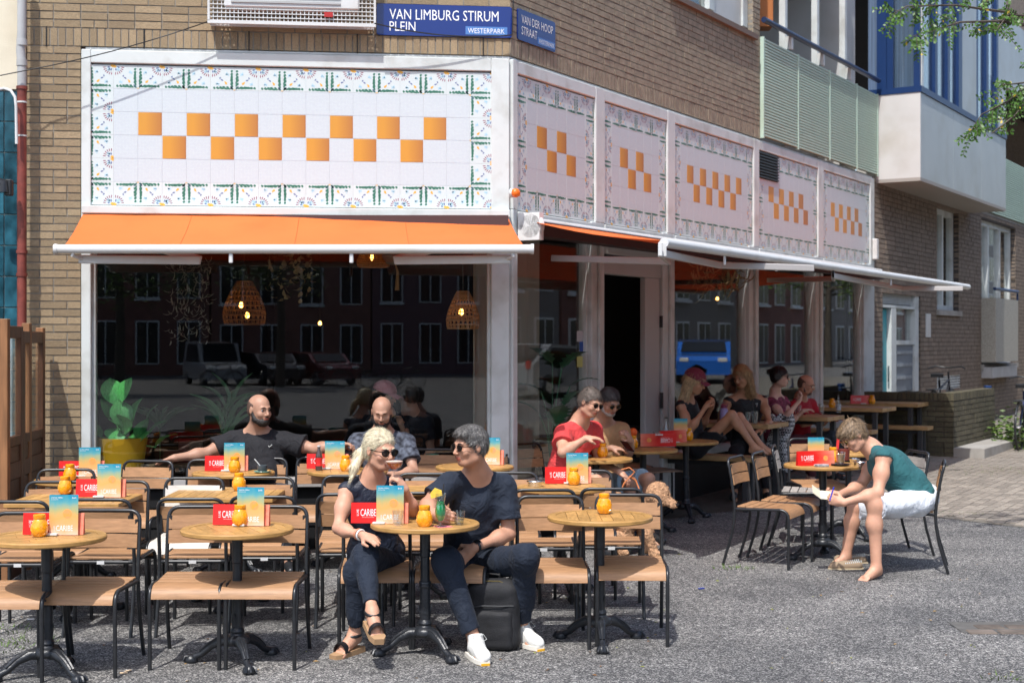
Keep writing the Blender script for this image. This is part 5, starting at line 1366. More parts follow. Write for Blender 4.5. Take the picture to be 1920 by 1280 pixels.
def round_proto():
    r = empty('round_table', (0, 0, 0), 0, 'x', 'table', 'round bistro tables with cast-iron feet'); iron_base(r)
    Ro, Ri, z0, z1 = .31, .262, .722, .750
    b = MB(); n = 48; pf = [(Ri, z0), (Ro-.006, z0), (Ro, z0+.006), (Ro, z1-.006), (Ro-.006, z1), (Ri, z1)]
    v = [(p[0]*math.cos(2*PI*k/n), p[0]*math.sin(2*PI*k/n), p[1]) for p in pf for k in range(n)]; m = len(pf)
    b.add(v, [(i*n+k, i*n+(k+1) % n, ((i+1) % m)*n+(k+1) % n, ((i+1) % m)*n+k) for i in range(m) for k in range(n)]); b.obj('rim', M_rim, r, 40)
    R_ = random.Random(4); w = .0655; x = -Ri
    for i in range(8):
        xa = -Ri+i*(2*Ri)/8; xb = xa+2*Ri/8-.003; yc = [(-Ri), R_.uniform(-.16, -.05), R_.uniform(.02, .15), Ri]
        if i in (0, 7): yc = [-Ri, Ri]
        for a, c in zip(yc[:-1], yc[1:]):
            pl = clip_circle([(xa, a), (xb, a), (xb, c-.003), (xa, c-.003)], Ri-.0015)
            if len(pl) > 2: MB().prism(pl, z0+.003, z1-.0012-R_.uniform(0, .0008)).obj('plank', M_top, r)
    MB().prism([( (Ri+.0)*math.cos(2*PI*k/32), (Ri)*math.sin(2*PI*k/32)) for k in range(32)], z0+.001, z0+.0028).obj('underside', M_plinth, r)
    return r
def square_proto(w=.72):
    r = empty('square_table', (0, 0, 0), 0, 'x', 'table', 'square bistro tables with cast-iron feet'); iron_base(r); z0, z1 = .722, .750; f = .06
    for (a, c, d, e) in ((-w/2, w/2, -w/2, -w/2+f), (-w/2, w/2, w/2-f, w/2), (-w/2, -w/2+f, -w/2+f+.002, w/2-f-.002), (w/2-f, w/2, -w/2+f+.002, w/2-f-.002)): MB().cbox(((a+c)/2, (d+e)/2, (z0+z1)/2), (c-a, e-d, z1-z0), .003).obj('rim', M_rim, r)
    R_ = random.Random(6); n = 9; xs = w/2-f-.002
    for i in range(n):
        a = -xs+2*xs*i/n; c = a+2*xs/n-.003; ys = [-xs, R_.uniform(-.15, -.02), R_.uniform(.06, .2), xs]
        for p, q in zip(ys[:-1], ys[1:]): MB().cbox(((a+c)/2, (p+q-.003)/2, z1-.012-R_.uniform(0, .0006)), (c-a, q-p-.003, .022), .0012).obj('plank', M_top, r)
    MB().box((0, 0, z0+.002), (w-2*f, w-2*f, .002)).obj('underside', M_plinth, r)
    return r
RT = round_proto(); SQ = square_proto(); used_ = {}
def table(proto, px, py, rot, label, ztop=.75):
    Y = F*(1.9-ztop)/(py-600); o = proto if proto.name not in used_ else copy_tree(proto); used_[proto.name] = 1
    x = (px-CX)/F*Y; o.location = (x, Y, gz(Y)); o.rotation_euler = (0, 0, math.radians(rot)); o['label'] = label; return Vector((x, Y, gz(Y)+.75))
T1 = table(RT, 88, 1004, 205+90, 'front-left round table cut by the left edge')
T2 = table(RT, 445, 989, 25, 'front round table between two empty chairs with candle and menu')
T3 = table(RT, 797, 979, 38, 'front round table of the couple in navy with cocktails')
T4 = table(RT, 1125, 966, 0, 'front round table with nothing but a yellow candle')
T7 = table(RT, 147, 897, 20, 'far left round table by the brick pier'); T8 = table(RT, 438, 884, 50, 'round table with espresso cup before the man in black')
T9 = table(RT, 652, 881, 10, 'round table with cola bottle behind the blond woman'); T10 = table(RT, 890, 873, 80, 'round table half hidden behind the grey-haired man')
T18 = table(RT, 768, 913, 70, 'round table glimpsed between the couple in navy'); T11 = table(RT, 1053, 911, 15, 'round table with steel ashtray, candle and menu')
T12 = table(RT, 1117, 858, 60, 'round table in front of the man in the red polo'); T13 = table(RT, 1206, 841, 100, 'round table of the man in the tan T-shirt')
T14 = table(RT, 1286, 826, 5, 'round table by the door, foot fully visible'); T15 = table(RT, 1543, 870, 45, 'round table of the young man in green with coffee')
T16 = table(RT, 1591, 846, 25, 'round table hidden behind the head of the young man in green')
T5 = table(SQ, 147, 932, 0, 'left square table with candle and menu'); T6 = table(SQ, 425, 923, 1, 'middle square table with a candle at its back')

# picnic tables standing out from the facade
NR = MR.to_3x3()@Vector((0, -1, 0)); UR = MR.to_3x3()@Vector((1, 0, 0))
def slab_set(px, py, Y, ln, wd, label, kind, ht):
    e = P(px, py, Y); e.z = gz(Y); root = empty('picnic_'+kind, e, math.atan2(NR.y, NR.x), label, kind, 'picnic furniture along the street facade' if kind == 'table' else 'picnic benches along the street facade')
    # local x = away from the wall; slab from x=-ln to 0, y: +-wd/2
    n = 3 if kind == 'table' else 2
    for i in range(n): a = -wd/2+wd*i/n; MB().cbox((-ln/2, a+wd/n/2, ht-.025), (ln, wd/n-.004, .05), .004).obj('plank', M_beam, root)
    for x in (-.12, -ln+.12):
        for y in (-wd/2+.07, wd/2-.07): MB().cbox((x, y, (ht-.05)/2), (.06, .06, ht-.05), .004).obj('leg', M_steel, root)
    MB().cbox((-ln/2, 0, ht-.08), (ln-.3, .05, .05), .004).obj('rail', M_steel, root)
    return root
slab_set(1460, 796, 15.2, 1.05, .62, 'nearest picnic table with the leg-up woman before it', 'table', .80)
slab_set(1568, 781, 16.6, 1.3, .62, 'second picnic table, glasses on it', 'table', .78)
slab_set(1668, 766, 18.4, 1.5, .62, 'third picnic table beside the head of the young man', 'table', .77)
slab_set(1732, 759, 19.6, 1.5, .60, 'farthest picnic table before the mossy wall', 'table', .76)
bn = lambda px, py, Y, ln, lb: slab_set(px, py, Y, ln, .28, lb, 'bench', H+(640-py)/F*Y-gz(Y)+.0)
bn(1425, 856, 14.1, 1.3, 'bench the woman in the cap rests her feet on'); bn(1482, 842, 15.9, 1.0, 'bench behind the empty right-hand chairs')
bn(1640, 806, 17.6, 1.2, 'empty bench between the second and third picnic tables'); bn(1745, 799, 19.3, 1.6, 'bench end before the dark low wall')

# ------------------------------------------------------------------ candles, menus
M_jar = mat('yellow_candle_glass', (.86, .34, .004), .14, coat=1., sss=.2, var=.18, vscale=30, bump=.3, bscale=60)
M_jar_in = mat('amber_inside', (.55, .2, .01), .4)
def jar_proto():
    r = empty('candle_jar', (0, 0, 0), 0, 'x', 'candle jar', 'yellow glass candle jars')
    MB().lathe([(.001, 0), (.030, 0), (.040, .012), (.046, .035), (.045, .055), (.036, .082), (.029, .094), (.033, .100), (.032, .116), (.029, .118), (.026, .1), (.02, .08), (.001, .07)], 20).obj('glass', M_jar, r, 50)
    for k in range(6):
        b = MB(); pts = []
        for i in range(9): a = 2*PI*k/6+.5*math.sin(i/8*PI*2); z = .012+.07*i/8; rr = .0455*math.sin(.75+1.65*(z/.1))*1.0; rr = np.interp(z, [.012, .035, .055, .082], [.040, .0462, .0452, .0362]); pts.append((rr*math.cos(a), rr*math.sin(a), z))
        b.tube(pts, .0016, 4).obj('relief_line', M_jar, r, 60)
    MB().tube([(.0305*math.cos(2*PI*i/16), .0305*math.sin(2*PI*i/16), .096) for i in range(16)], .002, 5, closed=True).obj('neck_ring', mat('brass_ring', (.5, .25, .02), .4), r, 60)
    return r
JAR = jar_proto(); nj = [0]
def jar(px, py, Y=None, z=None, label=''):
    o = JAR if nj[0] == 0 else copy_tree(JAR); nj[0] += 1
    if Y is None: Y = F*1.15/(py-600)
    o.location = ((px-CX)/F*Y, Y, gz(Y)+.7505 if z is None else z); o.rotation_euler = (0, 0, nj[0]*1.3); o['label'] = label; return o
jar(74, 1005, label='candle jar on the front-left round table'); jar(450, 985, label='candle jar on the second front table, before a menu')
jar(796, 985, Y=7.93, label="candle jar on the couple's table"); jar(1133, 962, label='candle jar alone on the front-right round table')
jar(122, 922, Y=9.42, label='candle jar on the left square table'); jar(131, 893, Y=10.2, label='candle jar on the far left round table')
jar(448, 917, Y=9.62, label='candle jar at the back of the middle square table'); jar(440, 878, Y=10.75, label='candle jar beside the espresso cup')
jar(648, 876, Y=10.85, label='candle jar beside the cola bottle'); jar(1076, 906, Y=9.95, label='candle jar beside the steel ashtray')
jar(1130, 851, Y=11.95, label='candle jar on the red-polo man\'s table'); jar(1187, 837, Y=12.75, label='candle jar with a round orange lid')
jar(1291, 820, Y=13.6, label='candle jar on the table by the door'); jar(1562, 863, Y=11.55, label='candle jar behind the latte glass')
jar(1635, 755, Y=19.3, z=gz(19.3)+.765, label='candle jar on the farthest picnic table'); jar(1560, 752, Y=18.3, z=gz(18.3)+.775, label='candle jar on the third picnic table, in shade')
# orange round lid on one
lid = MB(); lid.lathe([(.001, .0), (.026, 0), (.036, .014), (.038, .03), (.032, .05), (.018, .062), (.001, .065)], 16); q = P(1187, 0, 12.75)
tag(lid.obj('orange_ball', mat('orange_paper_ball', (.85, .13, .02), .6), None, 50, loc=(q.x, 12.75, gz(12.75)+.868)), 'orange round ball sitting on a yellow candle jar', 'ornament')

def grad_mat(name, stops, axis=2, disc=None):
    m = bpy.data.materials.new(name); m.use_nodes = True; nt = m.node_tree; N = nt.nodes; L = nt.links; b = N['Principled BSDF']; b.inputs['Roughness'].default_value = .3
    tc = N.new('ShaderNodeTexCoord'); sp = N.new('ShaderNodeSeparateXYZ'); L.new(tc.outputs['Generated'], sp.inputs[0])
    nz = N.new('ShaderNodeTexNoise'); nz.inputs['Scale'].default_value = 3.0; nz.inputs['Detail'].default_value = 3; L.new(tc.outputs['Generated'], nz.inputs[0])
    ad = N.new('ShaderNodeMath'); ad.operation = 'MULTIPLY_ADD'; ad.inputs[1].default_value = .35; L.new(nz.outputs[0], ad.inputs[0]); L.new(sp.outputs[axis], ad.inputs[2])
    sb = N.new('ShaderNodeMath'); sb.operation = 'SUBTRACT'; sb.inputs[1].default_value = .175; L.new(ad.outputs[0], sb.inputs[0])
    cr = N.new('ShaderNodeValToRGB'); cr.color_ramp.elements[0].position = stops[0][0]; cr.color_ramp.elements[0].color = (*srgb(*stops[0][1]), 1); cr.color_ramp.elements[1].position = stops[-1][0]; cr.color_ramp.elements[1].color = (*srgb(*stops[-1][1]), 1)
    for p_, c_ in stops[1:-1]: e = cr.color_ramp.elements.new(p_); e.color = (*srgb(*c_), 1)
    L.new(sb.outputs[0], cr.inputs[0]); L.new(cr.outputs[0], b.inputs['Base Color']); return m
M_menu = grad_mat('sunset_menu_print', [(0, (238, 190, 165)), (.22, (228, 168, 118)), (.42, (214, 165, 95)), (.62, (170, 170, 120)), (.82, (95, 160, 165)), (1, (35, 140, 170))])
M_redc = grad_mat('red_card_print', [(0, (208, 30, 28)), (.5, (212, 40, 36)), (.75, (225, 90, 70)), (1, (235, 140, 115))], 0)
M_disc = mat('print_orange_disc', srgb(240, 165, 60), .4, c2=srgb(235, 150, 110), var=.1, vscale=40); M_pinkt = mat('print_pale_text', (.75, .62, .55), .4)
def card(w, h, th, m, parent, name, cx=0, y=0, lean=0, z=0):
    T = Matrix.Translation((cx, y, z))@Matrix.Rotation(lean, 4, 'X'); o = MB().box((0, 0, h/2), (w, th, h)).obj(name, m, parent, M=T); return o
def menu_proto(leaf=True, red=True):
    r = empty('menu_stand', (0, 0, 0), 0, 'x', 'menu', 'cocktail menus in red holders')
    if red:
        a = card(.325, .115, .002, M_redc, r, 'red_card', 0, .012, math.radians(-6)); put_text('CARIBE', -.108, -.020, .040, .080, -.0022, Matrix(), a)
        put_text('LUIE', -.018, .018, -.006, .006, 0, Matrix(), a).matrix_local = Matrix.Translation((-.124, -.0022, .06))@Matrix.Rotation(math.radians(-90), 4, 'Y')
        MB().b2((-.10, -.0022, .032), (-.03, -.0018, .0332)).obj('print_rule', M_pinkt, a)
        MB().lathe([(.001, -.001), (.021, -.001), (.021, .0006), (.001, .0006)], 18, M=Matrix.Translation((.085, -.0018, .056))@Matrix.Rotation(math.radians(90), 4, 'X')).obj('orange_disc', M_disc, a)
        b = card(.325, .115, .002, M_redc, r, 'back_card', 0, .045, math.radians(6))
    if leaf:
        a = card(.155, .215, .0016, M_menu, r, 'leaflet', .062, -.006, math.radians(-2)); put_text('CARIBE', -.04, .05, .022, .052, -.0018, Matrix(), a); put_text('LUIE', -.014, .014, -.004, .004, 0, Matrix(), a).matrix_local = Matrix.Translation((-.05, -.0018, .036))@Matrix.Rotation(math.radians(-90), 4, 'Y')
        put_text('DRINK MENU', -.066, -.005, .196, .203, -.0018, Matrix(), a); put_text('BAR', .045, .068, .194, .203, -.0018, Matrix(), a)
        put_text('- - - - - -', -.066, -.03, .188, .191, -.0018, Matrix(), a)
        MB().lathe([(.001, -.001), (.024, -.001), (.024, .0006), (.001, .0006)], 20, M=Matrix.Translation((.02, -.001, .115))@Matrix.Rotation(math.radians(90), 4, 'X')).obj('orange_disc', M_disc, a)
    MB().cbox((.0, -.022, .006), (.07, .028, .011), .002).obj('clip', M_whitem, r)
    return r
MEN = menu_proto(); MENR = menu_proto(leaf=False); mused = set()
def menu(px, py, Y, rot, label, proto=None, z=None, dx=0):
    proto = proto or MEN; o = proto if proto.name not in mused else copy_tree(proto); mused.add(proto.name)
    o.location = ((px-CX)/F*Y+dx, Y, gz(Y)+.7505 if z is None else z); o.rotation_euler = (0, 0, math.radians(rot+random.Random(int(px)).uniform(-6, 6))); o['label'] = label; return o
menu(98, 995, 7.62, 2, 'menu and red card on the front-left round table'); menu(450, 980, 7.97, -2, 'menu and red card on the second front table')
menu(711, 975, 8.05, -3, 'menu and red card before the blond woman'); menu(187, 920, 9.25, 0, 'menu and red card on the left square table')
menu(152, 890, 10.45, 0, 'menu and red card on the far left table by the pier'); menu(424, 880, 10.85, 4, 'menu and red card before the man in the black T-shirt')
menu(613, 876, 11.0, -2, 'menu and red card beside the cola bottle'); menu(906, 868, 11.35, -8, 'menu showing right of the grey-haired man')
menu(1066, 907, 10.02, 0, 'menu and red card beside the steel ashtray'); menu(1100, 855, 12.05, 0, 'red menu card the man in the red polo touches', MENR)
m_ = menu(1235, 839, 12.9, 180, 'upside-down red menu card on the tan-shirt man\'s table', MENR); m_.rotation_euler = (0, math.radians(180), math.radians(2)); m_.location.z += .118
menu(1265, 822, 13.35, 40, 'red menu card on the table by the door', MENR); menu(1532, 866, 11.25, 12, 'red menu card before the young man in green', MENR)
menu(1618, 755, 19.3, 0, 'red menu card on the farthest picnic table', MENR, z=gz(19.3)+.765)
# loose leaflets standing in the holders
def leaflet(px, py, Y, h, label, w=.13):
    z = H+(640-py)/F*Y; o = MB().box((0, 0, h/2), (w, .0016, h)).obj('leaflet', M_menu, None, loc=((px-CX)/F*Y, Y, z)); tag(o, label, 'leaflet', 'loose menu leaflets')
leaflet(1098, 828, 12.1, .10, 'blue leaflet showing above the red-polo man\'s menu card', .2); leaflet(1276, 808, 13.5, .12, 'small blue leaflet on the table by the door'); leaflet(1530, 850, 11.4, .13, 'blue leaflet showing above the red card near the young man')

# ------------------------------------------------------------------ glasses, cups, bottles
def thingat(name, px, py, Y, label, cat, z=None, rz=0, group=None):
    q = P(px, py, Y); 
    if z is not None: q.z = z
    return empty(name, q, rz, label, cat, group)
TZ = lambda Y: gz(Y)+.7505
def tumbler(px, Y, r0, r1, h, label, fill=None, fh=.5, z=None, straw=False, group=None, name='tumbler'):
    o = thingat(name, px, 0, Y, label, 'glass', TZ(Y) if z is None else z, group=group)
    MB().lathe([(.001, 0), (r0, 0), (r1, h), (r1-.0022, h), (r0-.002, .008), (.001, .008)], 16).obj('glass', M_drink, o, 50)
    if fill: MB().lathe([(.001, .0085), (r0-.003, .0085), (r0-.003+(r1-r0)*fh, h*fh), (.001, h*fh)], 16).obj('drink', fill, o, 50)
    if straw: MB().tube([(0, 0, .01), (-.02, 0, h+.09)], .0028, 6).obj('straw', M_steel, o)
    return o
M_beer = mat('beer', (.75, .38, .03), .1, sss=.2); M_foam = mat('foam', (.8, .75, .66), .8); M_water = glass_mat('water', (.8, .85, .85), .06)
tumbler(746, 7.98, .027, .034, .085, 'water glass before the couple\'s menu', M_water, .2); tumbler(861, 8.0, .026, .036, .078, 'half-full shot of water beside the green cocktail', M_water, .4)
b_ = tumbler(1231, 13.0, .026, .034, .13, 'beer glass on the tan-shirt man\'s table', M_beer, .45); MB().lathe([(.001, .0586), (.0285, .0586), (.029, .068), (.001, .068)], 14).obj('foam', M_foam, b_, 50)
l_ = tumbler(1576, 11.25, .028, .040, .095, 'latte in a ribbed glass on a black saucer', mat('latte', (.42, .28, .17), .5), .8, z=TZ(11.25)+.014)
MB().lathe([(.001, 0), (.05, 0), (.078, .012), (.076, .014), (.05, .004), (.001, .004)], 24, (0, 0, -.013)).obj('saucer', M_black, l_, 50)
tag(MB().cbox((0, 0, .011), (.10, .055, .022), .004).obj('tobacco_packet', [mat('packet_print', (.6, .6, .62), .4, c2=(.1, .1, .12), var=.1, vscale=30)], None, loc=(P(1541, 0, 11.15).x, 11.15, TZ(11.15)), rot=(0, 0, .3)), 'grey and white packet lying before the candle and coffee', 'packet')
an = empty('snack_bowl', (P(1602, 0, 11.4).x, 11.4, TZ(11.4)), 0, 'small steel bowl at the right of the coffee glass', 'bowl'); MB().lathe([(.001, 0), (.032, 0), (.042, .04), (.040, .041), (.030, .004), (.001, .004)], 18).obj('bowl', M_chrome, an, 50)
sr = empty('sauce_stick', (P(1582, 0, 11.7).x, 11.7, TZ(11.7)), 0, 'orange and red paper sticks behind the candle near the young man', 'paper stick')
MB().box((0, 0, .16), (.03, .004, .10), Matrix.Rotation(.25, 4, 'Y')).obj('orange_flag', mat('orange_flag', (.8, .2, .02), .6), sr); MB().box((-.06, .01, .12), (.022, .004, .10), Matrix.Rotation(.1, 4, 'Y')).obj('red_flag', mat('red_flag', (.6, .03, .03), .6), sr); MB().lathe([(.001, 0), (.045, 0), (.05, .09), (.001, .09)], 14).obj('pot', mat('dark_red_pot', (.16, .03, .02), .5), sr, 50)
# ashtray
at = empty('ashtray', (P(1003, 0, 9.85).x, 9.85, TZ(9.85)), 0, 'round steel ashtray on the table behind the man in navy', 'ashtray')
MB().lathe([(.001, 0), (.048, 0), (.052, .03), (.060, .035), (.058, .038), (.046, .036), (.044, .006), (.001, .006)], 24).obj('bowl', M_chrome, at, 50)
at2 = copy_tree(at); at2.location = (P(1590, 0, 11.15).x+.02, 11.2, TZ(11.2)) ; at2['label'] = 'steel ashtray right of the latte glass'; at2.location.x += .09
# espresso cup
ec = empty('espresso_cup', (P(492, 0, 10.72).x, 10.72, TZ(10.72)), 0, 'grey espresso cup with white spoon on a green saucer', 'cup')
MB().lathe([(.001, 0), (.04, 0), (.066, .012), (.064, .015), (.038, .005), (.001, .005)], 24).obj('saucer', mat('sage_green_ceramic', (.16, .30, .24), .3), ec, 50)
MB().lathe([(.001, .006), (.026, .006), (.038, .02), (.040, .058), (.037, .058), (.034, .02), (.001, .012)], 20).obj('cup', mat('slate_ceramic', (.07, .085, .095), .35), ec, 50)
MB().tube([(.01, 0, .02), (-.06, .0, .105)], .0035, 6).obj('spoon', M_white, ec); MB().cbox((.05, -.02, .018), (.02, .03, .008), .002).obj('biscuit', mat('biscuit', (.5, .28, .1), .8), ec)
# cola bottle
cb = empty('cola_bottle', (P(598, 0, 10.9).x, 10.9, TZ(10.9)), 0, 'small clear cola bottle with red label', 'bottle')
MB().lathe([(.001, 0), (.026, 0), (.028, .03), (.024, .06), (.028, .10), (.024, .125), (.012, .155), (.011, .18), (.001, .18)], 16).obj('glass', mat('dark_bottle_glass', (.07, .045, .04), .08, coat=.5), cb, 50); MB().lathe([(.0285, .035), (.0255, .06), (.0290, .098)], 16, cap=False).obj('label', mat('cola_red', (.6, .02, .02), .4), cb, 50)
MB().lathe([(.001, .181), (.013, .181), (.013, .19), (.001, .191)], 12).obj('cap', M_whitem, cb, 50)
def water_bottle(px, Y, z, label, h=.2):
    o = empty('water_bottle', ((px-CX)/F*Y, Y, z), 0, label, 'bottle', 'clear glass bottles'); k = h/.2
    MB().lathe([(.001, 0), (.028*k, 0), (.03*k, .01), (.03*k, .11*k), (.012*k, .16*k), (.012*k, h), (.001, h)], 16).obj('glass', M_drink, o, 50); MB().lathe([(.0305*k, .03*k), (.0305*k, .1*k)], 16, cap=False).obj('label', mat('white_blue_label', (.6, .65, .68), .4, c2=(.2, .25, .3), var=.1, vscale=40), o, 50); MB().lathe([(.001, h), (.014*k, h), (.014*k, h+.012), (.001, h+.012)], 10).obj('cap', M_black, o, 50)
water_bottle(1249, 13.45, TZ(13.45), 'clear bottle on the table by the door', .22); water_bottle(1572, 17.1, gz(17.1)+.79, 'clear bottle on the second picnic table')
tumbler(1415, 15.0, .028, .036, .13, 'tall glass with straw on the nearest picnic table', None, z=gz(15)+.81, straw=True, group='empty glasses on picnic tables'); tumbler(1403, 15.2, .028, .036, .11, 'smaller glass beside the straw glass', None, z=gz(15.2)+.81, group='empty glasses on picnic tables'); tumbler(1496, 16.4, .03, .038, .13, 'glass with straw before the woman with headphones', M_water, .3, z=gz(16.4)+.79, straw=True, group='empty glasses on picnic tables'); tumbler(1540, 17.0, .03, .036, .11, 'near-empty glass before the bald man', M_water, .2, z=gz(17)+.79, group='empty glasses on picnic tables')
# green cocktail with pineapple
gc = empty('green_cocktail', (P(826, 0, 7.92).x, 7.92, TZ(7.92)), 0, 'tall green cocktail with pineapple wedge and straw', 'cocktail')
pf = [(.001, 0), (.034, 0), (.030, .006), (.008, .012), (.012, .024), (.028, .05), (.032, .085), (.028, .115), (.024, .135), (.033, .185)]
MB().lathe(pf+[(.031, .185), (.022, .136), (.026, .11), (.030, .085), (.026, .052), (.001, .03)], 20).obj('glass', M_drink, gc, 50)
MB().lathe([(.001, .030), (.012, .033), (.0255, .054), (.0290, .085), (.025, .112), (.0215, .134), (.023, .140), (.001, .140)], 20).obj('drink', mat('green_drink', (.0, .34, .10), .15, sss=.3), gc, 50)
for k in range(3): MB().cbox((.008*math.cos(k*2.1), .008*math.sin(k*2.1), .147), (.016, .016, .014), .003, Matrix.Rotation(.2*k, 4, 'X')).obj('ice', M_water, gc)
MB().tube([(.005, .0, .03), (.018, 0, .235)], .003, 6).obj('straw', M_black, gc); b = MB(); b.prism([(0, 0), (.062, .018), (.058, .045), (.02, .06), (-.005, .03)], -.006, .006, Matrix.Translation((-.052, -.0, .155))@Matrix.Rotation(math.radians(90), 4, 'X')); b.obj('pineapple_wedge', mat('pineapple', (.80, .52, .06), .6, var=.2, vscale=50), gc)
tag(MB().cbox((0, 0, .001), (.09, .09, .0018), .0008).obj('napkin', mat('pink_napkin', (.6, .15, .2), .8), None, loc=(P(830, 0, 7.93).x, 7.93, TZ(7.93)-.0003), rot=(0, 0, .5)), 'small pink napkin under the green cocktail', 'napkin')
gc.location.z += .002

# coupe held by the woman is made with her
# ------------------------------------------------------------------ wooden folding screen at the left
sc = empty('folding_screen', G(20, 1075)+Vector((0, 0, 0)), 0, 'brown wooden folding screen with window openings at the left edge', 'screen')
M_wood = mat('brown_stained_wood', (.11, .045, .02), .5, var=.3, vscale=5, stretch=(6, 6, 1), bump=.1, dirt=.2); M_woodl = mat('lighter_post_wood', (.24, .11, .045), .55, var=.25, vscale=5, stretch=(6, 6, .7))
so_ = sc.location
pA, pB, pC = P(4, 0, 10.05), P(38, 0, 10.6), P(79, 0, 11.35)
def at_(p, z): return Vector((p.x, p.y, 0))
def screen_panel(a, c, zt0, zt1):
    a = Vector((a.x, a.y, 0)); c = Vector((c.x, c.y, 0)); d = (c-a); L_ = d.length; M = Matrix.Translation(Vector((a.x-so_.x, a.y-so_.y, 0)))@Matrix.Rotation(math.atan2(d.y, d.x), 4, 'Z'); g0 = .02
    hT = zt1; st = .07
    for (x0, x1, z0, z1) in ((0, st, g0, hT), (L_-st, L_, g0, hT)): MB().cbox(((x0+x1)/2, 0, (z0+z1)/2), (x1-x0, .045, z1-z0), .004, M).obj('stile', M_wood, sc)
    for (z0, z1) in ((hT-.09, hT), (.98, 1.05), (.74, .86), (g0, .14)): MB().cbox((L_/2, 0, (z0+z1)/2), (L_-2*st-.002, .04, z1-z0), .004, M).obj('rail', M_wood, sc)
    for k in range(4): z0 = .142+.149*k; MB().cbox((L_/2, .0, z0+.073), (L_-2*st-.004, .018, .145), .003, M).obj('panel_board', M_wood, sc)
    MB().cbox((L_/2, 0, .92), (L_-2*st-.004, .018, .115), .003, M).obj('panel_board', M_wood, sc)
    MB().box((L_/2, .0, (1.05+hT-.09)/2), (L_-2*st, .005, hT-.09-1.05), M).obj('pane', M_glass, sc)
hh_ = H+(640-612)/F*10.6-gz(10.6)-.0
screen_panel(pA, pB, 0, hh_); screen_panel(pB, pC, 0, H+(640-620)/F*11-gz(11))
for (px_, Y, top) in ((4, 10.0, 600), (46, 10.8, 605), (72, 11.3, 612)): q = P(px_, top, Y); zz = q.z-gz(Y); MB().cbox((q.x-so_.x, Y-so_.y+.05, zz/2), (.06, .06, zz), .004).obj('post', M_woodl, sc)

# ------------------------------------------------------------------ awnings
def awning_left():
    Yb = 10.85; xl, xr_ = P(105, 0, Yb).x, P(998, 0, Yb).x; zbar = H+(640-467)/F*Yb
    r = empty('awning', ML@Vector((-1.9, -.05, ZPB-.1)), 0, 'orange awning over the wide left window', 'awning', 'orange awnings of the cafe'); o = r.location
    T = Matrix.Translation(-o); A = ML@Vector((wx(ML, 158), -.06, ZPB-.085)); B = ML@Vector((wx(ML, 952), -.06, ZPB-.085))
    c = Vector((xl+.05, Yb+.03, zbar+.02)); d = Vector((xr_-.06, Yb+.03, zbar+.02))
    def f(u, v): t = v; p = A.lerp(B, u).lerp(c.lerp(d, u), t); return p-o+Vector((0, 0, -.018*math.sin(PI*t)+.002*math.sin(u*40)*(1-t)))
    MB().slab(f, 24, 8, .004).obj('cloth', M_orange, r, 60)
    for k in range(1, 4): MB().tube([f(k/4, v/8)+Vector((0, -.001, .003)) for v in range(9)], .0022, 4).obj('seam', mat('seam_orange', (.52, .11, .02), .9), r)
    MB().tube([(xl-o.x, Yb-o.y, zbar-o.z), (xr_-o.x, Yb-o.y, zbar-o.z)], .035, 12).obj('front_bar', M_whitem, r, 40)
    for x in (xl, xr_): MB().tube([(x-o.x-.012, Yb-o.y, zbar-o.z), (x-o.x+.012, Yb-o.y, zbar-o.z)], .040, 12).obj('end_cap', M_whitem, r, 40)
    MB().box(((A.x+B.x)/2-o.x, (A.y+B.y)/2+.02-o.y, A.z-o.z-.04), (B.x-A.x, .10, .10), Matrix.Rotation(.0, 4, 'Z')).obj('cassette', mat('dark_awning_box', (.06, .03, .03), .7), r)
    # folding arms
    za = zbar-.07
    for (p0, p1, p2) in ((P(148, 486, 10.95), P(376, 488, 11.05), ML@Vector((wx(ML, 180), -.1, ZPB-.2))), (P(958, 486, 10.95), P(740, 488, 11.05), ML@Vector((wx(ML, 915), -.1, ZPB-.2)))):
        for a, b_ in ((p0, p1), (p1, p2)):
            dd = (b_-a); m = (a+b_)/2-o; Lx = dd.length; rz = math.atan2(dd.y, dd.x); ry = -math.asin(dd.z/Lx)
            MB().cbox((0, 0, 0), (Lx, .035, .066), .006, Matrix.Translation(m)@Matrix.Rotation(rz, 4, 'Z')@Matrix.Rotation(ry, 4, 'Y')).obj('arm', M_whitem, r)
        s_ = 1 if p1.x > p0.x else -1; MB().tube([Vector((p0.x, Yb, zbar))-o, Vector((p0.x-.02*s_, Yb, zbar-.05))-o, p0-o+Vector((.03*s_, 0, .0))], .014, 8).obj('arm_joint', M_whitem, r, 60)
    for px_ in (433, 659): q = P(px_, 478, Yb); MB().cbox((q.x-o.x, q.y-o.y, zbar-.07-o.z), (.03, .02, .075), .006).obj('hanger', M_whitem, r)
    return r
awning_left()
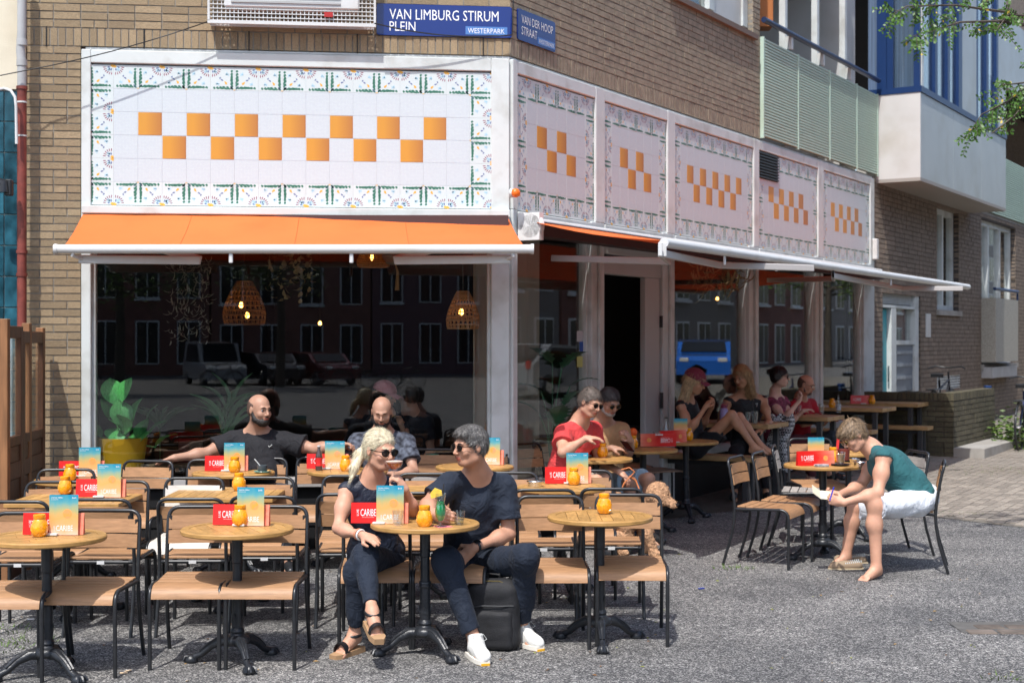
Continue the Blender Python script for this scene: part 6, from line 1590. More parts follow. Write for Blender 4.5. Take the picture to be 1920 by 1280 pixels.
def awning_right():
    r = empty('awning', MR@Vector((5, -.1, 2.9)), 0, 'long orange awning along the street facade', 'awning', 'orange awnings of the cafe'); o = r.location
    x0, x1 = .12, wx(MR, 1632); W = lambda x, d, z: MR@Vector((x, -d, z))-o
    # bar: find world depth for both ends at the same height
    zb = 2.60
    pa = P(1245, 455, 1); ka = (1245-CX)/F; ya = (640-455)/F; Ya = (zb-H)/ya; 
    kb = (1815-CX)/F; yb_ = (640-538)/F; Yb = (zb-H)/yb_
    a = Vector((ka*Ya, Ya, zb)); b_ = Vector((kb*Yb, Yb, zb))
    la = MR.inverted()@a; lb = MR.inverted()@b_
    dm = -(la.y+lb.y)/2
    pa_, pb_ = W(la.x, -la.y, zb), W(lb.x, -lb.y, zb)
    MB().tube([pa_, pb_], .036, 12).obj('front_bar', M_whitem, r, 40)
    A, B = W(x0, .14, ZPB-.10), W(x1, .14, ZPB-.10)
    def f(u, v): p = A.lerp(B, u).lerp(pa_.lerp(pb_, u)+Vector((0, 0, .015)), v); return p+Vector((0, 0, -.03*math.sin(PI*v)))
    MB().slab(f, 24, 8, .004).obj('cloth', M_orange, r, 60)
    MB().b2((x0-.02, -.20, ZPB-.22), (x1, -.03, ZPB-.10), Matrix.Translation(-o)@MR).obj('cassette', mat('dark_awning_box', (.06, .03, .03), .7), r)
    MB().tube([W(x0, .15, ZPB-.095), W(x1, .15, ZPB-.095)], .028, 10).obj('roller', M_whitem, r, 40)
    # big white end cap at the corner
    q = MR@Vector((x0-.02, -.15, ZPB-.14))-o; MB().lathe([(.001, -.03), (.10, -.03), (.112, -.015), (.112, .02), (.001, .03)], 20, M=Matrix.Translation(q)@Matrix.Rotation(math.atan2(.857, .5154)-PI/2*0, 4, 'Z')@Matrix.Rotation(math.radians(90), 4, 'Y')).obj('end_cap', mat('clean_white_plastic', (.72, .71, .69), .4), r, 40)
    MB().b2((x0-.05, -.24, ZPB-.26), (x0+.02, -.03, ZPB-.03), Matrix.Translation(-o)@MR).obj('end_plate', mat('clean_white_plastic', (.72, .71, .69), .4), r)
    # arms (shoulder at the wall, elbow, wrist at the bar) in photo order
    arms = [((1035, 437, .12), (1255, 490), (1302, 473)), ((1525, 503, None), (1350, 497), (1310, 474)), ((1440, 489, .12), (1590, 522), (1640, 515)), ((1805, 541, None), (1690, 541), (1640, 515))]
    zA = 2.52
    for (s_, e_, w_) in arms:
        pts = []
        for (px_, py_) in (s_[:2], e_, w_):
            k = (px_-CX)/F; t = (CY-py_)/F
            Y = (zA+.0-H)/t
            pts.append(Vector((k*Y, Y, zA)))
        loc = [MR.inverted()@p for p in pts]
        if s_[2] is not None: loc[0].y = -s_[2]; loc[0].x = wx(MR, s_[0], -s_[2]); 
        wrp = la.lerp(lb, (loc[2].x-la.x)/(lb.x-la.x)); loc[2].y = wrp.y
        loc[1].y = max(min(loc[1].y, -.3), wrp.y+.2)
        pts = [MR@p-o for p in loc]; pts[0].z = 2.62-o.z if s_[2] is not None else zA-o.z
        for p, q in ((pts[0], pts[1]), (pts[1], pts[2])):
            dd = q-p; L_ = dd.length; MB().cbox((0, 0, 0), (L_, .032, .055), .006, Matrix.Translation((p+q)/2)@Matrix.Rotation(math.atan2(dd.y, dd.x), 4, 'Z')@Matrix.Rotation(-math.asin(dd.z/L_), 4, 'Y')).obj('arm', mat('shade_toned_arm_paint', (.48, .45, .43), .5), r)  # white arms coloured greyer, standing in for the shade under the cloth
        MB().cbox(tuple(pts[2]+Vector((0, 0, .03))), (.03, .03, .1), .005).obj('arm_joint', M_whitem, r)
    for px_ in (1362, 1462, 1684): x = wx(MR, px_, la.y); k = la.lerp(lb, (x-la.x)/(lb.x-la.x)); MB().cbox(tuple(MR@k-o+Vector((0, 0, -.07))), (.02, .02, .07), .004).obj('hanger', M_whitem, r)
awning_right()
# ------------------------------------------------------------------ backpack
bk = empty('backpack', G(925, 1216), math.radians(-6), 'black backpack standing under the table between the man\'s feet', 'backpack')
M_bag = mat('black_nylon', (.014, .014, .016), .7, var=.2, vscale=30, bump=.3, bscale=200)
def bagsec(b, x, y0, y1, zs, n=20):
    pass
s = SDF(); s.ell((0, 0, .19), np.eye(3), (.145, .085, .24), .02); 
b = MB()
prof = [(-.135, 0), (.135, 0), (.150, .03), (.150, .25), (.138, .33), (.10, .385), (.04, .405), (-.04, .405), (-.10, .385), (-.138, .33), (-.150, .25), (-.150, .03)]
MX = Matrix.Rotation(math.radians(90), 4, 'X')@Matrix.Rotation(0, 4, 'Z')
body_ = SDF()
for z in np.linspace(.05, .34, 7): body_.cap((-.095, 0, z), (.095, 0, z), .062, .062, .02)
body_.cap((-.055, 0, .34), (.055, 0, .34), .062, None, .03).cut((0, 0, .003), (0, 0, -1)); body_.disp = folds(77, .003, 25)
link('body', sdf_mesh('body', body_, .008, M_bag), bk)
pk = SDF()
for z in np.linspace(.04, .2, 5): pk.cap((-.085, -.045, z), (.085, -.045, z), .035, .035, .02)
pk.disp = folds(78, .0025, 28); link('front_pocket', sdf_mesh('front_pocket', pk, .008, M_bag), bk)
MB().tube([(-.12, -.065, .25), (-.06, -.075, .262), (.05, -.075, .262), (.125, -.06, .262)], .003, 6).obj('zip', M_steel, bk, 60)
MB().tube([(-.152, -.0, .25), (-.14, -.035, .32), (-.10, -.045, .375), (-.04, -.045, .40), (.04, -.045, .40), (.10, -.045, .375), (.14, -.035, .32)], .003, 6).obj('zip', mat('olive_zip', (.12, .09, .03), .5), bk, 60)
MB().tube([(-.035, .03, .39), (-.035, .02, .43), (.035, .02, .43), (.035, .03, .39)], .008, 6).obj('handle', M_bag, bk, 60); MB().box((.045, -.0655, .325), (.014, .002, .02)).obj('badge', M_chrome, bk)
for x in (-.08, .08): MB().tube([(x, .05, .36), (x*1.2, .10, .30), (x*1.2, .10, .12), (x, .06, .05)], .014, 6).obj('strap', M_bag, bk, 60)
# ------------------------------------------------------------------ inside the cafe, seen through the panes
def pendant(p, r, h, label, bulbs=1, cord=.6):
    o = empty('wicker_lamp', p, 0, label, 'lamp', 'wicker pendant lamps'); b = MB(); n = 22; prof = lambda t: (.35+.65*math.sin(min(1, t*1.15)*PI/2)*(1-.12*max(0, t-.8)/.2))*r
    for k in range(n):
        for sg in (-1, 1): b.tube([(prof(t)*math.cos(2*PI*k/n+sg*t*.5), prof(t)*math.sin(2*PI*k/n+sg*t*.5), h-t*h) for t in [i/8 for i in range(9)]], .0035, 4)
    o_ = b.obj('shade', M_rattan, o); 
    for t in [i/9 for i in range(10)]: MB().tube([(prof(t)*math.cos(2*PI*k/24), prof(t)*math.sin(2*PI*k/24), h-t*h) for k in range(24)], .005, 4, closed=True).obj('hoop', M_rattan, o)
    MB().tube([(0, 0, h), (0, 0, h+cord)], .006, 5).obj('cord', M_black, o)
    for k in range(bulbs): MB().lathe([(.001, -.03), (.018, -.02), (.022, 0), (.012, .025), (.001, .03)], 10, (0.03*(k-.5)*bulbs, 0, h*.45-.1*k)).obj('bulb', M_bulb, o, 60)
    return o
pendant(P(868, 616, 12.25), .145, .32, 'wicker pendant lamp inside the window near the white post', 1)
pendant(P(458, 608, 13.9), .21, .42, 'large wicker lamp shining inside the left window', 2, .3)
pendant(P(700, 500, 13.6), .16, .2, 'small lamp hanging deep inside the window', 1, .2)
for (px_, py_, Y) in ((600, 606, 14.), (1397, 524, 17.4), (1345, 560, 17.0)): 
    o = empty('bulb', P(px_, py_, Y), 0, 'bare glowing bulb inside behind the glass at %s' % ('the middle of the wide window' if px_ == 600 else 'the upper right of the third bay' if px_ == 1397 else 'the centre of the third bay'), 'lamp', 'bare glowing bulbs'); MB().lathe([(.001, -.02), (.016, -.012), (.016, .01), (.001, .025)], 8).obj('glass_bulb', M_bulb, o, 60); MB().tube([(0, 0, .02), (0, 0, 2.97-o.location.z)], .003, 4).obj('cord', M_black, o)
M_leafg = mat('indoor_leaf', (.07, .30, .08), .45, var=.45, vscale=40, stretch=(8, 1, 1), rv=.25); M_leafd = mat('dark_monstera_leaf', (.03, .13, .06), .4, var=.3, vscale=12, rv=.3)
def leaf_mesh(w, l, lobes=0):
    b = MB(); n = 12; pts = []
    for i in range(n+1):
        t = i/n; ww = w*math.sin(PI*min(1, t*1.02))**.7*(1-.15*t)
        if lobes and i % 2: ww *= .55
        pts.append((ww, t*l))
    for i in range(n):
        (w0, y0), (w1, y1) = pts[i], pts[i+1]; z = lambda y: .12*l*math.sin(PI*y/l)
        b.add([(0, y0, z(y0)), (0, y1, z(y1)), (w1, y1, z(y1)+.06*l*w1/w), (w0, y0, z(y0)+.06*l*w0/w)], [(0, 3, 2, 1)]); b.add([(0, y0, z(y0)), (0, y1, z(y1)), (-w1, y1, z(y1)+.06*l*w1/w), (-w0, y0, z(y0)+.06*l*w0/w)], [(0, 1, 2, 3)])
    return b
def plant(base, leaves, pot, label, lm, size=(.1, .22), lobes=0, name='potted_plant', seed=0, potm=None, potr=.16, poth=.3):
    o = empty(name, base, 0, label, 'plant'); me = leaf_mesh(size[0], size[1], lobes).mesh('leaf', lm, 60); R_ = random.Random(seed)
    for (dx, dy, dz, yaw, pitch, s) in leaves:
        T = Matrix.Translation((dx, dy, dz))@Matrix.Rotation(math.radians(yaw), 4, 'Z')@Matrix.Rotation(math.radians(pitch), 4, 'X')@Matrix.Scale(s, 4)
        link('leaf', me, o, M=T); MB().tube([(0, 0, pot), (dx*.4, dy*.4, pot+(dz-pot)*.7), (dx, dy, dz)], .006, 5).obj('stem', lm, o, 60)
    if potm: MB().lathe([(.001, 0), (potr*.8, 0), (potr, poth), (potr*.93, poth), (potr*.9, poth-.03), (.001, poth-.04)], 20).obj('pot', potm, o, 50)
    return o
R_ = random.Random(3)
q = P(225, 0, 11.8); plant((q.x, 11.86, .80), [(-.06, -.05, .58, 35, 70, 1.35), (.02, -.07, .60, -40, 65, 1.3), (.10, -.05, .42, -60, 68, 1.35), (.02, -.08, .40, 30, 75, 1.3), (.20, 0, .40, -75, 60, 1.2), (.16, -.05, .28, -110, 65, 1.2), (.05, -.07, .34, 150, 60, 1.1), (-.10, -.05, .46, 70, 70, 1.2), (.22, -.03, .30, -70, 40, 1.3), (.28, 0, .22, -95, 30, 1.3), (-.16, -.04, .30, 80, 35, 1.3), (-.14, -.02, .20, 95, 25, 1.1), (.12, -.09, .24, -30, 35, 1.2), (-.02, -.09, .26, 20, 35, 1.2)], .3, 'broad-leaved plant in a yellow pot inside the left window corner', M_leafg, (.085, .17), 0, potm=mat('yellow_pot', (.45, .26, .01), .5), potr=.21, poth=.30, seed=1)
q = P(430, 0, 12.6); lv = []
for k in range(26): a = R_.uniform(0, 360); lv.append((R_.uniform(-.05, .05), 0, R_.uniform(.75, 1.1), a, R_.uniform(5, 60), R_.uniform(.9, 1.5)))
plant((q.x, 12.5, .2), lv, .3, 'spiky palm fronds inside behind the man in black', mat('palm_frond', (.10, .22, .10), .6, rv=.3), (.018, .34), 0, seed=2, potm=mat('brown_pot', (.08, .05, .03), .6))
q = P(300, 0, 12.9); plant((q.x, 12.9, .2), [(0, 0, .9, a, 30, 1.3) for a in range(0, 360, 24)], .3, 'grassy palm inside the window beside the broad leaves', MATS['palm_frond'], (.016, .3), 0, seed=4)
q = P(1035, 0, 13.0); mp = [(-.12, 0, 1.05, 90, 20, 1.5), (.08, -.05, 1.45, -70, 30, 1.7), (.0, 0, 1.5, 60, 30, 1.5), (.16, 0, 1.3, -100, 10, 1.5), (-.1, .1, 1.25, 100, 10, 1.4), (.03, -.1, .95, 200, 50, 1.3), (.1, -.1, 1.12, 240, 40, 1.2)]
plant((q.x, 12.85, .2), mp, .45, 'monstera in a dark green tub inside the first side window', M_leafd, (.12, .19), 1, seed=5, potm=mat('green_tub', (.02, .08, .025), .4), potr=.25, poth=.42)
# hanging dried flowers
def hanging(px0, px1, py0, py1, Y, n, label, m, sz=(.012, .05)):
    o = empty('dried_garland', P((px0+px1)/2, py0, Y), 0, label, 'dried flowers', 'dried garlands under the cafe ceiling'); R_ = random.Random(px0); me = leaf_mesh(sz[0], sz[1]).mesh('leaf', m); b = MB()
    for i in range(n):
        x = R_.uniform(px0, px1); y = py0+(py1-py0)*R_.random()**1.3; p = P(x, y, Y+R_.uniform(-.15, .15))-o.location; T = Matrix.Translation(p)@Matrix.Rotation(R_.uniform(0, 6.3), 4, 'Z')@Matrix.Rotation(R_.uniform(1.8, 4.4), 4, 'X'); src = leaf_mesh(sz[0]*R_.uniform(.7, 1.5), sz[1]*R_.uniform(.7, 1.5)); k = len(b.v)
        b.v += [tuple(T@Vector(v)) for v in src.v]; b.f += [[k+j for j in f] for f in src.f]; b.m += src.m
    tag(b.obj('dried_leaves', m, o), kind='stuff')
M_dry = mat('dried_leaf', (.32, .25, .12), .8, rv=.2); M_dryp = mat('pale_dried_flower', (.40, .37, .28), .8)
hanging(318, 395, 488, 640, 12.4, 230, 'pale dried flowers hanging inside the left window', M_dryp, (.004, .06)); hanging(505, 585, 478, 560, 12.3, 90, 'golden dried leaves under the awning in the middle', M_dry, (.02, .05)); hanging(1290, 1390, 500, 545, 16.2, 90, 'dried palm leaves inside the third bay', M_dry, (.01, .16))
pl = empty('paper_lantern', P(737, 480, 12.4), 0, 'grey paper lantern with a tassel inside the window', 'lantern'); MB().lathe([(.001, -.08), (.06, -.065), (.1, 0), (.06, .065), (.001, .08)], 16).obj('lantern', mat('grey_paper', (.22, .22, .18), .9), pl, 50); MB().tube([(.02, 0, -.07), (.04, 0, -.14), (.035, 0, -.30)], [.006, .012, .02], 8).obj('tassel', mat('tassel', (.4, .26, .12), .9), pl, 60)
# curtain, counter, table with menus inside
cu = MB(); cu.slab(lambda u, v: MR@Vector((wx(MR, 976)+.05+1.2*u*.9, .5+.03*math.sin(u*30), .2+2.7*v)), 40, 1, .01); tag(cu.obj('curtain', M_curtain, None, 60), 'beige curtain inside the first side window', 'curtain')
def inner_table(px, Y, label):
    q = P(px, 0, Y); o = empty('inner_table', (q.x, Y, .2), 0, label, 'table', 'cafe tables inside the wide window'); MB().cbox((0, 0, .62), (.62, .6, .03), .005).obj('tabletop', mat('dark_table_wood', (.18, .12, .07), .4), o); MB().tube([(0, 0, 0), (0, 0, .6)], .03, 8).obj('column', M_black, o); MB().lathe([(.001, 0), (.2, 0), (.18, .02), (.001, .03)], 16).obj('foot', M_black, o, 50)
    return o
it1 = inner_table(350, 12.6, 'inside table with menus behind the left chairs'); it2 = inner_table(830, 12.7, 'inside table behind the grey-haired man')
for (px_, py_, Y, w_, h_, m_, lb) in ((258, 862, 12.45, .07, .07, M_jar, 'candle glass on the inside table'), (330, 868, 12.5, .22, .11, mat('dark_red_card', (.1, .02, .015), .4), 'dark red card on the inside table'), (367, 866, 12.55, .12, .19, mat('dark_brown_menu', (.09, .06, .04), .4), 'tall dark menu on the inside table'), (345, 845, 12.8, .10, .18, MATS['dark_red_card'], 'second dark menu further inside')):
    z = .835; tag(MB().cbox((0, 0, h_/2), (w_, .05 if w_ < .08 else .012, h_), .004).obj('menu_card' if w_ > .08 else 'candle_glass', m_, None, loc=(P(px_, 0, Y).x, Y, z)), lb, 'menu' if w_ > .08 else 'candle jar')
gcup = empty('green_mug', (P(810, 0, 12.5).x, 12.5, .84), 0, 'mint green mug on the inside table', 'mug'); MB().lathe([(.001, 0), (.04, 0), (.058, .02), (.06, .07), (.055, .07), (.05, .02), (.001, .01)], 18).obj('mug', mat('mint_ceramic', (.12, .36, .24), .3), gcup, 50); MB().lathe([(.001, -.008), (.09, -.004), (.09, -.001), (.001, -.001)], 20).obj('saucer', M_white, gcup, 50)
vf = empty('flower_vase', (P(903, 0, 12.5).x, 12.5, .84), 0, 'little vase of mixed flowers by the right window post', 'vase'); MB().lathe([(.001, 0), (.03, 0), (.035, .06), (.02, .1), (.024, .12), (.001, .12)], 12).obj('vase', M_drink, vf, 50)
for k in range(9):
    a = k*2.4; x, y, z = .05*math.cos(a)*(.3+k/9), .05*math.sin(a)*(.3+k/9), .17+.03*math.sin(k*3); fl = MB().lathe([(.001, -.012), (.016, -.004), (.018, .006), (.001, .012)], 8, (x, y, z)).obj('flower', mat('flower_%d' % (k % 4), [(.6, .1, .15), (.7, .4, .05), (.5, .45, .5), (.15, .25, .55)][k % 4], .7), vf, 60); MB().tube([(0, 0, .05), (x, y, z)], .002, 4).obj('stem', M_leafg, vf)

# ------------------------------------------------------------------ across the square (mirrored in the panes)
M_far = mat('far_red_brown_brick', (.22, .10, .08), .9, var=.2, vscale=2); M_farw = mat('far_white_trim', (.72, .71, .69), .6); M_fard = mat('far_dark_pane', (.02, .022, .025), .1)
def house(p, rz, w, h, m, label, floors=4, bays=4, dp=8.):
    o = empty('terraced_house', p, rz, label, 'house', 'houses across the street'); wf = MB()
    wf.b2((-w/2, 0, 0), (w/2, dp, h)).obj('wall', m, o); MB().b2((-w/2-.1, -.15, h), (w/2+.1, dp, h+.35)).obj('cornice', M_farw, o); fh = h/floors
    for f in range(floors):
        for k in range(bays):
            x = -w/2+w*(k+.5)/bays; z = f*fh+.7; ww, wh = w/bays*.5, fh*.62
            wd = MB().b2((x-ww/2-.08, -.06, z-.08), (x+ww/2+.08, .02, z+wh+.08)).obj('window', M_farw, o); MB().b2((x-ww/2, -.08, z), (x+ww/2, -.065, z+wh)).obj('pane', M_fard, wd); MB().b2((x-.03, -.09, z), (x+.03, -.081, z+wh)).obj('mullion', M_farw, wd)
            if f > 0 and k % 2: MB().b2((x-ww/2-.15, -.18, z-.2), (x+ww/2+.15, .01, z-.09)).obj('sill', M_farw, wd)
for i in range(7): house(Vector((-24+9.1*i, -58, 0)), math.radians(180), 9, 13.5+.6*(i % 3), (M_far, mat('far_purple_brick', (.17, .09, .10), .9), M_far)[i % 3], 'brick house across the square behind the camera, %s from the left in the reflection' % ('seventh', 'sixth', 'fifth', 'fourth', 'third', 'second', 'first')[i])
for i in range(13): p = MR@Vector((2+9.5*i, -19, .3)); house(Vector((p.x, p.y, .2)), math.atan2(UR.y, UR.x)+PI, 9.3, 11.5, (M_far, mat('far_grey_brick', (.25, .22, .20), .9))[i % 2], 'brick house across the side street, %s from the square' % ('first', 'second', 'third', 'fourth', 'fifth', 'sixth', 'seventh', 'eighth', 'ninth', 'tenth', 'eleventh', 'twelfth', 'thirteenth')[i])
def car(p, rz, c, label, van=False):
    o = empty('parked_car', p, rz, label, 'car', 'cars parked across the street'); m = mat('car_paint_%d%d%d' % tuple(int(x*100) for x in c), c, .25, coat=1.)
    L_, W_ = (4.4, 1.75); hh = 1.9 if van else 1.45
    pf = [(-2.2, .3), (2.2, .3), (2.2, .75), (2.0, .9), (1.2, 1.0), (.65, hh-.08), (-1.6 if van else -1.2, hh), (-2.05 if van else -1.9, 1.05), (-2.2, .9)]
    Rm = Matrix.Rotation(math.radians(90), 4, 'X'); MB().prism(pf, -W_/2, W_/2, Rm).obj('body', m, o)
    sp_ = [(.95, 1.0), (.58, hh-.14), (-1.2, hh-.1), (-1.6, 1.02)]
    for s_ in (-1, 1): MB().prism(sp_, s_*W_/2-.01*(s_ < 0)-(.0 if s_ > 0 else 0), s_*W_/2+.012*s_, Rm).obj('side_window', M_fard, o)
    MB().add([(1.18, -.75, 1.02), (1.18, .75, 1.02), (.7, .7, hh-.1), (.7, -.7, hh-.1)], [(0, 1, 2, 3)], Matrix.Translation((.02, 0, .02))).obj('windscreen', M_fard, o)
    MB().add([(-2.06, -.75, 1.06), (-2.06, .75, 1.06), (-1.55 if van else -1.3, .7, hh-.04), (-1.55 if van else -1.3, -.7, hh-.04)], [(3, 2, 1, 0)], Matrix.Translation((-.12, 0, .02))).obj('rear_window', M_fard, o)
    for x in (-1.4, 1.4):
        for s_ in (-1, 1):
            w = MB().lathe([(.001, -.1), (.31, -.1), (.33, -.06), (.33, .06), (.31, .1), (.001, .1)], 16, M=Matrix.Translation((x, s_*.8, .33))@Rm).obj('wheel', M_black, o, 40); MB().lathe([(.001, -.012), (.2, -.012), (.2, .012), (.001, .012)], 14, M=Matrix.Translation((x, s_*.905, .33))@Rm).obj('hub', M_chrome, w)
    for s_ in (-1, 1): MB().cbox((2.16, s_*.62, .78), (.1, .3, .14), .02).obj('headlight', M_farw, o); MB().cbox((-2.18, s_*.72, .9), (.08, .16, .22), .02).obj('tail_light', mat('tail_red', (.4, .01, .01), .3), o)
    return o
car(Vector((-1.4, -40, 0)), 1.35, (.35, .36, .38), 'silver van parked across the square, seen in the window', True); car(Vector((.9, -39.5, 0)), 1.25, (.02, .02, .025), 'black car parked beside the silver van in the reflection'); car(Vector((3.1, -39, 0)), 1.2, (.14, .012, .015), 'dark red car parked across the square in the reflection')
q = MR@Vector((34.5, -13.0, 0)); dq_ = UR*.93+NR*.39; car(Vector((q.x, q.y, gz(q.y))), math.atan2(dq_.y, dq_.x)+PI, (.02, .14, .55), 'bright blue car parked across the side street in the reflection'); q = MR@Vector((24, -13.2, 0)); car(Vector((q.x, q.y, gz(q.y))), math.atan2(UR.y, UR.x), (.25, .26, .28), 'grey car parked across the side street in the reflection')

# ------------------------------------------------------------------ trees
M_leaf = mat('tree_leaf', (.055, .115, .02), .5, var=.35, vscale=6, c2=(.13, .21, .03), rv=.2); M_bark = mat('bark', (.08, .065, .05), .9, var=.3, vscale=12, bump=.6, bscale=20)
def tree(base, hgt, cr, label, n=5200, seed=1, leaf=.09, trunk=.2, extra=None):
    R_ = random.Random(seed); o = empty('tree', base, 0, label, 'tree', 'street trees'); MB().tube([(0, 0, -.1), (.05, .02, hgt*.3), (-.04, 0, hgt*.62), (0, 0, hgt*.9)], [trunk, trunk*.8, trunk*.6, trunk*.25], 10).obj('trunk', M_bark, o, 60)
    b = MB(); tips = []
    for k in range(16):
        a = R_.uniform(0, 6.28); z0 = hgt*R_.uniform(.42, .8); l = cr*R_.uniform(.55, 1.0); up = R_.uniform(.1, .9); t = Vector((l*math.cos(a), l*math.sin(a), z0+l*up*.6)); b.tube([(0, 0, z0), (t.x*.5, t.y*.5, z0+(t.z-z0)*.4), t], [trunk*.3, trunk*.18, .015], 5); tips += [t, t*.7+Vector((0, 0, z0*.3))]
    b.obj('limb', M_bark, o, 60); tips += [Vector((0, 0, hgt)), Vector((.3, 0, hgt*.85))]
    b = MB()
    for i in range(n):
        t = R_.choice(tips); g_ = Vector((R_.gauss(0, 1), R_.gauss(0, 1), R_.gauss(0, .8)))*cr*.17; p = t+g_; s = leaf*R_.uniform(.6, 1.3)
        T = Matrix.Translation(p)@Matrix.Rotation(R_.uniform(0, 6.3), 4, 'Z')@Matrix.Rotation(R_.uniform(-1.1, 1.1), 4, 'X'); b.add([(-s, 0, 0), (0, -s*.5, s*.1), (s, 0, 0), (0, s*.5, s*.1)], [(0, 1, 2, 3)], T)
    tag(b.obj('crown', M_leaf, o), kind='stuff'); return o
tree(Vector((-5.0, -30, 0)), 8.5, 3.2, 'dense street tree across the square at the left of the reflection', seed=2); tree(Vector((1.2, -36, 0)), 9.5, 3, 'street tree across the square mirrored in the middle', seed=3)
q = MR@Vector((52, -14.5, 0)); tree(Vector((q.x, q.y, .3)), 8, 3, 'street tree across the side street mirrored in the far bay', seed=4)
def branch_tree():
    R_ = random.Random(12); base = Vector((6.9, 11.6, gz(11.6))); o = empty('tree', base, 0, 'leafy tree whose twigs hang into the upper right corner', 'tree', 'street trees'); MB().tube([(0, 0, -.1), (.05, .05, 2.2), (.0, 0, 4.2), (.2, .2, 6.6)], [.17, .14, .11, .05], 10).obj('trunk', M_bark, o, 60)
    lb = MB()
    twigs = [[(1990, 60, 11.6), (1900, 25, 11.4), (1790, 10, 11.2), (1700, 12, 11.1), (1668, 30, 11.1)], [(1990, 60, 11.6), (1880, 40, 11.3), (1800, 42, 11.2), (1740, 60, 11.1), (1712, 68, 11.1)], [(1990, 60, 11.6), (1930, 30, 11.4), (1890, 28, 11.3), (1870, 55, 11.2)],
             [(2010, 120, 11.6), (1940, 150, 11.4), (1890, 190, 11.3), (1840, 215, 11.2), (1818, 250, 11.2)], [(2010, 120, 11.6), (1945, 160, 11.4), (1905, 215, 11.3), (1860, 250, 11.2)], [(2010, 120, 11.6), (1960, 130, 11.4), (1925, 155, 11.3), (1880, 160, 11.2)], [(1990, -30, 11.6), (1900, -20, 11.4), (1840, -12, 11.3), (1760, -15, 11.2), (1705, 0, 11.2)],
             [(1990, -60, 11.6), (1930, -60, 11.5), (1850, -50, 11.4)]]
    tb = MB()
    for tw in twigs:
        pts = [P(*t)-base for t in tw]; tb.tube(pts, [.018, .012, .008, .005, .003][:len(pts)], 5)
        for a, c in zip(pts[1:-1], pts[2:]):
            for k in range(7 if tw[0][1] > 0 else 4):
                s_ = a.lerp(c, R_.random()); d = Vector((R_.uniform(-1, .5), R_.uniform(-.6, .6), R_.uniform(-1, .25))).normalized(); ln = R_.uniform(.10, .26); e = s_+d*ln; lb.c = 0; tb.tube([s_, e], .002, 4)
                side = d.cross(Vector((0, 1, 0))).normalized()
                for j in range(7):
                    for sg in (-1, 1):
                        if R_.random() < .12: continue
                        p = s_.lerp(e, (j+1)/7.2); ld = (side*sg*.8+d*.5+Vector((R_.uniform(-.2, .2), R_.uniform(-.5, .5), R_.uniform(-.3, .1)))).normalized(); q = p+ld*R_.uniform(.028, .042); wv = ld.cross(Vector((R_.uniform(-.5, .5), 1, R_.uniform(-.3, .3)))).normalized()*.0095; m = p.lerp(q, .55); lb.c = 1 if R_.random() < .02 else 0
                        lb.add([p, m+wv, q, m-wv], [(0, 1, 2, 3)])
    for z0, tgt in ((3.9, (1990, 60, 11.6)), (3.4, (2010, 120, 11.6)), (4.6, (1990, -30, 11.6)), (4.9, (1990, -60, 11.6))): e = P(*tgt)-base; tb.tube([(0, 0, z0), (e.x*.5, e.y*.5, (z0+e.z)/2+.25), e], [.06, .035, .018], 6)
    R2 = random.Random(5)
    tb.obj('limb', M_bark, o, 60); tag(lb.obj('foliage', [mat('locust_leaf', (.05, .13, .014), .45, rv=.2, var=.3, vscale=9, c2=(.09, .20, .022)), mat('yellowed_leaf', (.45, .33, .03), .5)], o), kind='stuff')
    cb_ = MB()
    for i in range(3000):
        p = Vector((R2.gauss(1.6, .9), R2.gauss(.3, 1.1), R2.gauss(6.6, .8)));  s = .05
        if (p+base).y > .1 and pix(p+base)[0] < 1925 and pix(p+base)[1] > -40: continue
        cb_.add([(-s, 0, 0), (0, -s*.5, 0), (s, 0, 0), (0, s*.5, 0)], [(0, 1, 2, 3)], Matrix.Translation(p)@Matrix.Rotation(R2.uniform(0, 6), 4, 'Z')@Matrix.Rotation(R2.uniform(-1, 1), 4, 'X'))
    tag(cb_.obj('crown', MATS['locust_leaf'], o), kind='stuff')
branch_tree()

